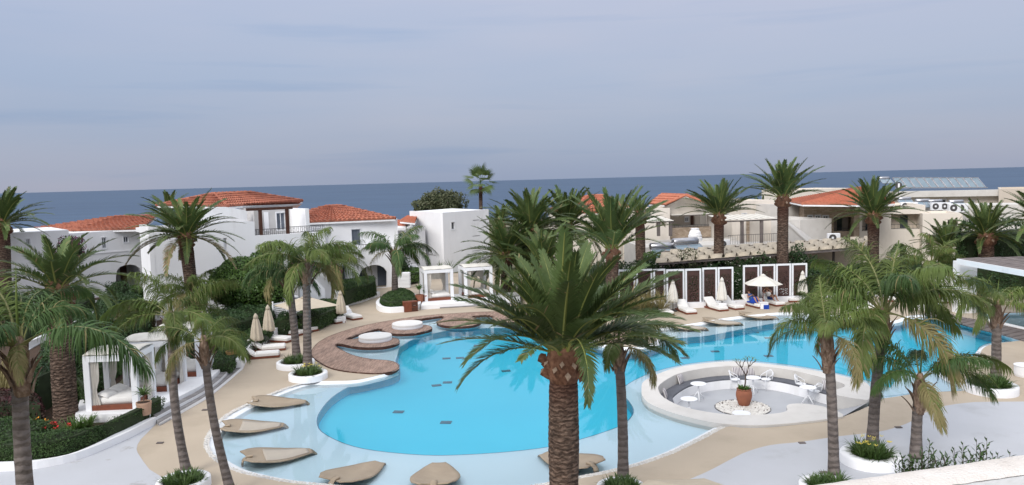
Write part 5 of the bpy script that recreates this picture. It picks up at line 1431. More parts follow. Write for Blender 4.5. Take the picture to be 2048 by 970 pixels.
# ================================================================== right hand side buildings
def block(name, label, x0, D0, x1, D1, ytop, back, m_='cream', holes=(), wins=(), z0=-.3, para=.25, pane='glass', cat='house', mull=1, open_=()):
    F = face(x0, D0, x1, D1); th = thing(name, label, cat, tuple(F.O))
    hs = [F.px_rect(*h) for h in wins]; op = [F.px_rect(*h) for h in open_]
    zt = F.hit(x0, ytop)[1]
    shell(F, th, 0, F.L, zt, back, m_, z0, holes=hs + op, para=para)
    for h in hs: window(F, h, th, mull=mull, pane=pane)
    for h in op:
        (a, z_), (b_, zz) = h[0], h[2]
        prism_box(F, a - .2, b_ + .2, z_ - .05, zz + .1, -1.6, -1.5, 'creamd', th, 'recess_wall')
        prism_box(F, a - .1, b_ + .1, z_ - .12, z_ - .01, -1.5, -.302, 'cream', th, 'recess_floor')
        prism_box(F, a + (b_ - a) * .42, a + (b_ - a) * .68, z_, z_ + (zz - z_) * .86, -1.49, -1.42, 'glass', th, 'balcony_door')
        railing(F, a, b_, z_, z_ + .45, th, -.15, step=.3, scroll=False)
    return th, F, zt
# R1 roof behind the palm cluster
F = face(1140, 78, 1275, 80); tr = thing('villa', 'cream house with bright orange tiled hip roof behind the palm cluster', 'house', tuple(F.O))
ze = F.hit(1200, 427)[1]; shell(F, tr, 0, F.L, ze, 7, 'cream', top=False)
A, B = P(1136, 428, ze), P(1277, 424, ze); R1, R2 = W(1176, 392, 84), W(1206, 391, 85)
roof(tr, [(A, B, R2, R1), (B, B - F.Nn * 8, R2, R2), (A - F.Nn * 8, A, R1, R1)], [(A, R1), (B, R2), (R1, R2)], 'tile2')
# R2 gabled house
F = face(1290, 76, 1448, 78); t5 = thing('villa', 'cream gabled house with orange roof, slatted awning and stone faced terrace', 'house', tuple(F.O))
h = lambda x, y: F.hit(x, y)
zg = h(1448, 424)[1]
rec = F.px_rect(1341, 429, 1417, 453)
ol = [(0, -.3), (F.L, -.3), h(1448, 425), h(1417, 408), h(1372, 392), h(1330, 411), (h(1300, 416)[0], h(1300, 416)[1]), (0, h(1290, 417)[1])]
b = MB(); F.prism(b, ol, -.3, 0, [rec]); b.build('wall', M['cream'], t5)
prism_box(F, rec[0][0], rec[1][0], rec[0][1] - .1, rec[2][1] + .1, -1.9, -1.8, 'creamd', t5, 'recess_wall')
prism_box(F, rec[0][0], rec[1][0], rec[0][1] - .25, rec[0][1] - .01, -1.8, -.302, 'cream', t5, 'terrace_floor')
Fg = F.shift(1.8); window(Face(Fg.at(0, 0, .14), Fg.at(9, 0, .14)), Fg.px_rect(1369, 434, 1376, 443), t5); prism_box(Fg, Fg.hit(1381, 440)[0], Fg.hit(1387, 440)[0], rec[0][1], rec[2][1] - .2, .01, .05, 'dkwood', t5, 'post'); prism_box(Fg, Fg.hit(1389, 440)[0], Fg.hit(1399, 440)[0], rec[0][1], rec[2][1] - .25, .01, .06, 'cream', t5, 'door')
prism_box(F, h(1336, 460)[0], h(1421, 460)[0], h(1380, 475)[1], h(1380, 454)[1], .002, .12, 'stonew', t5, 'stone_panel')
railing(F, rec[0][0], rec[1][0], h(1380, 454)[1], h(1380, 450)[1], t5, .05, step=.4, scroll=False)
for k in range(16):
    a = F.at(rec[0][0] - .2 + k * (rec[1][0] + 1.8 - rec[0][0]) / 16, h(1380, 427.5)[1], 0)
    b = MB(); b.beam(a + F.Nn * 1.3, a - F.Nn * .2, .38, .05); b.build('awning_slat', M['canvasw'], t5)
prism_box(F, rec[0][0] - .2, rec[1][0] + 1.6, h(1380, 430)[1], h(1380, 429)[1], 1.2, 1.32, 'brgrey', t5, 'awning_beam')
A, B = P(1296, 409.5, h(1300, 412)[1] + .3), P(1331, 409.5, h(1330, 409)[1]); R1, R2 = W(1371, 390.5, 76), W(1323, 389, 82)
A = W(1298, 408.5, 82); B = W(1329, 410, 75.6); roof(t5, [(A, B, R1, R2), (W(1371, 390.5, 75.6), W(1416, 408.5, 75.6), W(1413, 404.5, 82), W(1368, 389.5, 82))], [(W(1371, 391, 75.6), R2), (B, W(1371, 391.5, 75.6)), (W(1371, 391.5, 75.6), W(1416, 408.5, 75.6))], 'tile2')
block('annex', 'cream low annex with flat roof between orange roofs, left of gabled house', 1268, 75, 1340, 75.5, 418, 4, open_=((1312, 435, 1332, 452),))
block('house', 'cream flat roofed house between the two tall date palms', 1412, 80, 1548, 82, 404.5, 8, wins=((1446, 428, 1455, 434), (1484, 427, 1493, 432), (1512, 426, 1520, 432)), mull=0)
# middle terrace building with slatted pergola
t6, F6, z6 = block('terrace_house', 'flat white roof terrace with railing and parapet below the gabled house', 1290, 66, 1660, 68, 495, 7, m_='whitew', para=.25)
F = face(1494, 72, 1556, 72.6); t6b = thing('annex', 'cream stair head block behind the slatted terrace pergola', 'house', tuple(F.O)); shell(F, t6b, 0, F.L, F.hit(1520, 441)[1], 3, 'cream'); prism_box(F, F.hit(1494, 460)[0] - .1, F.hit(1498, 460)[0], 1.5, F.hit(1496, 442)[1], .002, .12, 'stonew', t6b, 'stone_quoin'); prism_box(F, F.hit(1550, 460)[0], F.hit(1556, 460)[0], 1.5, F.hit(1553, 442)[1], .002, .12, 'stonew', t6b, 'stone_quoin')
pg = thing('roof_pergola', 'brown post pergola with white fabric slats on the roof terrace', 'pergola', tuple(W(1500, 490, 68)))
Fp = face(1448, 67.5, 1556, 68.5)
hp_ = lambda x, y: Fp.hit(x, y)
for x in (1484, 1523):
    u = hp_(x, 460)[0]; prism_box(Fp, u - .12, u + .12, hp_(x, 493)[1] - .2, hp_(x, 441)[1], -.12, .12, 'brgrey', pg, 'post')
prism_box(Fp, hp_(1448, 441)[0], hp_(1556, 441)[0], hp_(1500, 442.5)[1], hp_(1500, 440)[1], -.08, .08, 'brgrey', pg, 'beam')
prism_box(Fp, hp_(1448, 441)[0], hp_(1556, 441)[0], hp_(1500, 442.5)[1], hp_(1500, 440)[1], -2.9, -2.7, 'brgrey', pg, 'beam')
for k in range(8):
    u = hp_(1450, 440)[0] + k * (hp_(1556, 440)[0] - hp_(1450, 440)[0]) / 8 + .1; b = MB(); z_ = hp_(1500, 439)[1]
    b.beam(Fp.at(u, z_ + .05, .3), Fp.at(u + .0, z_ + .3, -3.1), .42, .04); b.build('slat', M['canvasw'], pg)
rl = thing('terrace_railing', 'grey metal railing along the roof terrace beneath the pergola', 'railing', tuple(Fp.at(0, 4, 0))); railing(Fp, hp_(1450, 480)[0], hp_(1554, 480)[0], hp_(1500, 491)[1], hp_(1500, 468)[1], rl, .6, step=.22, scroll=False); rl.children[0].name = 'rail_panel'
# small pergola left of it
pg2 = thing('roof_pergola', 'small pergola with white slats beside the young palm left of the gabled house', 'pergola', tuple(W(1320, 480, 68)))
Fq = face(1297, 68, 1348, 68.5)
for x in (1317, 1341): u = Fq.hit(x, 460)[0]; prism_box(Fq, u - .12, u + .12, Fq.hit(x, 472)[1], Fq.hit(x, 444)[1], -.12, .12, 'brgrey', pg2, 'post')
for w_ in (0, -2.4): prism_box(Fq, Fq.hit(1297, 440)[0], Fq.hit(1348, 440)[0], Fq.hit(1320, 445)[1], Fq.hit(1320, 443)[1], w_ - .08, w_ + .08, 'brgrey', pg2, 'beam')
for k in range(6): u = Fq.hit(1298, 440)[0] + k * .42; b = MB(); z_ = Fq.hit(1320, 442)[1]; b.beam(Fq.at(u, z_, .3), Fq.at(u, z_ + .25, -2.7), .3, .04); b.build('slat', M['canvasw'], pg2)
# white stair wall + block
F = face(1572, 65, 1645, 67); t7 = thing('stair_tower', 'white sloping stair wall with flat cap beside the tall date palm', 'stairs', tuple(F.O))
f7 = lambda x, y: F.hit(x, y)
b = MB(); F.prism(b, [(f7(1570, 500)[0], -.2), (f7(1643, 500)[0], -.2), f7(1643, 492), f7(1622, 490), f7(1574, 446), f7(1570, 446)], -.3, 0); b.build('stair_wall', M['whitew'], t7)
G7 = F.shift(1.8); g7 = lambda x, y: G7.hit(x, y)
b = MB(); G7.prism(b, [(g7(1570, 500)[0], -.2), (g7(1650, 500)[0], -.2), g7(1642, 487), g7(1574, 439)], -.3, 0); b.build('stair_wall', M['whitew'], t7)
q0, q1, q2, q3 = F.at(*f7(1574, 446), .05), F.at(*f7(1622, 490), .05), G7.at(*g7(1642, 487), -.2), G7.at(*g7(1580, 443), -.2)
b = MB(); b.add([q0, q1, q2, q3] + [v - Z3 * .15 for v in (q0, q1, q2, q3)], [(0, 1, 2, 3), (0, 4, 5, 1), (1, 5, 6, 2), (3, 2, 6, 7)]); b.build('sloping_cap', M['whitew'], t7)
block('annex', 'plain white block behind the sloping stair wall near the stone house', 1600, 69, 1663, 70.5, 440, 6, m_='whitew')
block('annex', 'small white box with chimney between tall palm and red stone house', 1555, 78, 1607, 79, 409, 5, m_='whitew')
# far sea front block
block('house', 'cream two storey block on the skyline left of the red stone house', 1590, 100, 1705, 102, 379.5, 8, m_='cream')
# stone house with red roof
t8 = thing('stone_house', 'stone clad house with broad red tiled roof and three small windows', 'house', tuple(W(1608, 500, 76)))
F = face(1608, 76, 1719, 75); f8 = lambda x, y: F.hit(x, y)
ws = [F.px_rect(1616, 431, 1625, 439), F.px_rect(1630.5, 431, 1641, 439), F.px_rect(1646, 431.5, 1656.5, 439.5)]; bal = F.px_rect(1667.5, 434, 1703, 462.5)
ze8 = f8(1608, 406.5)[1]; shell(F, t8, 0, F.L, ze8, 8, 'stonew', holes=ws + [bal], top=False)
for r in ws: window(F, r, t8)
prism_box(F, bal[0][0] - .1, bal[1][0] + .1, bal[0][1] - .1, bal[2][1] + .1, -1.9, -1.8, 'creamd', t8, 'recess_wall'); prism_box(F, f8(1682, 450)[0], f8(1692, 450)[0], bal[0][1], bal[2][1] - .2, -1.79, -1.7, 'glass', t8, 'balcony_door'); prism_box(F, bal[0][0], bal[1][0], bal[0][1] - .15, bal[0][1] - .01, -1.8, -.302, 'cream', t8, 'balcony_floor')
railing(F, bal[0][0], bal[1][0], bal[0][1], bal[0][1] + .3, t8, -.15, step=.3, scroll=False)
prism_box(F, f8(1705, 440)[0], f8(1719, 440)[0], -.2, f8(1712, 414)[1], .004, .5, 'stonew', t8, 'pillar')
A, B = P(1605, 409, ze8 + .1), P(1722, 410, ze8 + .1); R1, R2 = W(1716, 376.5, 88), W(1733, 375.5, 89); Cc = P(1790, 407, ze8 + .1)
roof(t8, [(A, B, R1, R1), (B, Cc, R2, R1), (A - F.Nn * 10, A, R1, R1)], [(A, R1), (R1, R2)], 'tile2')
t9, F9, z9 = block('house', 'cream flat roofed house with framed balconies right of the stone house', 1719, 74.5, 1850, 73, 412, 7, open_=((1724, 429, 1755, 462), (1782, 428, 1842, 458)), m_='cream')
block('house', 'cream lower wing with dark openings behind the middle queen palm', 1845, 72, 1925, 71, 427, 5, open_=((1852, 470, 1880, 500), (1895, 440, 1915, 470)), m_='cream')
# long seafront building
t10, F10, z10 = block('hotel_wing', 'long low cream building with white fascia carrying the solar panels', 1776, 98, 2000, 94, 389, 9, m_='cream', wins=((1884, 399, 1892, 407), (1938, 401, 1948, 408), (1830, 398, 1838, 406)), mull=0)
zA, zB = F10.hit(1880, 381)[1], F10.hit(1880, 393)[1]
prism_box(F10, -1.5, F10.L + .3, zB, zA, .1, 1.2, 'whitew', t10, 'fascia')
t11, F11, z11 = block('hotel_wing', 'plain beige end building at the right edge beyond the hedge', 1996, 92, 2150, 88, 378, 10, m_='creamd')
block('house', 'white flat roof block with air conditioners at the right behind palms', 1775, 84, 2070, 80, 412.5, 5, m_='whitew', para=.02)
# solar panels row (one frame, eleven panels)
sp = thing('solar_array', 'row of eleven tilted glass solar panels on the seafront roof', 'solar panels', tuple(F10.at(3, z10, -3)))
Fs_ = F10.shift(1.5)
n = 11
for k in range(n):
    x0 = 1793 + k * 15.9; x1 = x0 + 13.5
    a, c = Fs_.at(*Fs_.hit(x0 + 6, 375.2)), Fs_.at(*Fs_.hit(x1 + 6, 374.7))
    zt_ = Fs_.hit(x0, 355.5)[1] ; up_ = Vector((0, 0, zt_ - a.z)) - Fs_.Nn * .8 - Fs_.U * .75
    b = MB(); q = [a, c, c + up_, a + up_]; nn = (c - a).cross(up_).normalized() * .06
    b.add([v - nn for v in q] + q, [(4, 5, 6, 7), (0, 1, 5, 4), (1, 2, 6, 5), (2, 3, 7, 6), (3, 0, 4, 7)]); o = b.build('panel', M['panel'], sp)
    b = MB()
    for i in range(4): b.beam(q[i], q[(i + 1) % 4], .09, .09)
    b.build('panel_frame', M['chrome'], sp)
b = MB(); b.beam(Fs_.at(*Fs_.hit(1790, 376)), Fs_.at(*Fs_.hit(1975, 375)), .15, .12); b.build('rack', M['chrome'], sp)
def heater(loc, rz, label, s=1.0, panels=2, tank=True):
    th = thing('solar_water_heater', label, 'water heater', (0, 0, 0), 'solar water heaters on the roofs')
    if tank:
        MB().tube([(-1.15, 0, 0), (-1.1, 0, 0), (1.1, 0, 0), (1.15, 0, 0)], [.2, .3, .3, .2], 14).build('tank', M['chrome'], th, True)
    b = MB(); [b.beam((x, 0, -.3), (x, 0, -1.0), .05, .05) for x in (-.8, .8)]; [b.beam((x, 0, -.3), (x, -1.9, -1.25), .05, .05) for x in (-.8, .8)]; b.build('stand', M['chrome'], th)
    for k in range(panels):
        x = -.62 + 1.24 * k if panels == 2 else 0
        q = [Vector((x - .58, -.25, -.22)), Vector((x + .58, -.25, -.22)), Vector((x + .58, -2.0, -1.15)), Vector((x - .58, -2.0, -1.15))]
        b = MB(); nn = Vector((0, .05, -.09)); b.add(q + [v + nn for v in q], [(3, 2, 1, 0), (0, 1, 5, 4), (1, 2, 6, 5), (2, 3, 7, 6), (3, 0, 4, 7)]); b.build('panel', M['panel'], th)
        b = MB(); [b.beam(q[i], q[(i + 1) % 4], .06, .06) for i in range(4)]; b.build('panel_frame', M['chrome'], th)
    th.location = loc; th.rotation_euler[2] = rz; th.scale = (s,) * 3
    return th
heater(W(1326, 492, 62), R(12), 'solar heater with steel tank and two panels, left one on the near terrace', 1.0)
heater(W(1370, 483, 62.5), R(22), 'solar heater with steel tank and bluish panels, right one on the near terrace', 1.05)
for k, (x, y, D, l) in enumerate([(1768, 356, 96, 'lone steel tank heater on the skyline above the palm'), (1870, 402, 74, 'second steel tank heater in the right roof group'), (1845, 401, 75, 'leftmost steel tank heater in the right roof group'), (1912, 403, 73, 'rightmost steel tank heater, tank above wide panels'), (1808, 397, 76, 'small heater beside the tall palm in the right group')]):
    heater(W(x, y, D * 1.1), R(-8 if k else 0), l, .62 if k in (0, 4) else .62)
def ac(loc, rz, label, s=1.0):
    th = thing('air_conditioner', label, 'air conditioner', (0, 0, 0), 'outdoor air conditioner units')
    MB().box((0, 0, .35), (.95, .36, .7), bev=.03).build('casing', M['wmetal'], th)
    b = MB(); b.tube([(-.12, -.185, .35), (-.12, -.2, .35)], [.29, .29], 20); b.build('fan_grille', M['metal'], th)
    b = MB(); b.tube([(-.12, -.205, .35), (-.12, -.215, .35)], [.1, .09], 14); b.build('fan_hub', M['wmetal'], th)
    MB().box((-.3, 0, -.03), (.06, .34, .06)).build('foot', M['metal'], th); MB().box((.3, 0, -.03), (.06, .34, .06)).build('foot', M['metal'], th)
    th.location = loc; th.rotation_euler[2] = rz; th.scale = (s,) * 3; return th
for k, (x, y, D, s, l) in enumerate([(1667, 484, 59, 1.0, 'white air conditioner on the low roof below the stone house'), (1448, 496, 56, .9, 'air conditioner half hidden by the left tall date palm trunk'), (1811, 419, 70, 1, 'dark faced air conditioner, left of the roof group'), (1824, 419, 70, 1, 'air conditioner with round grey fan beside the palm'), (1872, 420, 69, 1.0, 'left air conditioner of the middle roof pair'), (1890, 420, 69, 1.0, 'right air conditioner of the middle roof pair'), (1908, 424, 68, 1.1, 'left unit of the large right roof pair'), (1922, 424, 68, 1.1, 'right unit of the large right roof pair')]):
    ac(W(x, y, D * 1.13), R(-5), l, s * 1.1)
ch = thing('chimney', 'white flared chimney pot standing on the near flat roof', 'chimney', tuple(W(1390, 481, 67.5)))
MB().lathe([(.62, 0), (.64, .25), (.58, .28), (.60, .5), (.53, .53), (.5, .75), (.36, .95), (.33, 1.0), (.36, 1.02), (.36, 1.1), (.3, 1.1)], tuple(W(1390, 481, 67.5)), 20).build('pot', M['white'], ch)
sg = thing('roof_sign', 'small round emblem plate standing on the seafront roof by the panels', 'sign', tuple(W(1797, 373, 90))); c = W(1797, 371, 90); b = MB(); b.tube([c + Vector((0, 0, 0)), c + Vector((0, -.06, 0))], [.42, .42], 18); b.build('plate', M['metal'], sg); b = MB(); b.box((c.x, c.y - .08, c.z), (.22, .03, .5)); b.build('emblem', M['white'], sg); b = MB(); b.beam(c, c - Vector((0, 0, 1)), .08, .08); b.build('stand', M['metal'], sg)

# ---- wavy slatted canopy behind the screens
cv = thing('slatted_canopy', 'long low pergola of wavy white fabric strips on brown rafters behind the screens', 'pergola', tuple(P(1500, 580, 0)))
for row in range(4):
    b = None
for k in range(30):
    t = k / 29; x = 1322 + t * 400; D = 56.5 + t * 5; zc = 9 - (516 - .12 * (x - 1322) * .35 - 349 + .0) / 1518 * D
    yc = 527 - (x - 1322) * .085
    p0 = W(x, yc + 9, D - 3.8); p1 = W(x + 17, yc - 9, D + 4.5); zz = .10 * math.sin(k * 2.2)
    b = MB(); n_ = 8; dirv = (p1 - p0); sd = Vector((1, .1, 0)) * .40
    for i in range(n_ + 1):
        q = p0 + dirv * (i / n_); q.z = 2.98 + (.25 if True else 0) * t + .20 * math.sin(i / n_ * 12.6 + (math.pi if k % 2 else 0)); b.v += [tuple(q - sd), tuple(q + sd)]
    for i in range(n_): b.f.append((2 * i, 2 * i + 1, 2 * i + 3, 2 * i + 2)); b.m.append(0)
    b.build('fabric_strip', M['canvas'], cv, True, thick=.02)
for k in range(4):
    t = k / 3.0; a = W(1318, 520, 53.0 + k * 2.5); c = W(1730, 490, 58.0 + k * 2.5); a.z = 2.88; c.z = 3.12; b = MB(); b.beam(a, c, .12, .2); b.build('rafter', M['brgrey'], cv)
for k in range(8):
    a = W(1325 + k * 57, 520, 54.2 + k * .85); b = MB(); b.beam((a.x, a.y, 0), (a.x, a.y, 2.85), .14, .14, up=Vector((0, 1, 0))); b.build('post', M['brgrey'], cv)
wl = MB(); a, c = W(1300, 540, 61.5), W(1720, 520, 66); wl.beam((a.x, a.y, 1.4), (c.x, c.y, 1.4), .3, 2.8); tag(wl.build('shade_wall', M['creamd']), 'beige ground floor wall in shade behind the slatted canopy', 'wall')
blk = thing('annex', 'low cream block under the left solar heater beside green shrub', 'house', tuple(W(1310, 545, 61))); Fb = face(1300, 61, 1350, 61); shell(Fb, blk, 0, Fb.L, Fb.hit(1330, 512)[1], 3, 'cream')

# ---- laser cut screens
def screen_mesh(wd, ht, seed):
    rnd = random.Random(seed); holes = []; tries = 0
    while len(holes) < 95 and tries < 9000:
        tries += 1; z = rnd.uniform(.25, ht - .35); x = rnd.uniform(.12, wd - .12); a = rnd.uniform(0, 3.14); L = rnd.uniform(.045, .105) * (1.0 if z < 1.6 else .7)
        if z > 1.75 and rnd.random() < .55: continue
        if any(math.hypot(x - q[0], z - q[1]) < (L + q[2]) * .88 for q in holes): continue
        if x - L < .03 or x + L > wd - .03: continue
        holes.append((x, z, L, a))
    hp = []
    for x, z, L, a in holes:
        e = [(-1, 0), (-.45, -.42), (.2, -.5), (1, 0), (.2, .5), (-.45, .42)]
        hp.append([(x + L * (p * math.cos(a) - q * math.sin(a)), z + L * (p * math.sin(a) + q * math.cos(a))) for p, q in e])
    m_ = MB().prism([(0, 0), (wd, 0), (wd, ht), (0, ht)], -.01, .01, hp)
    return [(v[0], v[2], v[1]) for v in m_.v], m_.f
SCR = []
for k in range(3):
    vs, fs = screen_mesh(.74, 2.28, k + 5); me = bpy.data.meshes.new('perforated_panel'); me.from_pydata(vs, [], [tuple(reversed(f)) for f in fs]); me.materials.append(M['rust']); SCR.append(me)
SC = [(1236, 1271, 548, 612), (1273, 1305, 546, 611), (1307, 1331, 545, 611), (1333, 1369, 541, 612), (1370.5, 1402.5, 538, 611), (1404.5, 1434, 536, 608), (1435.5, 1466.5, 533, 607), (1486, 1518, 530, 602), (1520, 1550, 528, 600), (1551.5, 1581.5, 526.5, 599), (1583, 1613.5, 524, 598)]
nm = ['first from the left, half hidden by the palm', 'second from the left, behind palm fronds', 'third from the left, behind the grasses', 'left of the left group, behind a furled parasol', 'second of the left group', 'third of the left group', 'right end of the left group, behind a furled parasol', 'left end of the right group', 'second of the right group behind the open white parasol', 'third of the right group', 'right end of the right group']
for k, (x0, x1, yt, yb) in enumerate(SC):
    a, c = P(x0, yb, .12), P(x1, yb - 1.0, .12)
    th = thing('screen', 'dark brown cut leaf screen, ' + nm[k], 'screen', tuple(a), 'laser cut garden screens in white frames')
    d = (c - a); L = d.length; th.rotation_euler[2] = math.atan2(d.y, d.x); ht = 2.52
    th['_w'] = (0, 0, 0)
    b = MB(); b.box((.06, 0, ht / 2), (.11, .12, ht)); b.box((L - .06, 0, ht / 2), (.11, .12, ht)); b.box((L / 2, 0, ht - .06), (L - .232, .12, .12)); b.box((L / 2, 0, .06), (L - .232, .12, .12)); b.build('frame', M['wmetal'], th)
    o = link('perforated_panel', SCR[k % 3], th); o.location = (.115, 0, .12); o.scale = ((L - .23) / .74, 1, 1)
lw = [P(x, y, 0) for x, y in ((1180, 623), (1236, 620), (1340, 617), (1470, 612), (1560, 604), (1640, 600), (1760, 592), (1910, 584), (2060, 576))]
b = MB(); [b.beam(lw[i] + Z3 * .18, lw[i + 1] + Z3 * .18, .35, .36) for i in range(len(lw) - 1)]; tag(b.build('low_wall', M['white']), 'low white curb wall under the row of brown screens', 'wall')

# ---- right hand pavilion
pv = thing('pavilion', 'white pillared pavilion with weathered grey board roof at the right edge', 'pavilion', tuple(P(1925, 632, 0)))
D0 = P(1925, 634, 0).y
z1_ = W(1928, 528, D0).z
c0 = P(1917, 627, 0); 
MB().box((c0.x + .55, c0.y + .35, z1_ / 2), (1.1, .7, z1_)).build('pillar', M['white'], pv)
corner = [W(1913, 522, D0 + .5), W(2048, 538, D0 - 5.5)]
for v in corner: v.z = z1_ + .1
dv = (corner[1] - corner[0]).normalized(); far_ = corner[0] + dv * 14; bk = Vector((dv.y * -1, dv.x, 0)) * -1
bk = Vector((-dv.y, dv.x, 0)); bk = bk if bk.y > 0 else -bk
zr = z1_ + .05
b = MB(); b.prism([p.xy[:] for p in (corner[0], far_, far_ + bk * 7, corner[0] + bk * 7)], zr - .1, zr + .22); b.build('roof_edge', M['white'], pv)
for k in range(16):
    o0 = corner[0] - dv * .0 + bk * (.1 + .43 * k); q = [o0 + dv * .1, o0 + dv * 13.8, o0 + dv * 13.8 + bk * .39, o0 + dv * .1 + bk * .39]
    MB().prism([p.xy[:] for p in q], zr + .225, zr + .26 + .01 * (k % 3)).build('board', M['brgrey'], pv)
MB().box((far_.x - .6, far_.y + .5, z1_ / 2), (.6, .6, z1_ - .06)).build('pillar', M['white'], pv)
o2 = P(1905, 566, 0)
# parapet of our own balcony
pr = thing('balcony_parapet', 'weathered cream topped balcony wall in the lower right foreground', 'wall', (2.2, 4.0, 6.0))
a, c = P(1540, 977, 7.4), P(2200, 882, 7.4); a2, c2 = P(1700, 993, 7.4), P(2200, 921, 7.4)
pts_ = [a, c, c2, a2]
NN = 40
b = MB(); rnd = random.Random(3)
rows_ = []
for j in range(9):
    r_ = []
    for i in range(NN + 1):
        p = (a.lerp(c, i / NN)).lerp(a2.lerp(c2, i / NN), j / 8); z = 7.4 - .018 * (abs(j / 4 - 1)) ** 3 + rnd.uniform(-.0015, .0015); r_.append((p.x, p.y + (rnd.uniform(-.003, .003) if j in (0, 8) else 0), z))
    rows_.append(r_)
for r_ in rows_: b.v += r_
for j in range(8):
    for i in range(NN): k = j * (NN + 1) + i; b.f.append((k, k + NN + 1, k + NN + 2, k + 1)); b.m.append(0)
b.build('coping', M['parapet'], pr, True)
b = MB(); b.prism([p.xy[:] for p in (a, c, c2, a2)], 5.0, 7.375); b.build('wall', M['white'], pr)
# ================================================================== PALMS
def ends(xb, yb, xt, yt, D):
    a, t = W(xb, yb, D), W(xt, yt, D)
    base = t + (a - t) * (t.z / (t.z - a.z)) if abs(t.z - a.z) > .3 else Vector((t.x, t.y, 0))
    base.z = 0
    return base, t
# the stout palm in the middle foreground
bs, tp = ends(1128, 968, 1127, 736, 19)
CF = [(184, 38, 52, 1.02, 0), (178, 22, 40, .95, 1), (205, 26, 80, .92, 0), (214, 44, 96, .9, 1), (-6, 34, 56, 1.02, 0), (-22, 42, 92, .98, 1), (-14, 24, 60, .86, 0), (283, 48, 140, 1.0, 0), (-2, 52, 40, 1.0, 1), (14, 48, 30, 1.05, 0), (170, 50, 40, 1.0, 0),
      (250, 60, 60, .9, 1), (232, 55, 70, .9, 0), (305, 55, 62, .9, 0), (322, 50, 60, .95, 1), (270, 74, 40, .95, 0), (260, 84, 20, 1.0, 1), (160, 36, 56, .9, 1), (20, 30, 60, .9, 1), (195, 62, 45, .95, 1), (340, 64, 45, .95, 0), (226, 70, 36, .96, 0), (300, 72, 36, .96, 1)]
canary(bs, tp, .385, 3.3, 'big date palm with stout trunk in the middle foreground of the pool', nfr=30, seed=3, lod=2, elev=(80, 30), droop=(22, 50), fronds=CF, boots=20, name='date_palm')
K = [ # xb,yb, xt,yt, D, r, L, nfr, seed, elev, droop, lod, label, dry
 (133,850,117,598,29,.42,3.0,34,5,(82,-8),(40,90),1,'stout date palm in the flower bed left of the white cabanas',0),
 (390,640,372,484,48,.40,3.55,50,6,(76,-10),(28,62),1,'broad date palm in front of the large villa, dry fronds below its crown',4),
 (12,640,4,458,58,.50,3.5,44,7,(86,-6),(26,58),1,'date palm at the left edge rising above the sea line',0),
 (340,600,338,438,76,.4,3.0,30,8,(84,10),(26,50),0,'date palm peeking over the villa roof, behind the tiles',0),
 (1062,640,1062,470,63,.45,4.4,64,9,(86,-26),(30,70),1,'tall middle palm of the dark cluster behind the daybeds',0),
 (1012,640,1014,520,60,.45,4.0,56,10,(84,-26),(30,70),1,'left palm of the dark cluster next to the white cube',0),
 (1136,640,1136,462,66,.45,4.3,56,11,(86,-26),(30,70),1,'right palm of the dark cluster, before the orange roof',0),
 (1085,640,1085,545,57,.45,4.0,50,12,(84,-20),(30,70),1,'lowest palm of the dark cluster, right behind the big palm',0),
 (1005,560,1003,452,84,.4,2.8,32,13,(84,0),(26,56),0,'small dark palm on the skyline right of the white cube',0),
 (1225,640,1224,510,50,.42,4.5,42,14,(88,34),(16,62),1,'upright feathery date palm with orange leaf stubs right of the cluster',0),
 (1283,640,1280,440,62,.40,2.2,30,15,(84,-10),(24,58),1,'young bright green palm with thick trunk beside the gabled house',0),
 (1437,640,1438,440,56,.37,3.05,44,16,(86,18),(20,50),1,'tall date palm in front of the gabled house, left of the pair',0),
 (1564,640,1566,405,55,.40,3.15,44,17,(86,22),(20,50),1,'tallest date palm, crown rising above the horizon',0),
 (1745,640,1747,440,58,.42,3.4,48,18,(86,2),(22,56),1,'date palm in front of the house with framed balconies',0),
 (1894,640,1893,505,62,.36,3.0,34,19,(86,0),(22,56),1,'shorter date palm left of the dark ivy hedge',0),
 (1972,640,1972,482,55,.50,3.2,46,20,(86,-4),(24,60),1,'date palm with reddish trunk before the dark ivy hedge',0),
 (2080,640,2080,452,50,.42,3.0,36,21,(86,0),(24,60),1,'date palm cut off by the right edge of the view',0),
 (1523,560,1523,432,88,.36,2.4,26,22,(84,10),(20,50),0,'small far palm top between the two tall date palms',0)]
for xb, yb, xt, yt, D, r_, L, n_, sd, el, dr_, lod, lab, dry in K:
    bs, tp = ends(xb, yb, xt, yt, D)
    canary(bs, tp, r_, L, lab, n_, sd, lod, el, dr_, boots=14 if D < 40 else 8, dry=dry, kind='k')
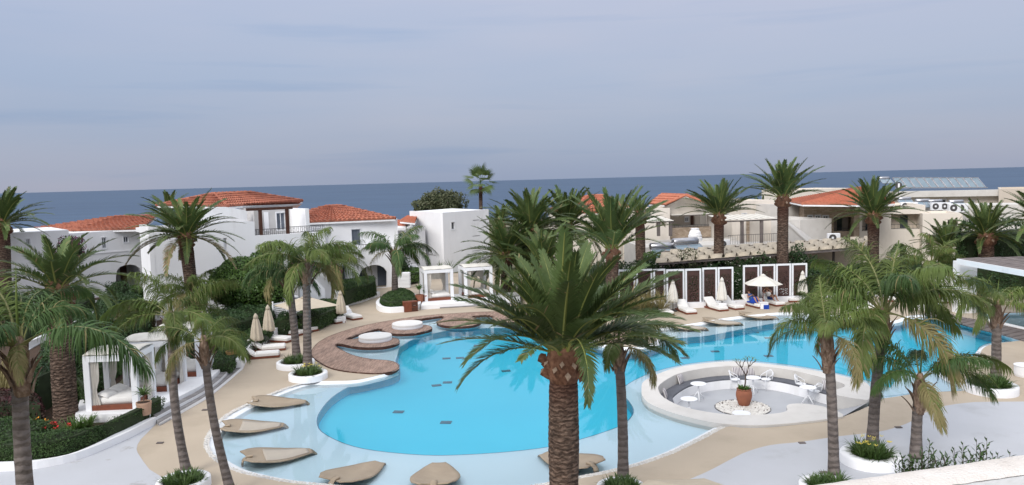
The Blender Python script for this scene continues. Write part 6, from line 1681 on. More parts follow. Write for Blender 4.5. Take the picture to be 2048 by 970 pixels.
Q = [ # xb,yb,xt,yt, D(None->ground), r, L, nfr, seed, lod, kind, label, extra fronds
 (374,948,343,640,None,.135,2.2,5,31,2,'q','slim leaning queen palm in the round planter at lower left',[(182,28,95,1.0,1,'q'),(172,46,105,1.05,1,'q'),(200,20,100,.95,0,'q'),(2,40,120,1.0,1,'q'),(330,30,110,.9,1,'q')]),
 (462,985,408,690,21.8,.125,1.7,6,32,2,'q','slim queen palm leaning left at the bottom left of the pool',[(180,30,110,.9,1,'q'),(355,45,120,1.0,1,'q'),(20,20,110,.9,0,'q')]),
 (594,720,577,552,None,.20,2.5,11,33,1,'q_deep','left of the twin queen palms by the timber deck',[(190,45,120,1.0,0,'q_deep'),(215,35,120,.95,0,'q_deep')]),
 (615,737,612,530,None,.21,2.9,12,34,1,'q','right of the twin queen palms by the timber deck',[(10,60,110,1.0,0,'q'),(170,62,100,.95,0,'q')]),
 (659,614,664,532,None,.24,3.0,11,35,1,'q','queen palm before the villa porch stairs, yellowish crown',[(0,40,105,1.0,1,'q')]),
 (790,600,790,506,None,.25,3.2,10,36,1,'q_deep','queen palm in the hedge planter before the arched villa',[(180,50,125,1.0,0,'q_deep'),(5,40,100,1.1,0,'q_deep'),(350,30,110,1.0,0,'q_deep')]),
 (1246,966,1237,700,None,.155,1.8,8,37,2,'q','slim queen palm right of the big date palm',[(20,55,100,1.1,1,'q'),(5,35,110,1.1,1,'q')]),
 (1668,962,1656,678,None,.15,2.0,5,38,2,'q','slim queen palm in front of the sunken lounge',[(182,56,150,1.1,1,'q'),(355,52,115,1.0,1,'q'),(205,72,90,1.0,0,'q'),(80,78,60,1.0,0,'q'),(320,70,90,.95,0,'q')]),
 (1744,896,1768,632,None,.17,3.1,10,39,2,'q','largest queen palm, standing in the round flower planter at right',[(175,50,105,1.05,1,'q'),(185,35,100,1.0,0,'q'),(5,45,100,1.05,0,'q'),(355,60,95,1.1,1,'q'),(90,75,60,1.0,0,'q'),(60,65,60,1.1,1,'q'),(270,70,90,1.0,0,'q_deep')]),
 (1832,915,1840,765,None,.16,2.2,7,40,2,'q_deep','short queen palm in front of the pool steps',[(2,52,95,1.2,1,'q'),(178,55,100,1.05,0,'q_deep'),(350,45,110,1.05,1,'q')]),
 (1992,764,1993,615,None,.19,2.2,10,41,1,'q','queen palm in the round planter at the right edge',[(185,45,130,1.0,0,'q'),(0,45,130,1.0,0,'q')]),
 (1851,607,1862,530,None,.2,2.9,13,42,1,'q','queen palm in the small ring planter behind the pool',[(180,40,100,1.0,1,'q'),(0,40,110,1.0,1,'q')]),
 (398,690,387,592,46.5,.24,2.5,14,44,1,'q','shaggy queen palm with straw fronds in front of the broad date palm',[(8,42,70,1.15,1,'q'),(270,30,120,.8,1,'q_dry'),(240,20,120,.8,1,'q_dry'),(300,10,100,.8,1,'q_dry'),(200,30,110,.8,1,'q')]),
 (58,972,38,700,16,.175,3.5,0,43,2,'q_deep','nearest queen palm, thick sheathed crown at the left edge',[(352,32,96,.88,0,'q_deep'),(60,80,110,.6,0,'q_deep'),(35,82,140,.52,0,'q_deep'),(85,78,110,.6,0,'q_deep'),(118,66,110,.7,1,'q_deep'),(160,45,110,.9,0,'q'),(186,30,110,.9,1,'q_deep'),(212,52,120,.8,0,'q_deep'),(240,40,130,.8,0,'q_deep'),(150,74,80,.8,0,'q'),(282,64,150,.55,0,'q_deep'),(262,50,150,.6,1,'q_deep'),(200,72,110,.8,0,'q_deep'),(225,12,90,.6,1,'q_dry'),(300,14,100,.35,1,'q_dry')])]
for xb, yb, xt, yt, D, r_, L, n_, sd, lod, kd, lab, ex in Q:
    if D is None: D = P(xb, yb, 0).y
    bs, tp = ends(xb, yb, xt, yt, D)
    queen(bs, tp, r_, L, lab, n_, sd, lod, kd, ex, bsc=1.0 if sd not in (31, 32, 37) else .7)
# fan palm on the skyline
bs, tp = ends(962, 440, 961, 368, 92)
th = thing('fan_palm', 'lone fan palm with thin trunk standing against the sea', 'palm tree', tuple(bs))
MB().tube([bs, bs.lerp(tp, .6), tp], [.26, .22, .24], 10).build('trunk', M['ktrunk'], th, True)
b = MB()
fan = []
for k in range(13):
    a = -1.25 + 2.5 * k / 12; L = .95 - .1 * abs(a); w_ = .085
    c, s_ = math.cos(a), math.sin(a); w_ = .05; fan += [(0, 0, 0), (c * L * .55 - s_ * w_, s_ * L * .55 + c * w_, .02), (c * L, s_ * L, -.10), (c * L * .55 + s_ * w_, s_ * L * .55 - c * w_, .02)]
me = bpy.data.meshes.new('fan_leaf'); v_ = [(x + .75, y, z) for x, y, z in fan] + [(0, -.02, 0), (0, .02, 0), (.76, .02, 0), (.76, -.02, 0)]
me.from_pydata(v_, [], [tuple(range(4 * k, 4 * k + 4)) for k in range(14)]); me.materials.append(M['kleaf'])
rnd = random.Random(8)
for k in range(22):
    o = bpy.data.objects.new('fan_leaf', me); COL.objects.link(o); o.parent = th; o.location = tp - bs + Vector((0, 0, .2))
    e = R(78 - k * 6.0); o.rotation_euler = (rnd.uniform(-.5, .5), -e, k * 2.399); o.scale = (rnd.uniform(1.25, 1.6),) * 3
# ================================================================== HEDGES, SHRUBS, BEDS
def back_line(front, d): return [(x, y + d) for x, y in front]
f1 = smooth(PX([(-120,926),(-40,924),(20,922),(71,919),(136,908),(190,887),(238,863),(280,842)], .25), 3, False)
bk1 = [(x + .2, y + 1.45) for x, y in f1]; hedge('hedge', f1 + [tuple(P(291, 829, .25).xy)] + list(reversed(bk1)), .22, .62, 'clipped low dark green hedge curving along the white curb at lower left', r=.5, leaf=.035, dens=900, seed=3, cap=30000)
# curb wall along it
cb_o = smooth(PX([(-120,945),(-40,944),(20,943),(75,938),(153,921),(221,894),(272,870),(317,845)], 0), 3, False); cb_i = smooth(PX([(-120,926),(-40,924.5),(20,922.5),(71,919.5),(136,908.5),(190,887.5),(238,863.5),(297,836)], .26), 3, False)
tag(MB().prism(cb_o + list(reversed(cb_i)), -.02, .26).build('curb_wall', M['white']), 'low curved white curb wall holding the clipped hedge at lower left', 'wall')
bed = PX([(-120,940),(20,918),(140,905),(280,840),(291,829),(200,826),(160,830),(130,800),(60,780),(-120,780)], .1); o = MB().prism(bed, -.02, .10).build('flower_bed_soil', M['soil']); o['kind'] = 'structure'
lawn = PX([(-600,800),(60,790),(180,830),(300,690),(445,730),(500,700),(560,655),(690,625),(690,605),(560,600),(300,600),(-100,560),(-700,560)], .02); o = MB().prism(lawn, -.05, .01).build('garden_soil', M['soil']); o['kind'] = 'structure'
hedge('hedge', PX([(-60,905),(0,902),(40,893),(105,880),(118,868),(60,858),(0,862),(-60,868)], .1), .1, .55, 'rounded low shrub hedge behind the clipped hedge at lower left', leaf=.045, dens=500, seed=4, m_='hedge')
hedge('shrub', PX([(-60,860),(40,852),(90,850),(85,822),(30,815),(-60,820)], .1), .1, .9, 'dark red leaved shrubs in the bed at the left edge', 'shrub', leaf=.06, dens=350, seed=5, m_='redleaf')
hedge('shrub', PX([(150,800),(176,822),(190,790),(240,752),(262,735),(240,722),(190,742),(148,770)], .1), .1, 1.1, 'dark green shrubs seen through the nearest white cabana', 'shrub', leaf=.06, dens=330, seed=6, m_='hedge')
hedge('shrub', PX([(70,830),(150,792),(175,735),(250,712),(305,698),(300,668),(200,672),(135,700),(75,770)], .1), .1, 1.7, 'tall dark hedge mass behind the row of white cabanas', 'shrub', leaf=.075, dens=240, seed=7, m_='hedged', wob=.2)
hedge('shrub', PX([(225,706),(300,688),(312,668),(240,676)], .1), .1, 1.9, 'brownish dry topped shrub left of the cabana roofs', 'shrub', leaf=.075, dens=260, seed=8, m_='brownl', wob=.25)
hedge('hedge', PX([(42,690),(95,676),(98,650),(44,660)], .1), .1, 1.2, 'clipped hedge between palm trunks beside the white garden path', leaf=.06, dens=280, seed=9)
hedge('hedge', PX([(135,654),(188,630),(190,612),(130,618)], .1), .1, 1.3, 'clipped hedge beyond the garden path, left of the porch', leaf=.06, dens=260, seed=10)
hedge('shrub', PX([(195,665),(288,655),(292,632),(230,628),(190,645)], .1), .1, 1.5, 'bushy green shrubs under the villa side wall at left', 'shrub', leaf=.075, dens=260, seed=11, m_='hedged', wob=.2)
bush('shrub', tuple(W(236, 585, 60)), (1.0, .9, .95), 'small spreading shrub in front of the left arched porch', 'shrub', 1500, .09, 'hedged', 12)
bush('shrub', tuple(W(270, 588, 62)), (1.0, .8, .7), 'low rounded shrub beside the left arched porch', 'shrub', 1200, .09, 'bush', 13)
bush('bougainvillea', tuple(W(140, 500, 60)), (1.1, 1, 1.2), 'bougainvillea with magenta flowers behind the palms at left', 'shrub', 1300, .09, 'hedged', 14, flower=('magenta', .45))
bush('bougainvillea', tuple(W(655, 548, 60)), (1.15, 1, 1.3), 'magenta bougainvillea beside the villa stair wall', 'shrub', 2200, .1, 'hedged', 15, flower=('magenta', .8))
# garden path and low walls at left
for k, (pts, z, lab) in enumerate([([(48,705),(95,678),(190,625),(210,600),(185,600),(120,640),(48,670)], .05, '')]):
    o = MB().prism(PX(pts, z), 0, z).build('garden_path', M['terr']); o['kind'] = 'structure'
gw = MB(); w_ = [P(45, 700, 0), P(130, 665, 0), P(200, 627, 0), P(232, 606, 0)]; [gw.beam(w_[i] + Z3 * .2, w_[i + 1] + Z3 * .2, .35, .4) for i in range(3)]; tag(gw.build('garden_wall', M['white']), 'low white wall climbing along the garden path at left', 'wall')
gw = MB(); w_ = [P(225, 668, 0), P(292, 652, 0)]; gw.beam(w_[0] + Z3 * .25, w_[1] + Z3 * .25, .35, .5); tag(gw.build('garden_wall', M['white']), 'short white wall between shrubs and the villa corner pillar', 'wall')
pp_ = P(299, 655, 0); tag(MB().box((pp_.x, pp_.y, .8), (.65, .65, 1.6)).build('gate_pillar', M['white']), 'square white pillar at the foot of the villa side wall', 'pillar')
# round clipped tree
ct = W(497, 565, 49.5)
bush('clipped_tree', tuple(ct), (2.55, 2.1, 1.75), 'large dense round clipped tree in front of the villa wall', 'tree', 0, .085, 'bush', 16, core=.84, trunk=(0, .2), hollow=.72, lumps=.05,
     clumps=[(tuple(ct), (2.5, 2.0, 1.75), 12000), (tuple(ct + Vector((1.2, .3, 1.3))), (1.1, 1.1, 1.0), 2400), (tuple(ct + Vector((-1.3, -.1, -.1))), (1.3, 1.3, 1.45), 3600), (tuple(ct + Vector((1.55, -.2, -.2))), (1.25, 1.3, 1.5), 3600)])
hedge('shrub', PX([(380,735),(440,715),(470,690),(545,668),(560,648),(470,650),(400,668),(375,700)], .1), .1, 1.35, 'dark hedge mass behind the furled beige parasols', 'shrub', leaf=.06, dens=330, seed=17, m_='hedged', wob=.15)
hedge('hedge', PX([(425,745),(463,742),(488,712),(512,690),(548,672),(545,660),(500,668),(460,690),(425,720)], .3), .2, .55, 'low creeping hedge behind the front loungers and white curb', leaf=.045, dens=500, seed=18)
hedge('hedge', PX([(548,668),(590,664),(600,655),(560,645)], .2), .1, 1.0, 'rose shrub with a few white blooms beside the reclining reader', 'shrub', leaf=.055, dens=420, seed=19, m_='hedged', flower=('flower', .012))
hedge('hedge', PX([(598,662),(640,655),(688,634),(693,622),(660,616),(605,628),(590,645)], .2), .1, .95, 'mounded dark hedge behind the twin queen palm trunks', leaf=.05, dens=420, seed=20, r=.8)
hedge('hedge', PX([(688,610),(720,601),(753,590),(751,576),(700,583),(682,590)], .25), .2, 1.15, 'clipped box hedge on a white curb left of the arched porch', leaf=.05, dens=500, seed=21, r=.15, wob=.03)
hedge('hedge', PX([(668,582),(750,578),(750,572),(668,575)], .2), .2, .75, 'narrow strip hedge behind the white wedge planter wall', leaf=.06, dens=320, seed=22, r=.15)
cw = MB()
for pts, h, t_ in (([(690, 613), (722, 604), (757, 592)], .35, .3), ([(662, 585), (672, 600), (690, 613)], .7, .3), ([(662, 585), (700, 583), (735, 582)], .95, .3)):
    w_ = [P(x, y, 0) for x, y in pts]; [cw.beam(w_[i] + Z3 * h / 2, w_[i + 1] + Z3 * h / 2, t_, h) for i in range(len(w_) - 1)]
tag(cw.build('planter_wall', M['white']), 'white wedge shaped planter wall round the clipped box hedge', 'wall')
# curb behind the loungers
cw = smooth(PX([(300,838),(316,830),(322,818),(470,727),(478,741),(492,715),(506,700),(530,685),(565,668),(610,657),(660,643),(700,634)], .0)[4:], 3, False)
b = MB(); q0 = [Vector((*p, .28)) for p in cw]; [b.beam(q0[i], q0[i + 1], .3, .56) for i in range(len(q0) - 1)]; tag(b.build('curb_wall', M['white']), 'curved white curb wall behind the row of loungers at left', 'wall')
# planter bed with hedge and palm (centre)
pb_ = smooth(PX([(753,612),(757,622),(775,626),(800,625),(830,622),(842,614),(838,603),(825,595),(800,592),(770,600)], 0), 4)
tag(MB().prism(pb_, -.02, .38, [inset(pb_, .28)]).build('planter_ring', M['white']), 'teardrop white planter wall around the low hedge beside the brown bin cabinet', 'planter')
hedge('hedge', inset(pb_, .27), .05, .75, 'low mounded hedge in the teardrop planter around a queen palm', leaf=.05, dens=460, seed=23, r=.7)
hedge('shrub', PX([(806,568),(842,562),(843,552),(806,556)], .2), .2, .9, 'leafy green plants by the garden steps near the white cube', 'shrub', leaf=.1, dens=200, seed=24, m_='bush')
bush('shrub', tuple(W(806, 545, 68)), (.75, .7, 1.6), 'slim upright shrub against the corner of the arched villa', 'shrub', 1300, .09, 'hedged', 25)
for k, x in enumerate((880, 900)): tufts('potted_grass', [tuple(W(x, 537, 70))], 'small spiky plant beside the white cube, %s one' % ('left' if k == 0 else 'right'), 'plant', 60 + k, h=1.0, n=30)
# ivy wall, hedges at the right
hedge('ivy_hedge', PX([(1912,583),(2300,562),(2300,545),(1912,568)], 0), 0, 4.75, 'tall dark ivy hedge filling the background at the right edge', leaf=.11, dens=70, seed=26, m_='hedged', wob=.25, cap=14000)
hedge('hedge', PX([(1612,602),(1760,588),(1905,581),(1905,570),(1760,576),(1612,588)], 0), 0, 1.9, 'dark hedge behind the loungers on the far right terrace', leaf=.08, dens=200, seed=27, m_='hedged', wob=.15)
hedge('hedge', PX([(1930,596),(2300,580),(2300,566),(1930,580)], 0), 0, 2.2, 'dark hedge in the shade behind the pavilion', leaf=.08, dens=160, seed=28, m_='hedged', wob=.15)
hedge('climbing_rose', PX([(1180,606),(1340,604),(1470,599),(1640,590),(1640,584),(1470,592),(1340,597),(1180,598)], 0), 0, 2.72, 'white flowering climber growing behind and over the brown screens', leaf=.075, dens=330, seed=29, m_='hedged', flower=('flower', .045), wob=.3, cap=26000)
bush('shrub', tuple(W(1302, 527, 57)), (.7, .7, .95), 'bright green bush beside the young palm trunk', 'shrub', 1400, .09, 'bush', 30)
bush('shrub', tuple(W(1373, 522, 54)), (.8, .7, 1.0), 'sparse grey twiggy shrub in front of the solar heaters', 'shrub', 500, .08, 'olive', 31, core=0)
bush('shrub', tuple(W(1595, 512, 56)), (.55, .5, .95), 'small upright rosemary like shrub right of the tallest palm', 'shrub', 700, .08, 'hedged', 32, core=0)
rt = W(880, 410, 104)
bush('tree', tuple(rt), (3.6, 3, 2.2), 'broad olive green tree rising behind the white cube house', 'tree', 0, .22, 'olive', 33, core=.7, trunk=(0, .3), lumps=.2,
     clumps=[(tuple(rt + Vector((-1.6, 0, -.3))), (2.2, 2, 1.7), 1500), (tuple(rt + Vector((1.2, 0, -.1))), (2.4, 2, 1.9), 1800), (tuple(rt + Vector((-.2, 0, .6))), (2.0, 2, 1.5), 1400)])
bush('shrub', tuple(W(760, 405, 110) + Vector((0, 0, -3.2))), (1.4, 1, 1.0), 'small shrub showing above the ridge right of the arched villa', 'shrub', 400, .2, 'hedged', 34)
# grasses right of the big palm
sp_ = [tuple(P(x, y, 0)) for x, y in ((1262,622),(1276,616),(1290,620),(1304,612),(1318,615),(1334,608),(1300,628),(1282,630),(1250,630),(1322,626))]
tufts('fountain_grass', sp_, 'straw coloured fountain grass clumps in front of the left screens', 'grass', 35, h=1.5, n=130, m_='qdry')
tufts('bedding_plants', [(x + .3, y, z) for x, y, z in sp_[:8]], 'green strap leaved plants with white blooms among the fountain grass', 'plant', 36, h=1.0, n=60, fl=6, flm='flower')
# ring planters
def ring_planter(cx, cy, rxp, label, tlabel, seed, z=.30, wd=.28, fl=None, flm='yellow', h=.45, nt_=14, wide=1.0, soil=True):
    c = P(cx, cy, z); e = P(cx + rxp, cy, z); rx = (e - c).length; ry = rx * wide
    th = thing('ring_planter', label, 'planter', (c.x, c.y, 0), 'round white planters at the palm feet')
    prof = [(1, -.02), (1.0, z - .05), (.985, z), (1 - wd / rx + .02, z), (1 - wd / rx, z - .04), (1 - wd / rx, z - .15)]
    b = MB(); n = 40; k = 0
    for r_, zz in prof:
        for i in range(n): a = 2 * math.pi * i / n; b.v.append((c.x + r_ * rx * math.cos(a), c.y + r_ * ry * math.sin(a), zz))
    for j in range(len(prof) - 1):
        for i in range(n): b.f.append((j * n + i, j * n + (i + 1) % n, j * n + n + (i + 1) % n, j * n + n + i)); b.m.append(0)
    b.build('ring', M['white'], th, True)
    MB().lathe([(rx - wd - .005, z - .12), (rx - wd - .005, z - .08)], (c.x, c.y, 0), 24, sy=wide).build('soil', M['soil'], th)
    rnd = random.Random(seed); sp = []
    for i in range(nt_):
        a = i * 2.4; r_ = (rx - wd) * (.35 + .5 * (i / nt_)); sp.append((c.x + math.cos(a) * r_, c.y + math.sin(a) * r_ * wide, z - .09))
    tufts('planter_plants', sp, tlabel, 'plant', seed, h=h, fl=fl, flm=flm)
for a in [(591,722,36,'white oval planter under the left twin queen palm','green strap leaved plants under the left twin queen palm',71,.28,.22,None,'yellow',.42,12),
          (616,745,37,'white oval planter under the right twin queen palm','green strap leaved plants under the right twin queen palm',72,.28,.22,1,'yellow',.42,12),
          (367,958,50,'round white planter at the bottom left with slim palm','green strap leaved plants at the foot of the slim lower left palm',73,.25,.2,None,'yellow',.36,14),
          (455,1000,48,'round white planter cut by the bottom edge of the view','green strap leaved plants at the foot of the leftward leaning palm',74,.25,.2,None,'yellow',.36,14),
          (1242,972,50,'round white planter at the bottom right of the big palm','green strap leaved plants at the foot of the slim middle palm',75,.25,.22,None,'yellow',.36,14),
          (1742,906,60,'large round white planter with yellow lilies at right','dense lily plants with pale yellow flowers in the large round planter',76,.30,.34,1,'yellow',.5,16),
          (1983,768,50,'round white planter beside the steel handrail','yellow green strap leaved plants beside the steel handrail',77,.32,.25,None,'yellow',.5,20),
          (1853,606,29,'small round white planter behind the far pool edge','dark green tufts in the small ring planter behind the pool',78,.35,.3,None,'yellow',.6,12),
          (1655,968,56,'round white planter beneath the parapet at the bottom','green strap leaved plants at the foot of the slim lounge palm',79,.25,.22,None,'yellow',.36,12)]:
    ring_planter(a[0], a[1], a[2], a[3], a[4], a[5], z=a[6], wd=a[7], fl=a[8], flm=a[9], h=a[10], nt_=a[11])
# flowers in the left bed
b = MB(); rnd = random.Random(2); fl_ = thing('bedding_flowers', 'red and orange flowers in the bed at the foot of the stout left palm', 'flowers', tuple(P(100, 860, .1)))
for nm_, spots_ in (('red', [(100,850),(106,849),(137,851),(92,856),(112,857),(84,790),(20,800),(12,812)]), ('orange', [(71,840),(92,843)])):
    b = MB()
    for x, y in spots_:
        c = P(x, y, .55)
        for k in range(10):
            a = k * .63; q = c + Vector((rnd.uniform(-.07, .07), rnd.uniform(-.07, .07), rnd.uniform(-.05, .05))); b.add([q, q + Vector((.06 * math.cos(a), .06 * math.sin(a), .03)), q + Vector((.08 * math.cos(a + .5), .08 * math.sin(a + .5), .06)), q + Vector((.05 * math.cos(a + 1), .05 * math.sin(a + 1), .03))], [(0, 1, 2, 3)])
    b.build('petals', M[nm_], fl_, kind='stuff')
tufts('bed_plants', [tuple(P(x, y, .1)) for x, y in ((84,872),(96,868),(108,872),(70,866),(140,868),(165,858),(152,862),(60,850),(180,852),(122,880))], 'loose green bedding plants around the stout left palm', 'plant', 37, h=.6, n=50, m_='bush')
tufts('dry_grass', [tuple(P(x, y, .1)) for x, y in ((0,790),(12,775),(-15,780),(8,800))], 'straw coloured dry grass at the left edge of the bed', 'grass', 38, h=1.5, n=120, m_='qdry')
# twiggy shrubs by the parapet
def sprig(name, c, rx, hh, n, seed, label):
    rnd = random.Random(seed); th = thing(name, label, 'shrub', (c[0], c[1], 0)); b = MB(); lf = MB()
    for i in range(n):
        a = rnd.uniform(0, 6.28); r_ = rnd.uniform(0, 1) ** .5; foot = Vector((c[0] + rnd.uniform(-.15, .15), c[1] + rnd.uniform(-.1, .1), 0)); tip = Vector((c[0] + math.cos(a) * rx * r_, c[1] + math.sin(a) * rx * .45 * r_, hh * rnd.uniform(.84, 1.0) * (1 - .10 * r_)))
        mid = foot.lerp(tip, .5) + Vector((0, 0, hh * .08)); pts = [foot, mid, tip]; b.tube(pts, [.016, .011, .004], 4, cap=False)
        for k in range(34):
            t = .70 + .30 * k / 34; p = (foot.lerp(mid, t * 2) if t < .5 else mid.lerp(tip, t * 2 - 1)); an = k * 2.4; d = Vector((math.cos(an), math.sin(an), .7)).normalized(); s_ = d.cross(Vector((.3, .1, 1))).normalized() * .018; L = rnd.uniform(.09, .15)
            lf.add([p, p + d * L * .5 - s_, p + d * L, p + d * L * .5 + s_], [(0, 1, 2, 3)])
    b.build('stems', M['bark'], th, kind='stuff'); lf.build('leaves', M['hedge'], th, kind='stuff')
c = W(1842, 880, 14.5); sprig('oleander', (c.x, c.y), .55, W(1842, 866, 14.5).z, 42, 1, 'thin leaved green shrub rising at the short palm trunk above the parapet')
c = W(1962, 880, 12.5); sprig('oleander', (c.x, c.y), .85, W(1962, 860, 12.5).z, 62, 2, 'wide thin leaved green shrub behind the parapet at lower right')
# ================================================================== CABANAS, LOUNGERS, PARASOLS
plat = PX([(150,830),(190,829),(300,826),(306,820),(352,796),(400,772),(430,748),(452,727),(468,725),(472,715),(440,705),(380,735),(320,770),(262,790),(160,800)], .42)
o = MB().prism(plat, 0, .42).build('cabana_terrace', M['white']); o['kind'] = 'structure'
sA = smooth(PX([(304,821),(352,797),(400,772),(432,747),(452,727)], .42), 3, False)
sB = smooth(PX([(312,833),(358,808),(405,783),(440,757),(470,727)], .28), 3, False)
sC = smooth(PX([(318,845),(366,818),(412,791),(450,762),(484,733)], .14), 3, False)
sD = smooth(PX([(322,850),(370,823),(416,796),(454,766),(487,737)], .0), 3, False)
STP = thing('garden_steps', 'two curved steps of silvered grey boards beside the white cabanas', 'steps', tuple(P(400, 790, 0)))
def lerp2(a, b, t): return [(p[0] + (q[0] - p[0]) * t, p[1] + (q[1] - p[1]) * t) for p, q in zip(a, b)]
for (a, c, z) in ((sA, sB, .28), (sB, sC, .14)):
    for k in range(3):
        q0, q1 = lerp2(a, c, k / 3 + .02), lerp2(a, c, (k + 1) / 3 - .02)
        MB().prism(q0 + list(reversed(q1)), z - .13, z).build('tread_board', M['greywood'], STP)
    MB().prism(a + list(reversed(c)), 0, z - .02).build('step_base', M['white'], STP)
MB().prism(sC + list(reversed(sD)), 0, .06).build('bottom_edge', M['white'], STP)
cw = [P(318, 843, 0), P(298, 832, 0), P(285, 826, 0)]
def curtain(b, x, y, w_, h, z0, tie=True, ax='x'):
    n, m_ = 18, 10; k = len(b.v)
    for j in range(m_ + 1):
        t = j / m_; pinch = 1 - (.62 * math.exp(-((t - .38) / .16) ** 2) if tie else 0)
        for i in range(n + 1):
            u = (i / n - .5) * w_ * pinch; d = .045 * math.sin(i * 1.9 + .4 * math.sin(t * 3)) * (.7 + .3 * pinch)
            b.v.append((x + u, y + d, z0 + t * h) if ax == 'x' else (x + d, y + u, z0 + t * h))
    for j in range(m_):
        for i in range(n): a = k + j * (n + 1) + i; b.f.append((a, a + 1, a + n + 2, a + n + 1)); b.m.append(0)
def make_cabana(wd, dp, ht, label, side_curtain=True, blind=False, bed=True, nm_='cabana'):
    th = thing(nm_, label, 'cabana', (0, 0, 0), 'white curtained daybed cabanas')
    for sx in (0, 1):
        for sy in (0, 1): MB().box((sx * (wd - .22) + .11, sy * (dp - .22) + .11, ht / 2), (.22, .22, ht)).build('post', M['wmetal'], th)
    b = MB()
    for y in (.085, dp - .085): b.box((wd / 2, y, ht - .12), (wd - .445, .20, .235))
    for x in (.085, wd - .085): b.box((x, dp / 2, ht - .12), (.20, dp - .445, .235))
    b.build('top_frame', M['wmetal'], th)
    b = MB(); n, m_ = 14, 8
    for j in range(m_ + 1):
        for i in range(n + 1):
            b.v.append((wd * i / n, dp * j / m_, ht + .02 + .03 * abs(math.sin(i * math.pi * 3 / n)) + .10 * math.sin(j / m_ * math.pi)))
    for j in range(m_):
        for i in range(n): a = j * (n + 1) + i; b.f.append((a, a + 1, a + n + 2, a + n + 1)); b.m.append(0)
    b.build('roof_canopy', M['canvasw'], th, True, thick=.025)
    if bed:
        MB().box((wd / 2, dp / 2, .10), (wd - .38, dp - .06, .20), bev=.02).build('bed_base', M['redwood'], th)
        MB().box((wd / 2, dp / 2, .335), (wd - .5, dp - .3, .26), bev=.06).build('mattress', M['mattress'], th, True)
        for k in (0, 1):
            o = pillow(MB(), .75, .5, .2).build('pillow', M['mattress'], th, True); o.location = (.62 + .1 * k, dp * (.28 + .44 * k), .54); o.rotation_euler = (R(-72), 0, R(80))
    for x, y in ((.33, .1), (.33, dp - .14), (wd - .33, dp - .14)):
        b = MB(); curtain(b, x, y, .42, ht - .26, .02); b.build('curtain', M['curtain'], th, True)
    if side_curtain: b = MB(); curtain(b, wd - .1, dp - .45, .4, ht - .26, .02, ax='y'); b.build('curtain', M['curtain'], th, True)
    if blind: b = MB(); curtain(b, wd / 2, dp - .08, wd - .4, .75, ht - .97, tie=False); b.build('rolled_blind', M['curtain'], th, True)
    return th
zP = .42
A = P(172, 823, zP); B = P(277, 818, zP); C_ = P(335, 791, zP)
wd = (B - A).length; dp = (C_ - B).length; az = math.atan2((B - A).y, (B - A).x)
dvec = Vector((-math.sin(az), math.cos(az), 0)); htc = (W(172, 713, A.y).z - zP)
cab = [(A, 'nearest white cabana with cream curtains and daybed at left'), None, None]
c1 = make_cabana(wd, dp, htc, cab[0][1]); c1.location = A; c1.rotation_euler[2] = az
c2_ = P(345, 783, zP); c3_ = P(403, 753, zP)
X_ = (B - A).normalized()
for loc, lab in ((c2_ - X_ * wd, 'second white cabana with white mattress, behind the slim palm'), (c3_ - X_ * wd, 'farthest white cabana of the row by the steps')):
    copy_thing(c1, loc, az, lab)
# two cabanas at the back
g1, g2, g3, g4 = P(845, 607, 0), P(912, 598, 0), P(928, 594, 0), P(990, 590, 0)
tb = PX([(842,611),(1040,598),(1040,584),(850,590)], .3); o = MB().prism(tb, 0, .3).build('rear_terrace', M['white']); o['kind'] = 'structure'
S2 = thing('garden_steps', 'long grey board steps in front of the two rear cabanas', 'steps', tuple(P(920, 606, 0)))
for k in range(3):
    q = [P(846, 612 + k * 3.3, 0), P(1040, 602 + k * 3.3, 0), P(1040, 599 + k * 3.3, 0), P(846, 609 + k * 3.3, 0)]
    MB().prism([p.xy[:] for p in q], 0, .26 - .09 * k).build('tread_board', M['greywood'], S2)
g1.z = g3.z = .3
g1 = P(850, 603, .3); g3 = P(930, 597, .3)
wb = (P(908, 599, .3) - g1).length; hb = W(850, 541, g1.y).z - .3
azb = math.atan2(*(reversed((P(908, 599, .3) - g1).xy[:])))
cb = make_cabana(wb, 2.2, hb, 'left rear cabana with low wooden daybed beyond the pool', False, True); cb.location = g1; cb.rotation_euler[2] = azb
copy_thing(cb, g3, azb, 'right rear cabana, partly behind the big palm fronds')
# loungers: head at -x, feet at +x
def make_lounger(kind='plain', bangle=34):
    th = thing('sun_lounger', '', 'sun lounger')
    b = MB(); b.box((.0, 0, .07), (2.0, .74, .10), bev=.01); b.build('platform', M['redwood'], th)
    MB().box((.36, 0, .215), (1.24, .72, .17), bev=.05).build('seat_cushion', M['mattress'], th)
    a = R(bangle); L = .86
    b = MB(); b.box((-L / 2, 0, .085), (L, .72, .17), bev=.05)
    b.v = [(-.26 + x * math.cos(a) - (z - .0) * math.sin(a) * -1 * 0 - z * math.sin(-a) * -1 * 0 + x * 0, y, .13 - x * math.sin(a) + z * math.cos(a)) for x, y, z in b.v]
    b.build('back_cushion', M['mattress'], th)
    b = MB(); b.beam((-.28, 0, .12), (-.28 - L * math.cos(a), 0, .12 + L * math.sin(a)), .66, .04); b.beam((-.75, -.25, .1), (-.28 - L * .7 * math.cos(a), -.25, .12 + L * .7 * math.sin(a)), .04, .04); b.beam((-.75, .25, .1), (-.28 - L * .7 * math.cos(a), .25, .12 + L * .7 * math.sin(a)), .04, .04); b.build('back_support', M['redwood'], th)
    return th
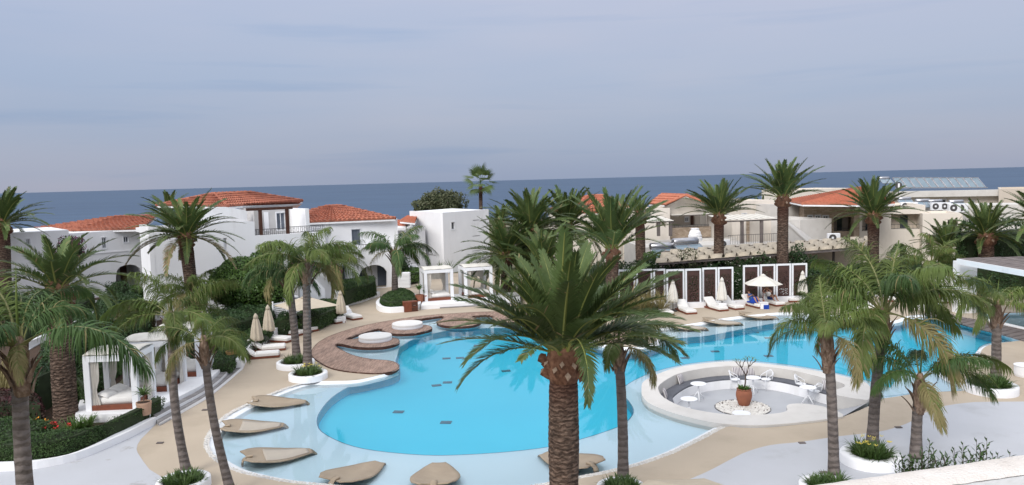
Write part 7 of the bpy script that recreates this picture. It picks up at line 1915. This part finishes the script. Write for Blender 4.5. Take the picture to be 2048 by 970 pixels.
LP = [ # foot px, head px, label
 ((560,712),(508,716),'front lounger at the curb wall, first of the left row'),
 ((572,698),(520,702),'second lounger of the left row, under the first furled parasol'),
 ((582,684),(532,681),'third lounger of the left row, before the second parasol'),
 ((604,671),(556,666),'fourth lounger of the left row beneath the reader'),
 ((628,664),(582,656),'lounger with the reclining reader behind the twin palms'),
 ((643,653),(604,644),'lounger right of the reader behind the right palm trunk'),
 ((682,647),(648,641),'lounger standing alone left of the cube side table'),
 ((716,640),(684,632),'lounger under the furled parasol by the garden hedge'),
 ((1448,623),(1416,614),'lounger left of the furled parasol by the brown screens'),
 ((1480,620),(1450,612),'lounger right of the furled parasol by the brown screens'),
 ((1526,617),(1494,609),'lounger with the woman in blue under the white parasol'),
 ((1562,613),(1536,606),'lounger of the man beneath the open white parasol'),
 ((1590,605),(1572,598),'lounger at the right end of the brown screens'),
 ((1384,629),(1362,620),'lounger behind the drooping palm tip, left of the parasols'),
 ((1338,632),(1318,622),'lounger half hidden by the grasses at the left screens'),
 ((1741,621),(1724,612),'white lounger behind the large queen palm by the pool'),
 ((1722,628),(1700,618),'second white lounger behind the large queen palm'),
 ((1811,606),(1810,596),'lounger seen from the foot beneath the rear queen palm'),
 ((1890,607),(1866,600),'lounger of the seated woman by the pavilion pillar'),
 ((1780,604),(1778,594),'lounger behind the trunk of the large queen palm'),
 ((2062,742),(2096,730),'corner of a white lounger at the right edge')]
L0 = None; LOC = {}
for k, (f_, h_, lab) in enumerate(LP):
    pf, ph = P(f_[0], f_[1], 0), P(h_[0], h_[1], 0); d = (pf - ph); d.z = 0
    an = math.atan2(d.y, d.x); d.normalize(); c = pf - d * 1.0
    if L0 is None: L0 = make_lounger(); o = L0; o.location = c; o.rotation_euler[2] = an; o['label'] = lab; o['group'] = 'white cushioned sun loungers'
    else: o = copy_thing(L0, c, an, lab, 'white cushioned sun loungers')
    LOC[k] = (c, an)
# parasols
def furled(loc, ht, label, m_='canvas', base='stone', r=.33, cube=False):
    th = thing('furled_parasol', label, 'parasol', (0, 0, 0), 'furled canvas parasols')
    MB().tube([(0, 0, 0), (0, 0, ht)], .028, 8).build('pole', M['metal'], th, True)
    b = MB(); b.lathe([(r * .75, ht * .28), (r * 1.0, ht * .31), (r * .98, ht * .36), (r * .80, ht * .58), (r * .50, ht * .80), (r * .25, ht * .90), (r * .1, ht * .94)], (0, 0, 0), 48, pleat=.13, npl=8); b.build('canopy', M[m_], th, True)
    MB().lathe([(r * .30, ht * .865), (r * .42, ht * .87), (r * .34, ht * .93), (r * .12, ht * .985), (.02, ht)], (0, 0, 0), 20).build('vent_cap', M[m_], th, True)
    if cube: MB().box((0, 0, .21), (.5, .5, .42), bev=.02).build('cube_base', M['white'], th)
    else: MB().lathe([(.30, 0), (.31, .02), (.30, .06), (.1, .09)], (0, 0, 0), 20).build('base', M['metal'], th)
    th.location = loc; return th
for x, y, yt, m_, lab, cube in [(515,702,626,'canvas','furled beige parasol, nearer one behind the left loungers',False),(539,683,609,'canvas','furled beige parasol, second one in front of the round tree',False),(683,645,581,'canvas','furled beige parasol with white cube base left of the box hedge',True),
     (1346,622,559,'canvasw','furled off white parasol in front of the left screens',False),(1444,618,554,'canvasw','furled off white parasol in front of the middle screens',True),(1605,604,541,'canvasw','furled off white parasol at the right end of the screens',False)]:
    p = P(x, y, 0); ht = W(x, yt, p.y).z; furled(p, ht, lab, m_, cube=cube)
def open_parasol(loc, r, ht, label, m_='canvasw', sides=8, rise=.5, square=False, cap=True, pole='metal'):
    th = thing('open_parasol', label, 'parasol', (0, 0, 0))
    MB().tube([(0, 0, 0), (0, 0, ht + rise)], .03, 8).build('pole', M[pole], th, True)
    b = MB(); n = sides; rings = [(1.0, 0), (.66, .36), (.33, .69), (.08, .96)]
    for rr, z in rings:
        for i in range(n * 4):
            a = 2 * math.pi * (i / (n * 4)) + math.pi / n; f = math.cos(math.pi / n) / math.cos(((i % 4) / 4 - .0) * 2 * math.pi / n - math.pi / n) ; sag = 1 - .03 * math.sin((i % 4) / 4 * math.pi)
            b.v.append((r * rr * f * sag * math.cos(a), r * rr * f * sag * math.sin(a), ht + rise * z))
    N4 = n * 4
    for j in range(3):
        for i in range(N4): b.f.append((j * N4 + i, j * N4 + (i + 1) % N4, (j + 1) * N4 + (i + 1) % N4, (j + 1) * N4 + i)); b.m.append(0)
    b.build('canopy', M[m_], th, False, thick=.015)
    if cap: MB().lathe([(.16 * r, ht + rise * .9), (.13 * r, ht + rise * 1.0), (.03, ht + rise * 1.12)], (0, 0, 0), 16).build('vent_cap', M[m_], th, True)
    for i in range(n): a = 2 * math.pi * i / n + math.pi / n; MB().beam((0, 0, ht + rise * .9), (r * .97 * math.cos(a), r * .97 * math.sin(a), ht - .03), .025, .025).build('rib', M[pole], th)
    MB().lathe([(.32, 0), (.32, .06), (.08, .1)], (0, 0, 0), 20).build('base', M['metal'], th)
    th.location = loc; return th
p = P(1526, 613, 0); open_parasol(p, (P(1565, 613, 0) - P(1526, 613, 0)).length * 1.0, W(1526, 568, p.y).z, 'open white parasol shading the couple on the loungers', rise=.62, pole='redwood')
p = W(613, 611, 46); o = open_parasol((p.x, p.y, 0), 2.1, p.z, 'wide open cream parasol below the villa stairs behind the palms', 'canvas', sides=4, rise=.55); o.rotation_euler[2] = R(38)
p = W(1384, 960, 15.5); o = open_parasol((p.x, p.y, 0), 1.7, p.z - .62, 'beige parasol whose capped top just enters the bottom edge', 'canvas', rise=.45)
p = P(1895, 598, 0); z_ = W(1895, 566, p.y).z; o = open_parasol((p.x + .6, p.y + .5, 0), 2.0, z_ - .1, 'square cream parasol beside the pavilion pillar at right', 'canvasw', sides=4, rise=.7); o.rotation_euler[2] = R(50)
# white trellis screens by the box shrubs
tr = thing('garden_trellis', 'white slatted garden screen half hidden behind the furled parasols', 'trellis', tuple(P(575, 655, 0)))
a, c = P(548, 660, 0), P(600, 652, 0); d_ = (c - a).normalized(); L_ = (c - a).length
for k in range(12): z = .25 + k * .125; b = MB(); b.beam(a + Z3 * z, c + Z3 * z, .03, .085); b.build('slat', M['white'], tr)
for t in (0, .5, 1): b = MB(); q = a.lerp(c, t); b.beam(q, q + Z3 * 1.8, .08, .08); b.build('post', M['white'], tr)
# ornamental wire basket lounger side table
def pot(loc, r, h, m_, label, plabel, ph, seed, pm='bush', flare=1.15, n=36):
    th = thing('plant_pot', label, 'pot', tuple(loc)); MB().lathe([(r / flare * .9, 0), (r / flare, .02), (r, h * .8), (r * 1.04, h * .84), (r * 1.04, h), (r * .93, h), (r * .9, h * .9)], tuple(loc), 20).build('pot_body', M[m_], th, False)
    MB().lathe([(r * .92, h * .9), (r * .92, h * .93)], tuple(loc), 16).build('soil', M['soil'], th)
    t2 = thing('potted_plant', plabel, 'plant', (loc[0], loc[1], loc[2] + h * .9)); b = MB(); b.tube([(loc[0], loc[1], loc[2] + h * .9), (loc[0] + .03, loc[1], loc[2] + h * .9 + ph * .5)], .02, 6); b.build('stem', M['bark'], t2)
    v, f, mi = tuft_mesh(seed, n, ph * .62, .8, .035); me = bpy.data.meshes.new('leaves'); me.from_pydata([(x, y, z + ph * .42) for x, y, z in v], [], f); me.materials.append(M[pm]); o = link('leaves', me, t2, 'stuff')
pot(P(289, 829, .42), .27, .5, 'terral', 'pale terracotta pot on the end of the curb wall by the cabana', 'spiky green plant in the pale pot beside the nearest cabana', .75, 81, 'strap')
pot(P(463, 718, .42), .25, .42, 'ochre', 'ochre clay pot beside the grey garden steps', 'bushy light green plant in the ochre pot', .6, 82, 'strap', 1.05)
pot(P(839, 604, .3), .28, .55, 'terra', 'terracotta cube pot left of the rear cabana', 'upright green plant in the pot left of the rear cabana', 1.0, 83, 'bush')
pot(P(851, 602, .3), .22, .45, 'terra', 'small terracotta pot at the post of the left rear cabana', 'small plant in the pot at the left rear cabana post', .5, 84, 'bush')
# brown cabinet
cabn = thing('towel_cabinet', 'brown wooden towel cabinet with a dark sliding door beside the teardrop planter', 'cabinet', tuple(P(823, 624, 0)))
ca, cc = P(809, 625, 0), P(836.5, 622.5, 0); dd = (cc - ca); Lc = dd.length; an = math.atan2(dd.y, dd.x); mid = (ca + cc) / 2; hh = W(822, 603.5, mid.y).z
def cbx(u, v, z, s_, m_, nm_):
    q = Vector((math.cos(an) * u - math.sin(an) * v, math.sin(an) * u + math.cos(an) * v, z)) + Vector((mid.x, mid.y, 0)); b = MB(); b.box(tuple(q), s_, an); b.build(nm_, M[m_], cabn)
cbx(0, .3, hh / 2, (Lc, .55, hh), 'redwood', 'carcass'); cbx(-Lc * .22, .0, hh / 2, (Lc * .5, .04, hh * .9), 'redwood', 'door'); cbx(Lc * .25, .01, hh / 2, (Lc * .44, .03, hh * .86), 'dkwood', 'door'); cbx(Lc * .25, -.02, hh * .62, (.16, .02, .02), 'chrome', 'handle'); cbx(Lc * .25, -.005, hh * .45, (Lc * .42, .03, .03), 'redwood', 'shelf')
tb_ = thing('slatted_bin', 'small white slatted box near the corner of the arched villa', 'bin', tuple(P(808, 577, 0))); q = P(808, 577, 0)
for k in range(4): MB().box((q.x, q.y + .4, .18 + .33 * k), (1.0, .7, .26)).build('slat_band', M['wmetal'], tb_)
MB().box((q.x, q.y + .4, .68), (.9, .6, 1.3)).build('liner', M['white'], tb_)
# side tables
for x, y, lab in ((1500, 619, ''),):
    pass
st_ = thing('side_table', 'low white cube table between the two sunbathers under the parasol', 'table', tuple(P(1527, 617, 0))); q = P(1527, 617, 0); MB().box((q.x, q.y, .2), (.5, .5, .38), bev=.02).build('cube', M['white'], st_); MB().box((q.x, q.y, .41), (.55, .55, .03)).build('top', M['white'], st_)
o = MB().box((q.x + .1, q.y - .25, .14), (.35, .1, .28)).build('blue_bag', M['blue']); tag(o, 'dark blue beach bag hanging beside the white cube table', 'bag')
q = P(1526, 613, 0); g_ = MB().lathe([(.035, .43), (.045, .55)], (q.x - .1, q.y - .5, 0), 10).build('drink_cup', M['terra']); tag(g_, 'small red drink cup on the table under the white parasol', 'cup')
rt_ = thing('side_table', 'round white drum table in front of the pavilion pillar', 'table', tuple(P(1903, 604, 0))); q = P(1903, 604, 0); MB().lathe([(.3, 0), (.33, .1), (.33, .5), (.3, .55)], tuple(q), 20).build('drum', M['white'], rt_); MB().lathe([(.36, .551), (.36, .58)], tuple(q), 20).build('top', M['white'], rt_)
wt = thing('side_table', 'white drum shaped side table at the right edge above the terrace', 'table', tuple(P(2049, 748, 0))); q = P(2052, 752, 0); MB().lathe([(.42, 0), (.45, .1), (.45, .42), (.42, .46)], tuple(q), 24).build('drum', M['white'], wt); MB().lathe([(.47, .461), (.47, .49)], tuple(q), 24).build('top', M['white'], wt)
# wire chair by the first parasol
wc = thing('wire_basket_chair', 'dark wire framed low chair behind the front loungers', 'chair', tuple(P(527, 698, 0))); q = P(518, 694, 0)
for k in range(5):
    MB().tube([(q.x - .35 + .18 * k, q.y, .1), (q.x - .3 + .18 * k, q.y + .05, .45), (q.x - .1 + .12 * k, q.y + .1, .62), (q.x + .15 + .1 * k, q.y + .05, .5), (q.x + .25 + .09 * k, q.y, .1)], .014, 5).build('wire', M['metal'], wc, True)
# ================================================================== PEOPLE
def skin_body(name, joints, edges, parent, m_, root=0, sub=2):
    me = bpy.data.meshes.new(name); me.from_pydata([j[0] for j in joints], edges, [])
    me.materials.append(M[m_]); o = link(name, me, parent)
    me.skin_vertices.new() if hasattr(me.skin_vertices, 'new') else None
    md = o.modifiers.new('skin', 'SKIN'); md.use_smooth_shade = True
    if not me.skin_vertices: 
        pass
    sv = me.skin_vertices[0].data
    for i, j in enumerate(joints): sv[i].radius = (j[1], j[2] if len(j) > 2 else j[1]); sv[i].use_root = (i == root)
    s_ = o.modifiers.new('sub', 'SUBSURF'); s_.levels = sub; s_.render_levels = sub
    return o
def person(loc, rz, label, pose, cloth, hairm, legs=None, clothlegs=None, towel=None, hat=None, arms='book', long_hair=False):
    """recline pose: pelvis at origin, head toward -x, feet toward +x"""
    th = thing('person', label, 'person', (0, 0, 0))
    pel = Vector((0, 0, .12))
    bk = R(pose['back']); U_ = Vector((-math.cos(bk), 0, math.sin(bk)))
    ch = pel + U_ * .28; sh = pel + U_ * .48; nk = pel + U_ * .56; hd = nk + Vector((-math.cos(bk + .35), 0, math.sin(bk + .35))) * .15
    J = [(pel, .15, .12), (pel + U_ * .14, .13, .10), (ch, .155, .11), (sh, .12, .085), (nk, .05, .05), (hd - Vector((0, 0, .04)), .07, .075), (hd + Vector((0, 0, .04)), .085, .085)]
    E = [(i, i + 1) for i in range(6)]
    ci = []
    for s_ in (-1, 1):
        sp = sh + Vector((0, s_ * .19, -.01)); el = sh + Vector((.14, s_ * .26, -.18)) if arms == 'book' else sh + Vector((-.08, s_ * .36, .05)); hn = sh + Vector((.32, s_ * .09, .0)) if arms == 'book' else hd + Vector((-.08, s_ * .09, .04))
        k = len(J); J += [(sp, .055), (el, .042), (el.lerp(hn, .85), .028), (hn, .035, .02)]; E += [(3, k), (k, k + 1), (k + 1, k + 2), (k + 2, k + 3)]
        n_ = (hn - el).normalized()
        for f in range(4): J.append((hn + n_ * (.075 - .008 * abs(f - 1.5)) + Vector((0, (f - 1.5) * .02, -.012)), .0085)); E.append((k + 3, len(J) - 1))
        J.append((hn + n_ * .03 + Vector((0, -s_ * .045, .02)), .009)); E.append((k + 3, len(J) - 1))
        hp = pel + Vector((.03, s_ * .10, -.01)); kn = pel + Vector(pose['knee'][0 if s_ < 0 else 1]) + Vector((0, s_ * .12, 0)); an_ = pel + Vector(pose['ankle'][0 if s_ < 0 else 1]) + Vector((0, s_ * .12, 0)); to = an_ + Vector((.09, 0, .13)) if pose.get('toe', 0) else an_ + Vector((.16, 0, -.03))
        k = len(J); J += [(hp, .095), (kn, .06), (kn.lerp(an_, .3), .062), (an_, .036), (to, .03, .038)]; E += [(0, k), (k, k + 1), (k + 1, k + 2), (k + 2, k + 3), (k + 3, k + 4)]
    skin_body('body', J, E, th, 'skin')
    # clothing follows the torso
    skin_body('top_garment', [(pel, .165, .135), (pel + U_ * .14, .145, .118), (ch, .17, .125), (sh, .135, .10)] + [(sh + Vector((0, s_ * .19, -.01)), .068) for s_ in (-1, 1)], [(0, 1), (1, 2), (2, 3), (3, 4), (3, 5)], th, cloth)
    if clothlegs:
        hj = [(pel, .165, .135)]; he = []
        for s_ in (-1, 1):
            hp = pel + Vector((.03, s_ * .10, -.01)); kn = pel + Vector(pose['knee'][0 if s_ < 0 else 1]) + Vector((0, s_ * .12, 0)); k = len(hj); hj += [(hp, .108), (hp.lerp(kn, .6), .09)]; he += [(0, k), (k, k + 1)]
        skin_body('shorts', hj, he, th, clothlegs)
    b = MB(); n_ = 16
    for j in range(9):
        for i in range(n_):
            ph, an_ = math.pi * j / 8 * .62, 2 * math.pi * i / n_; b.v.append((hd.x - .02 + .105 * math.sin(ph) * math.cos(an_), .098 * math.sin(ph) * math.sin(an_), hd.z + .045 + .105 * math.cos(ph)))
    for j in range(8):
        for i in range(n_): b.f.append((j * n_ + i, j * n_ + (i + 1) % n_, (j + 1) * n_ + (i + 1) % n_, (j + 1) * n_ + i)); b.m.append(0)
    o = b.build('hair', M[hairm], th, True, thick=.012)
    f_ = Vector((1, 0, 0)); b = MB()
    b.add([hd + Vector((.078, -.014, .01)), hd + Vector((.078, .014, .01)), hd + Vector((.105, 0, .005)), hd + Vector((.082, 0, .045))], [(0, 2, 3), (2, 1, 3), (0, 1, 2)]); b.build('nose', M['skin'], th)
    for s_ in (-1, 1): MB().lathe([(.008, -.008), (.012, 0), (.008, .008)], tuple(hd + Vector((.082, s_ * .032, .045))), 8).build('eye', M['hair'], th)
    for s_ in (-1, 1): MB().lathe([(.006, -.025), (.014, 0), (.006, .025)], tuple(hd + Vector((0, s_ * .09, .02))), 8).build('ear', M['skin'], th)
    MB().box(tuple(hd + Vector((.083, 0, -.035))), (.008, .045, .01)).build('mouth', M['terra'], th)
    th.location = loc; th.rotation_euler[2] = rz
    return th
def on_lounger(k, u=-.2, z=.28): c, an = LOC[k]; return (c.x + math.cos(an) * u, c.y + math.sin(an) * u, z), an
lp, an = on_lounger(4, -.22, .24)
person(lp, an, 'dark haired person in a pale patterned top reading on a lounger behind the palms', dict(back=36, knee=[(.42, 0, .02), (.40, 0, .22)], ankle=[(.84, 0, -.04), (.72, 0, -.02)], toe=1), 'cloth', 'hair', clothlegs='cloth')
bk_ = MB(); bk_.box((0, 0, 0), (.02, .15, .2)); bk_.box((.04, .07, 0), (.1, .02, .2)); o = bk_.build('book', M['cloth']); o.location = Vector(lp) + Vector((math.cos(an) * -.02, math.sin(an) * -.02, .48)); o.rotation_euler[2] = an; tag(o, 'small open book held by the reader on the left loungers', 'book')
lp, an = on_lounger(10, -.15, .28)
person(lp, an, 'person in a blue print dress reclining under the white parasol, knees under a blue towel', dict(back=46, knee=[(.36, 0, .26), (.36, 0, .26)], ankle=[(.62, 0, -.06), (.62, 0, -.06)]), 'bcloth', 'hair', clothlegs='bcloth')
c, an_ = LOC[10]; b = MB(); n, m_ = 16, 12
for j in range(m_ + 1):
    for i in range(n + 1):
        u = -.28 + .80 * i / n; v = (j / m_ - .5) * .84; z = .33 + .36 * math.exp(-((u - .12) / .17) ** 2) * math.exp(-(v / .3) ** 4) + .012 * math.sin(i * 2 + j) - .28 * max(0, abs(v) - .36) * 3
        b.v.append((u, v, z))
for j in range(m_):
    for i in range(n): a = j * (n + 1) + i; b.f.append((a, a + 1, a + n + 2, a + n + 1)); b.m.append(0)
o = b.build('beach_towel', M['blue'], None, True, thick=.015); o.location = (c.x, c.y, 0); o.rotation_euler[2] = an_; tag(o, 'royal blue beach towel draped over the knees on the parasol lounger', 'towel')
lp, an = on_lounger(11, -.25, .28)
person(lp, an, 'tanned person in dark blue shorts reclining right of the parasol pole, hands behind the head', dict(back=44, knee=[(.34, 0, .30), (.36, 0, .26)], ankle=[(.60, 0, -.06), (.66, 0, -.06)]), 'wcloth', 'hairf', clothlegs='dcloth', arms='up')
lp, an = on_lounger(18, -.1, .30)
person(lp, an, 'person with light brown hair in white sitting upright by the pavilion pillar', dict(back=66, knee=[(.42, 0, .1), (.42, 0, .1)], ankle=[(.78, 0, -.06), (.78, 0, -.06)], toe=1), 'wcloth', 'hairf', clothlegs='wcloth')
c, an_ = LOC[18]; b = MB(); b.box((-.66, 0, .50), (.10, .66, .62), bev=.03); o = b.build('beach_towel', M['blue']); o.location = (c.x, c.y, 0); o.rotation_euler[2] = an_; tag(o, 'blue towel hung over the lounger back behind the seated person in white', 'towel')
for _o in list(bpy.data.objects):
    if '_w' in _o.keys(): del _o['_w']
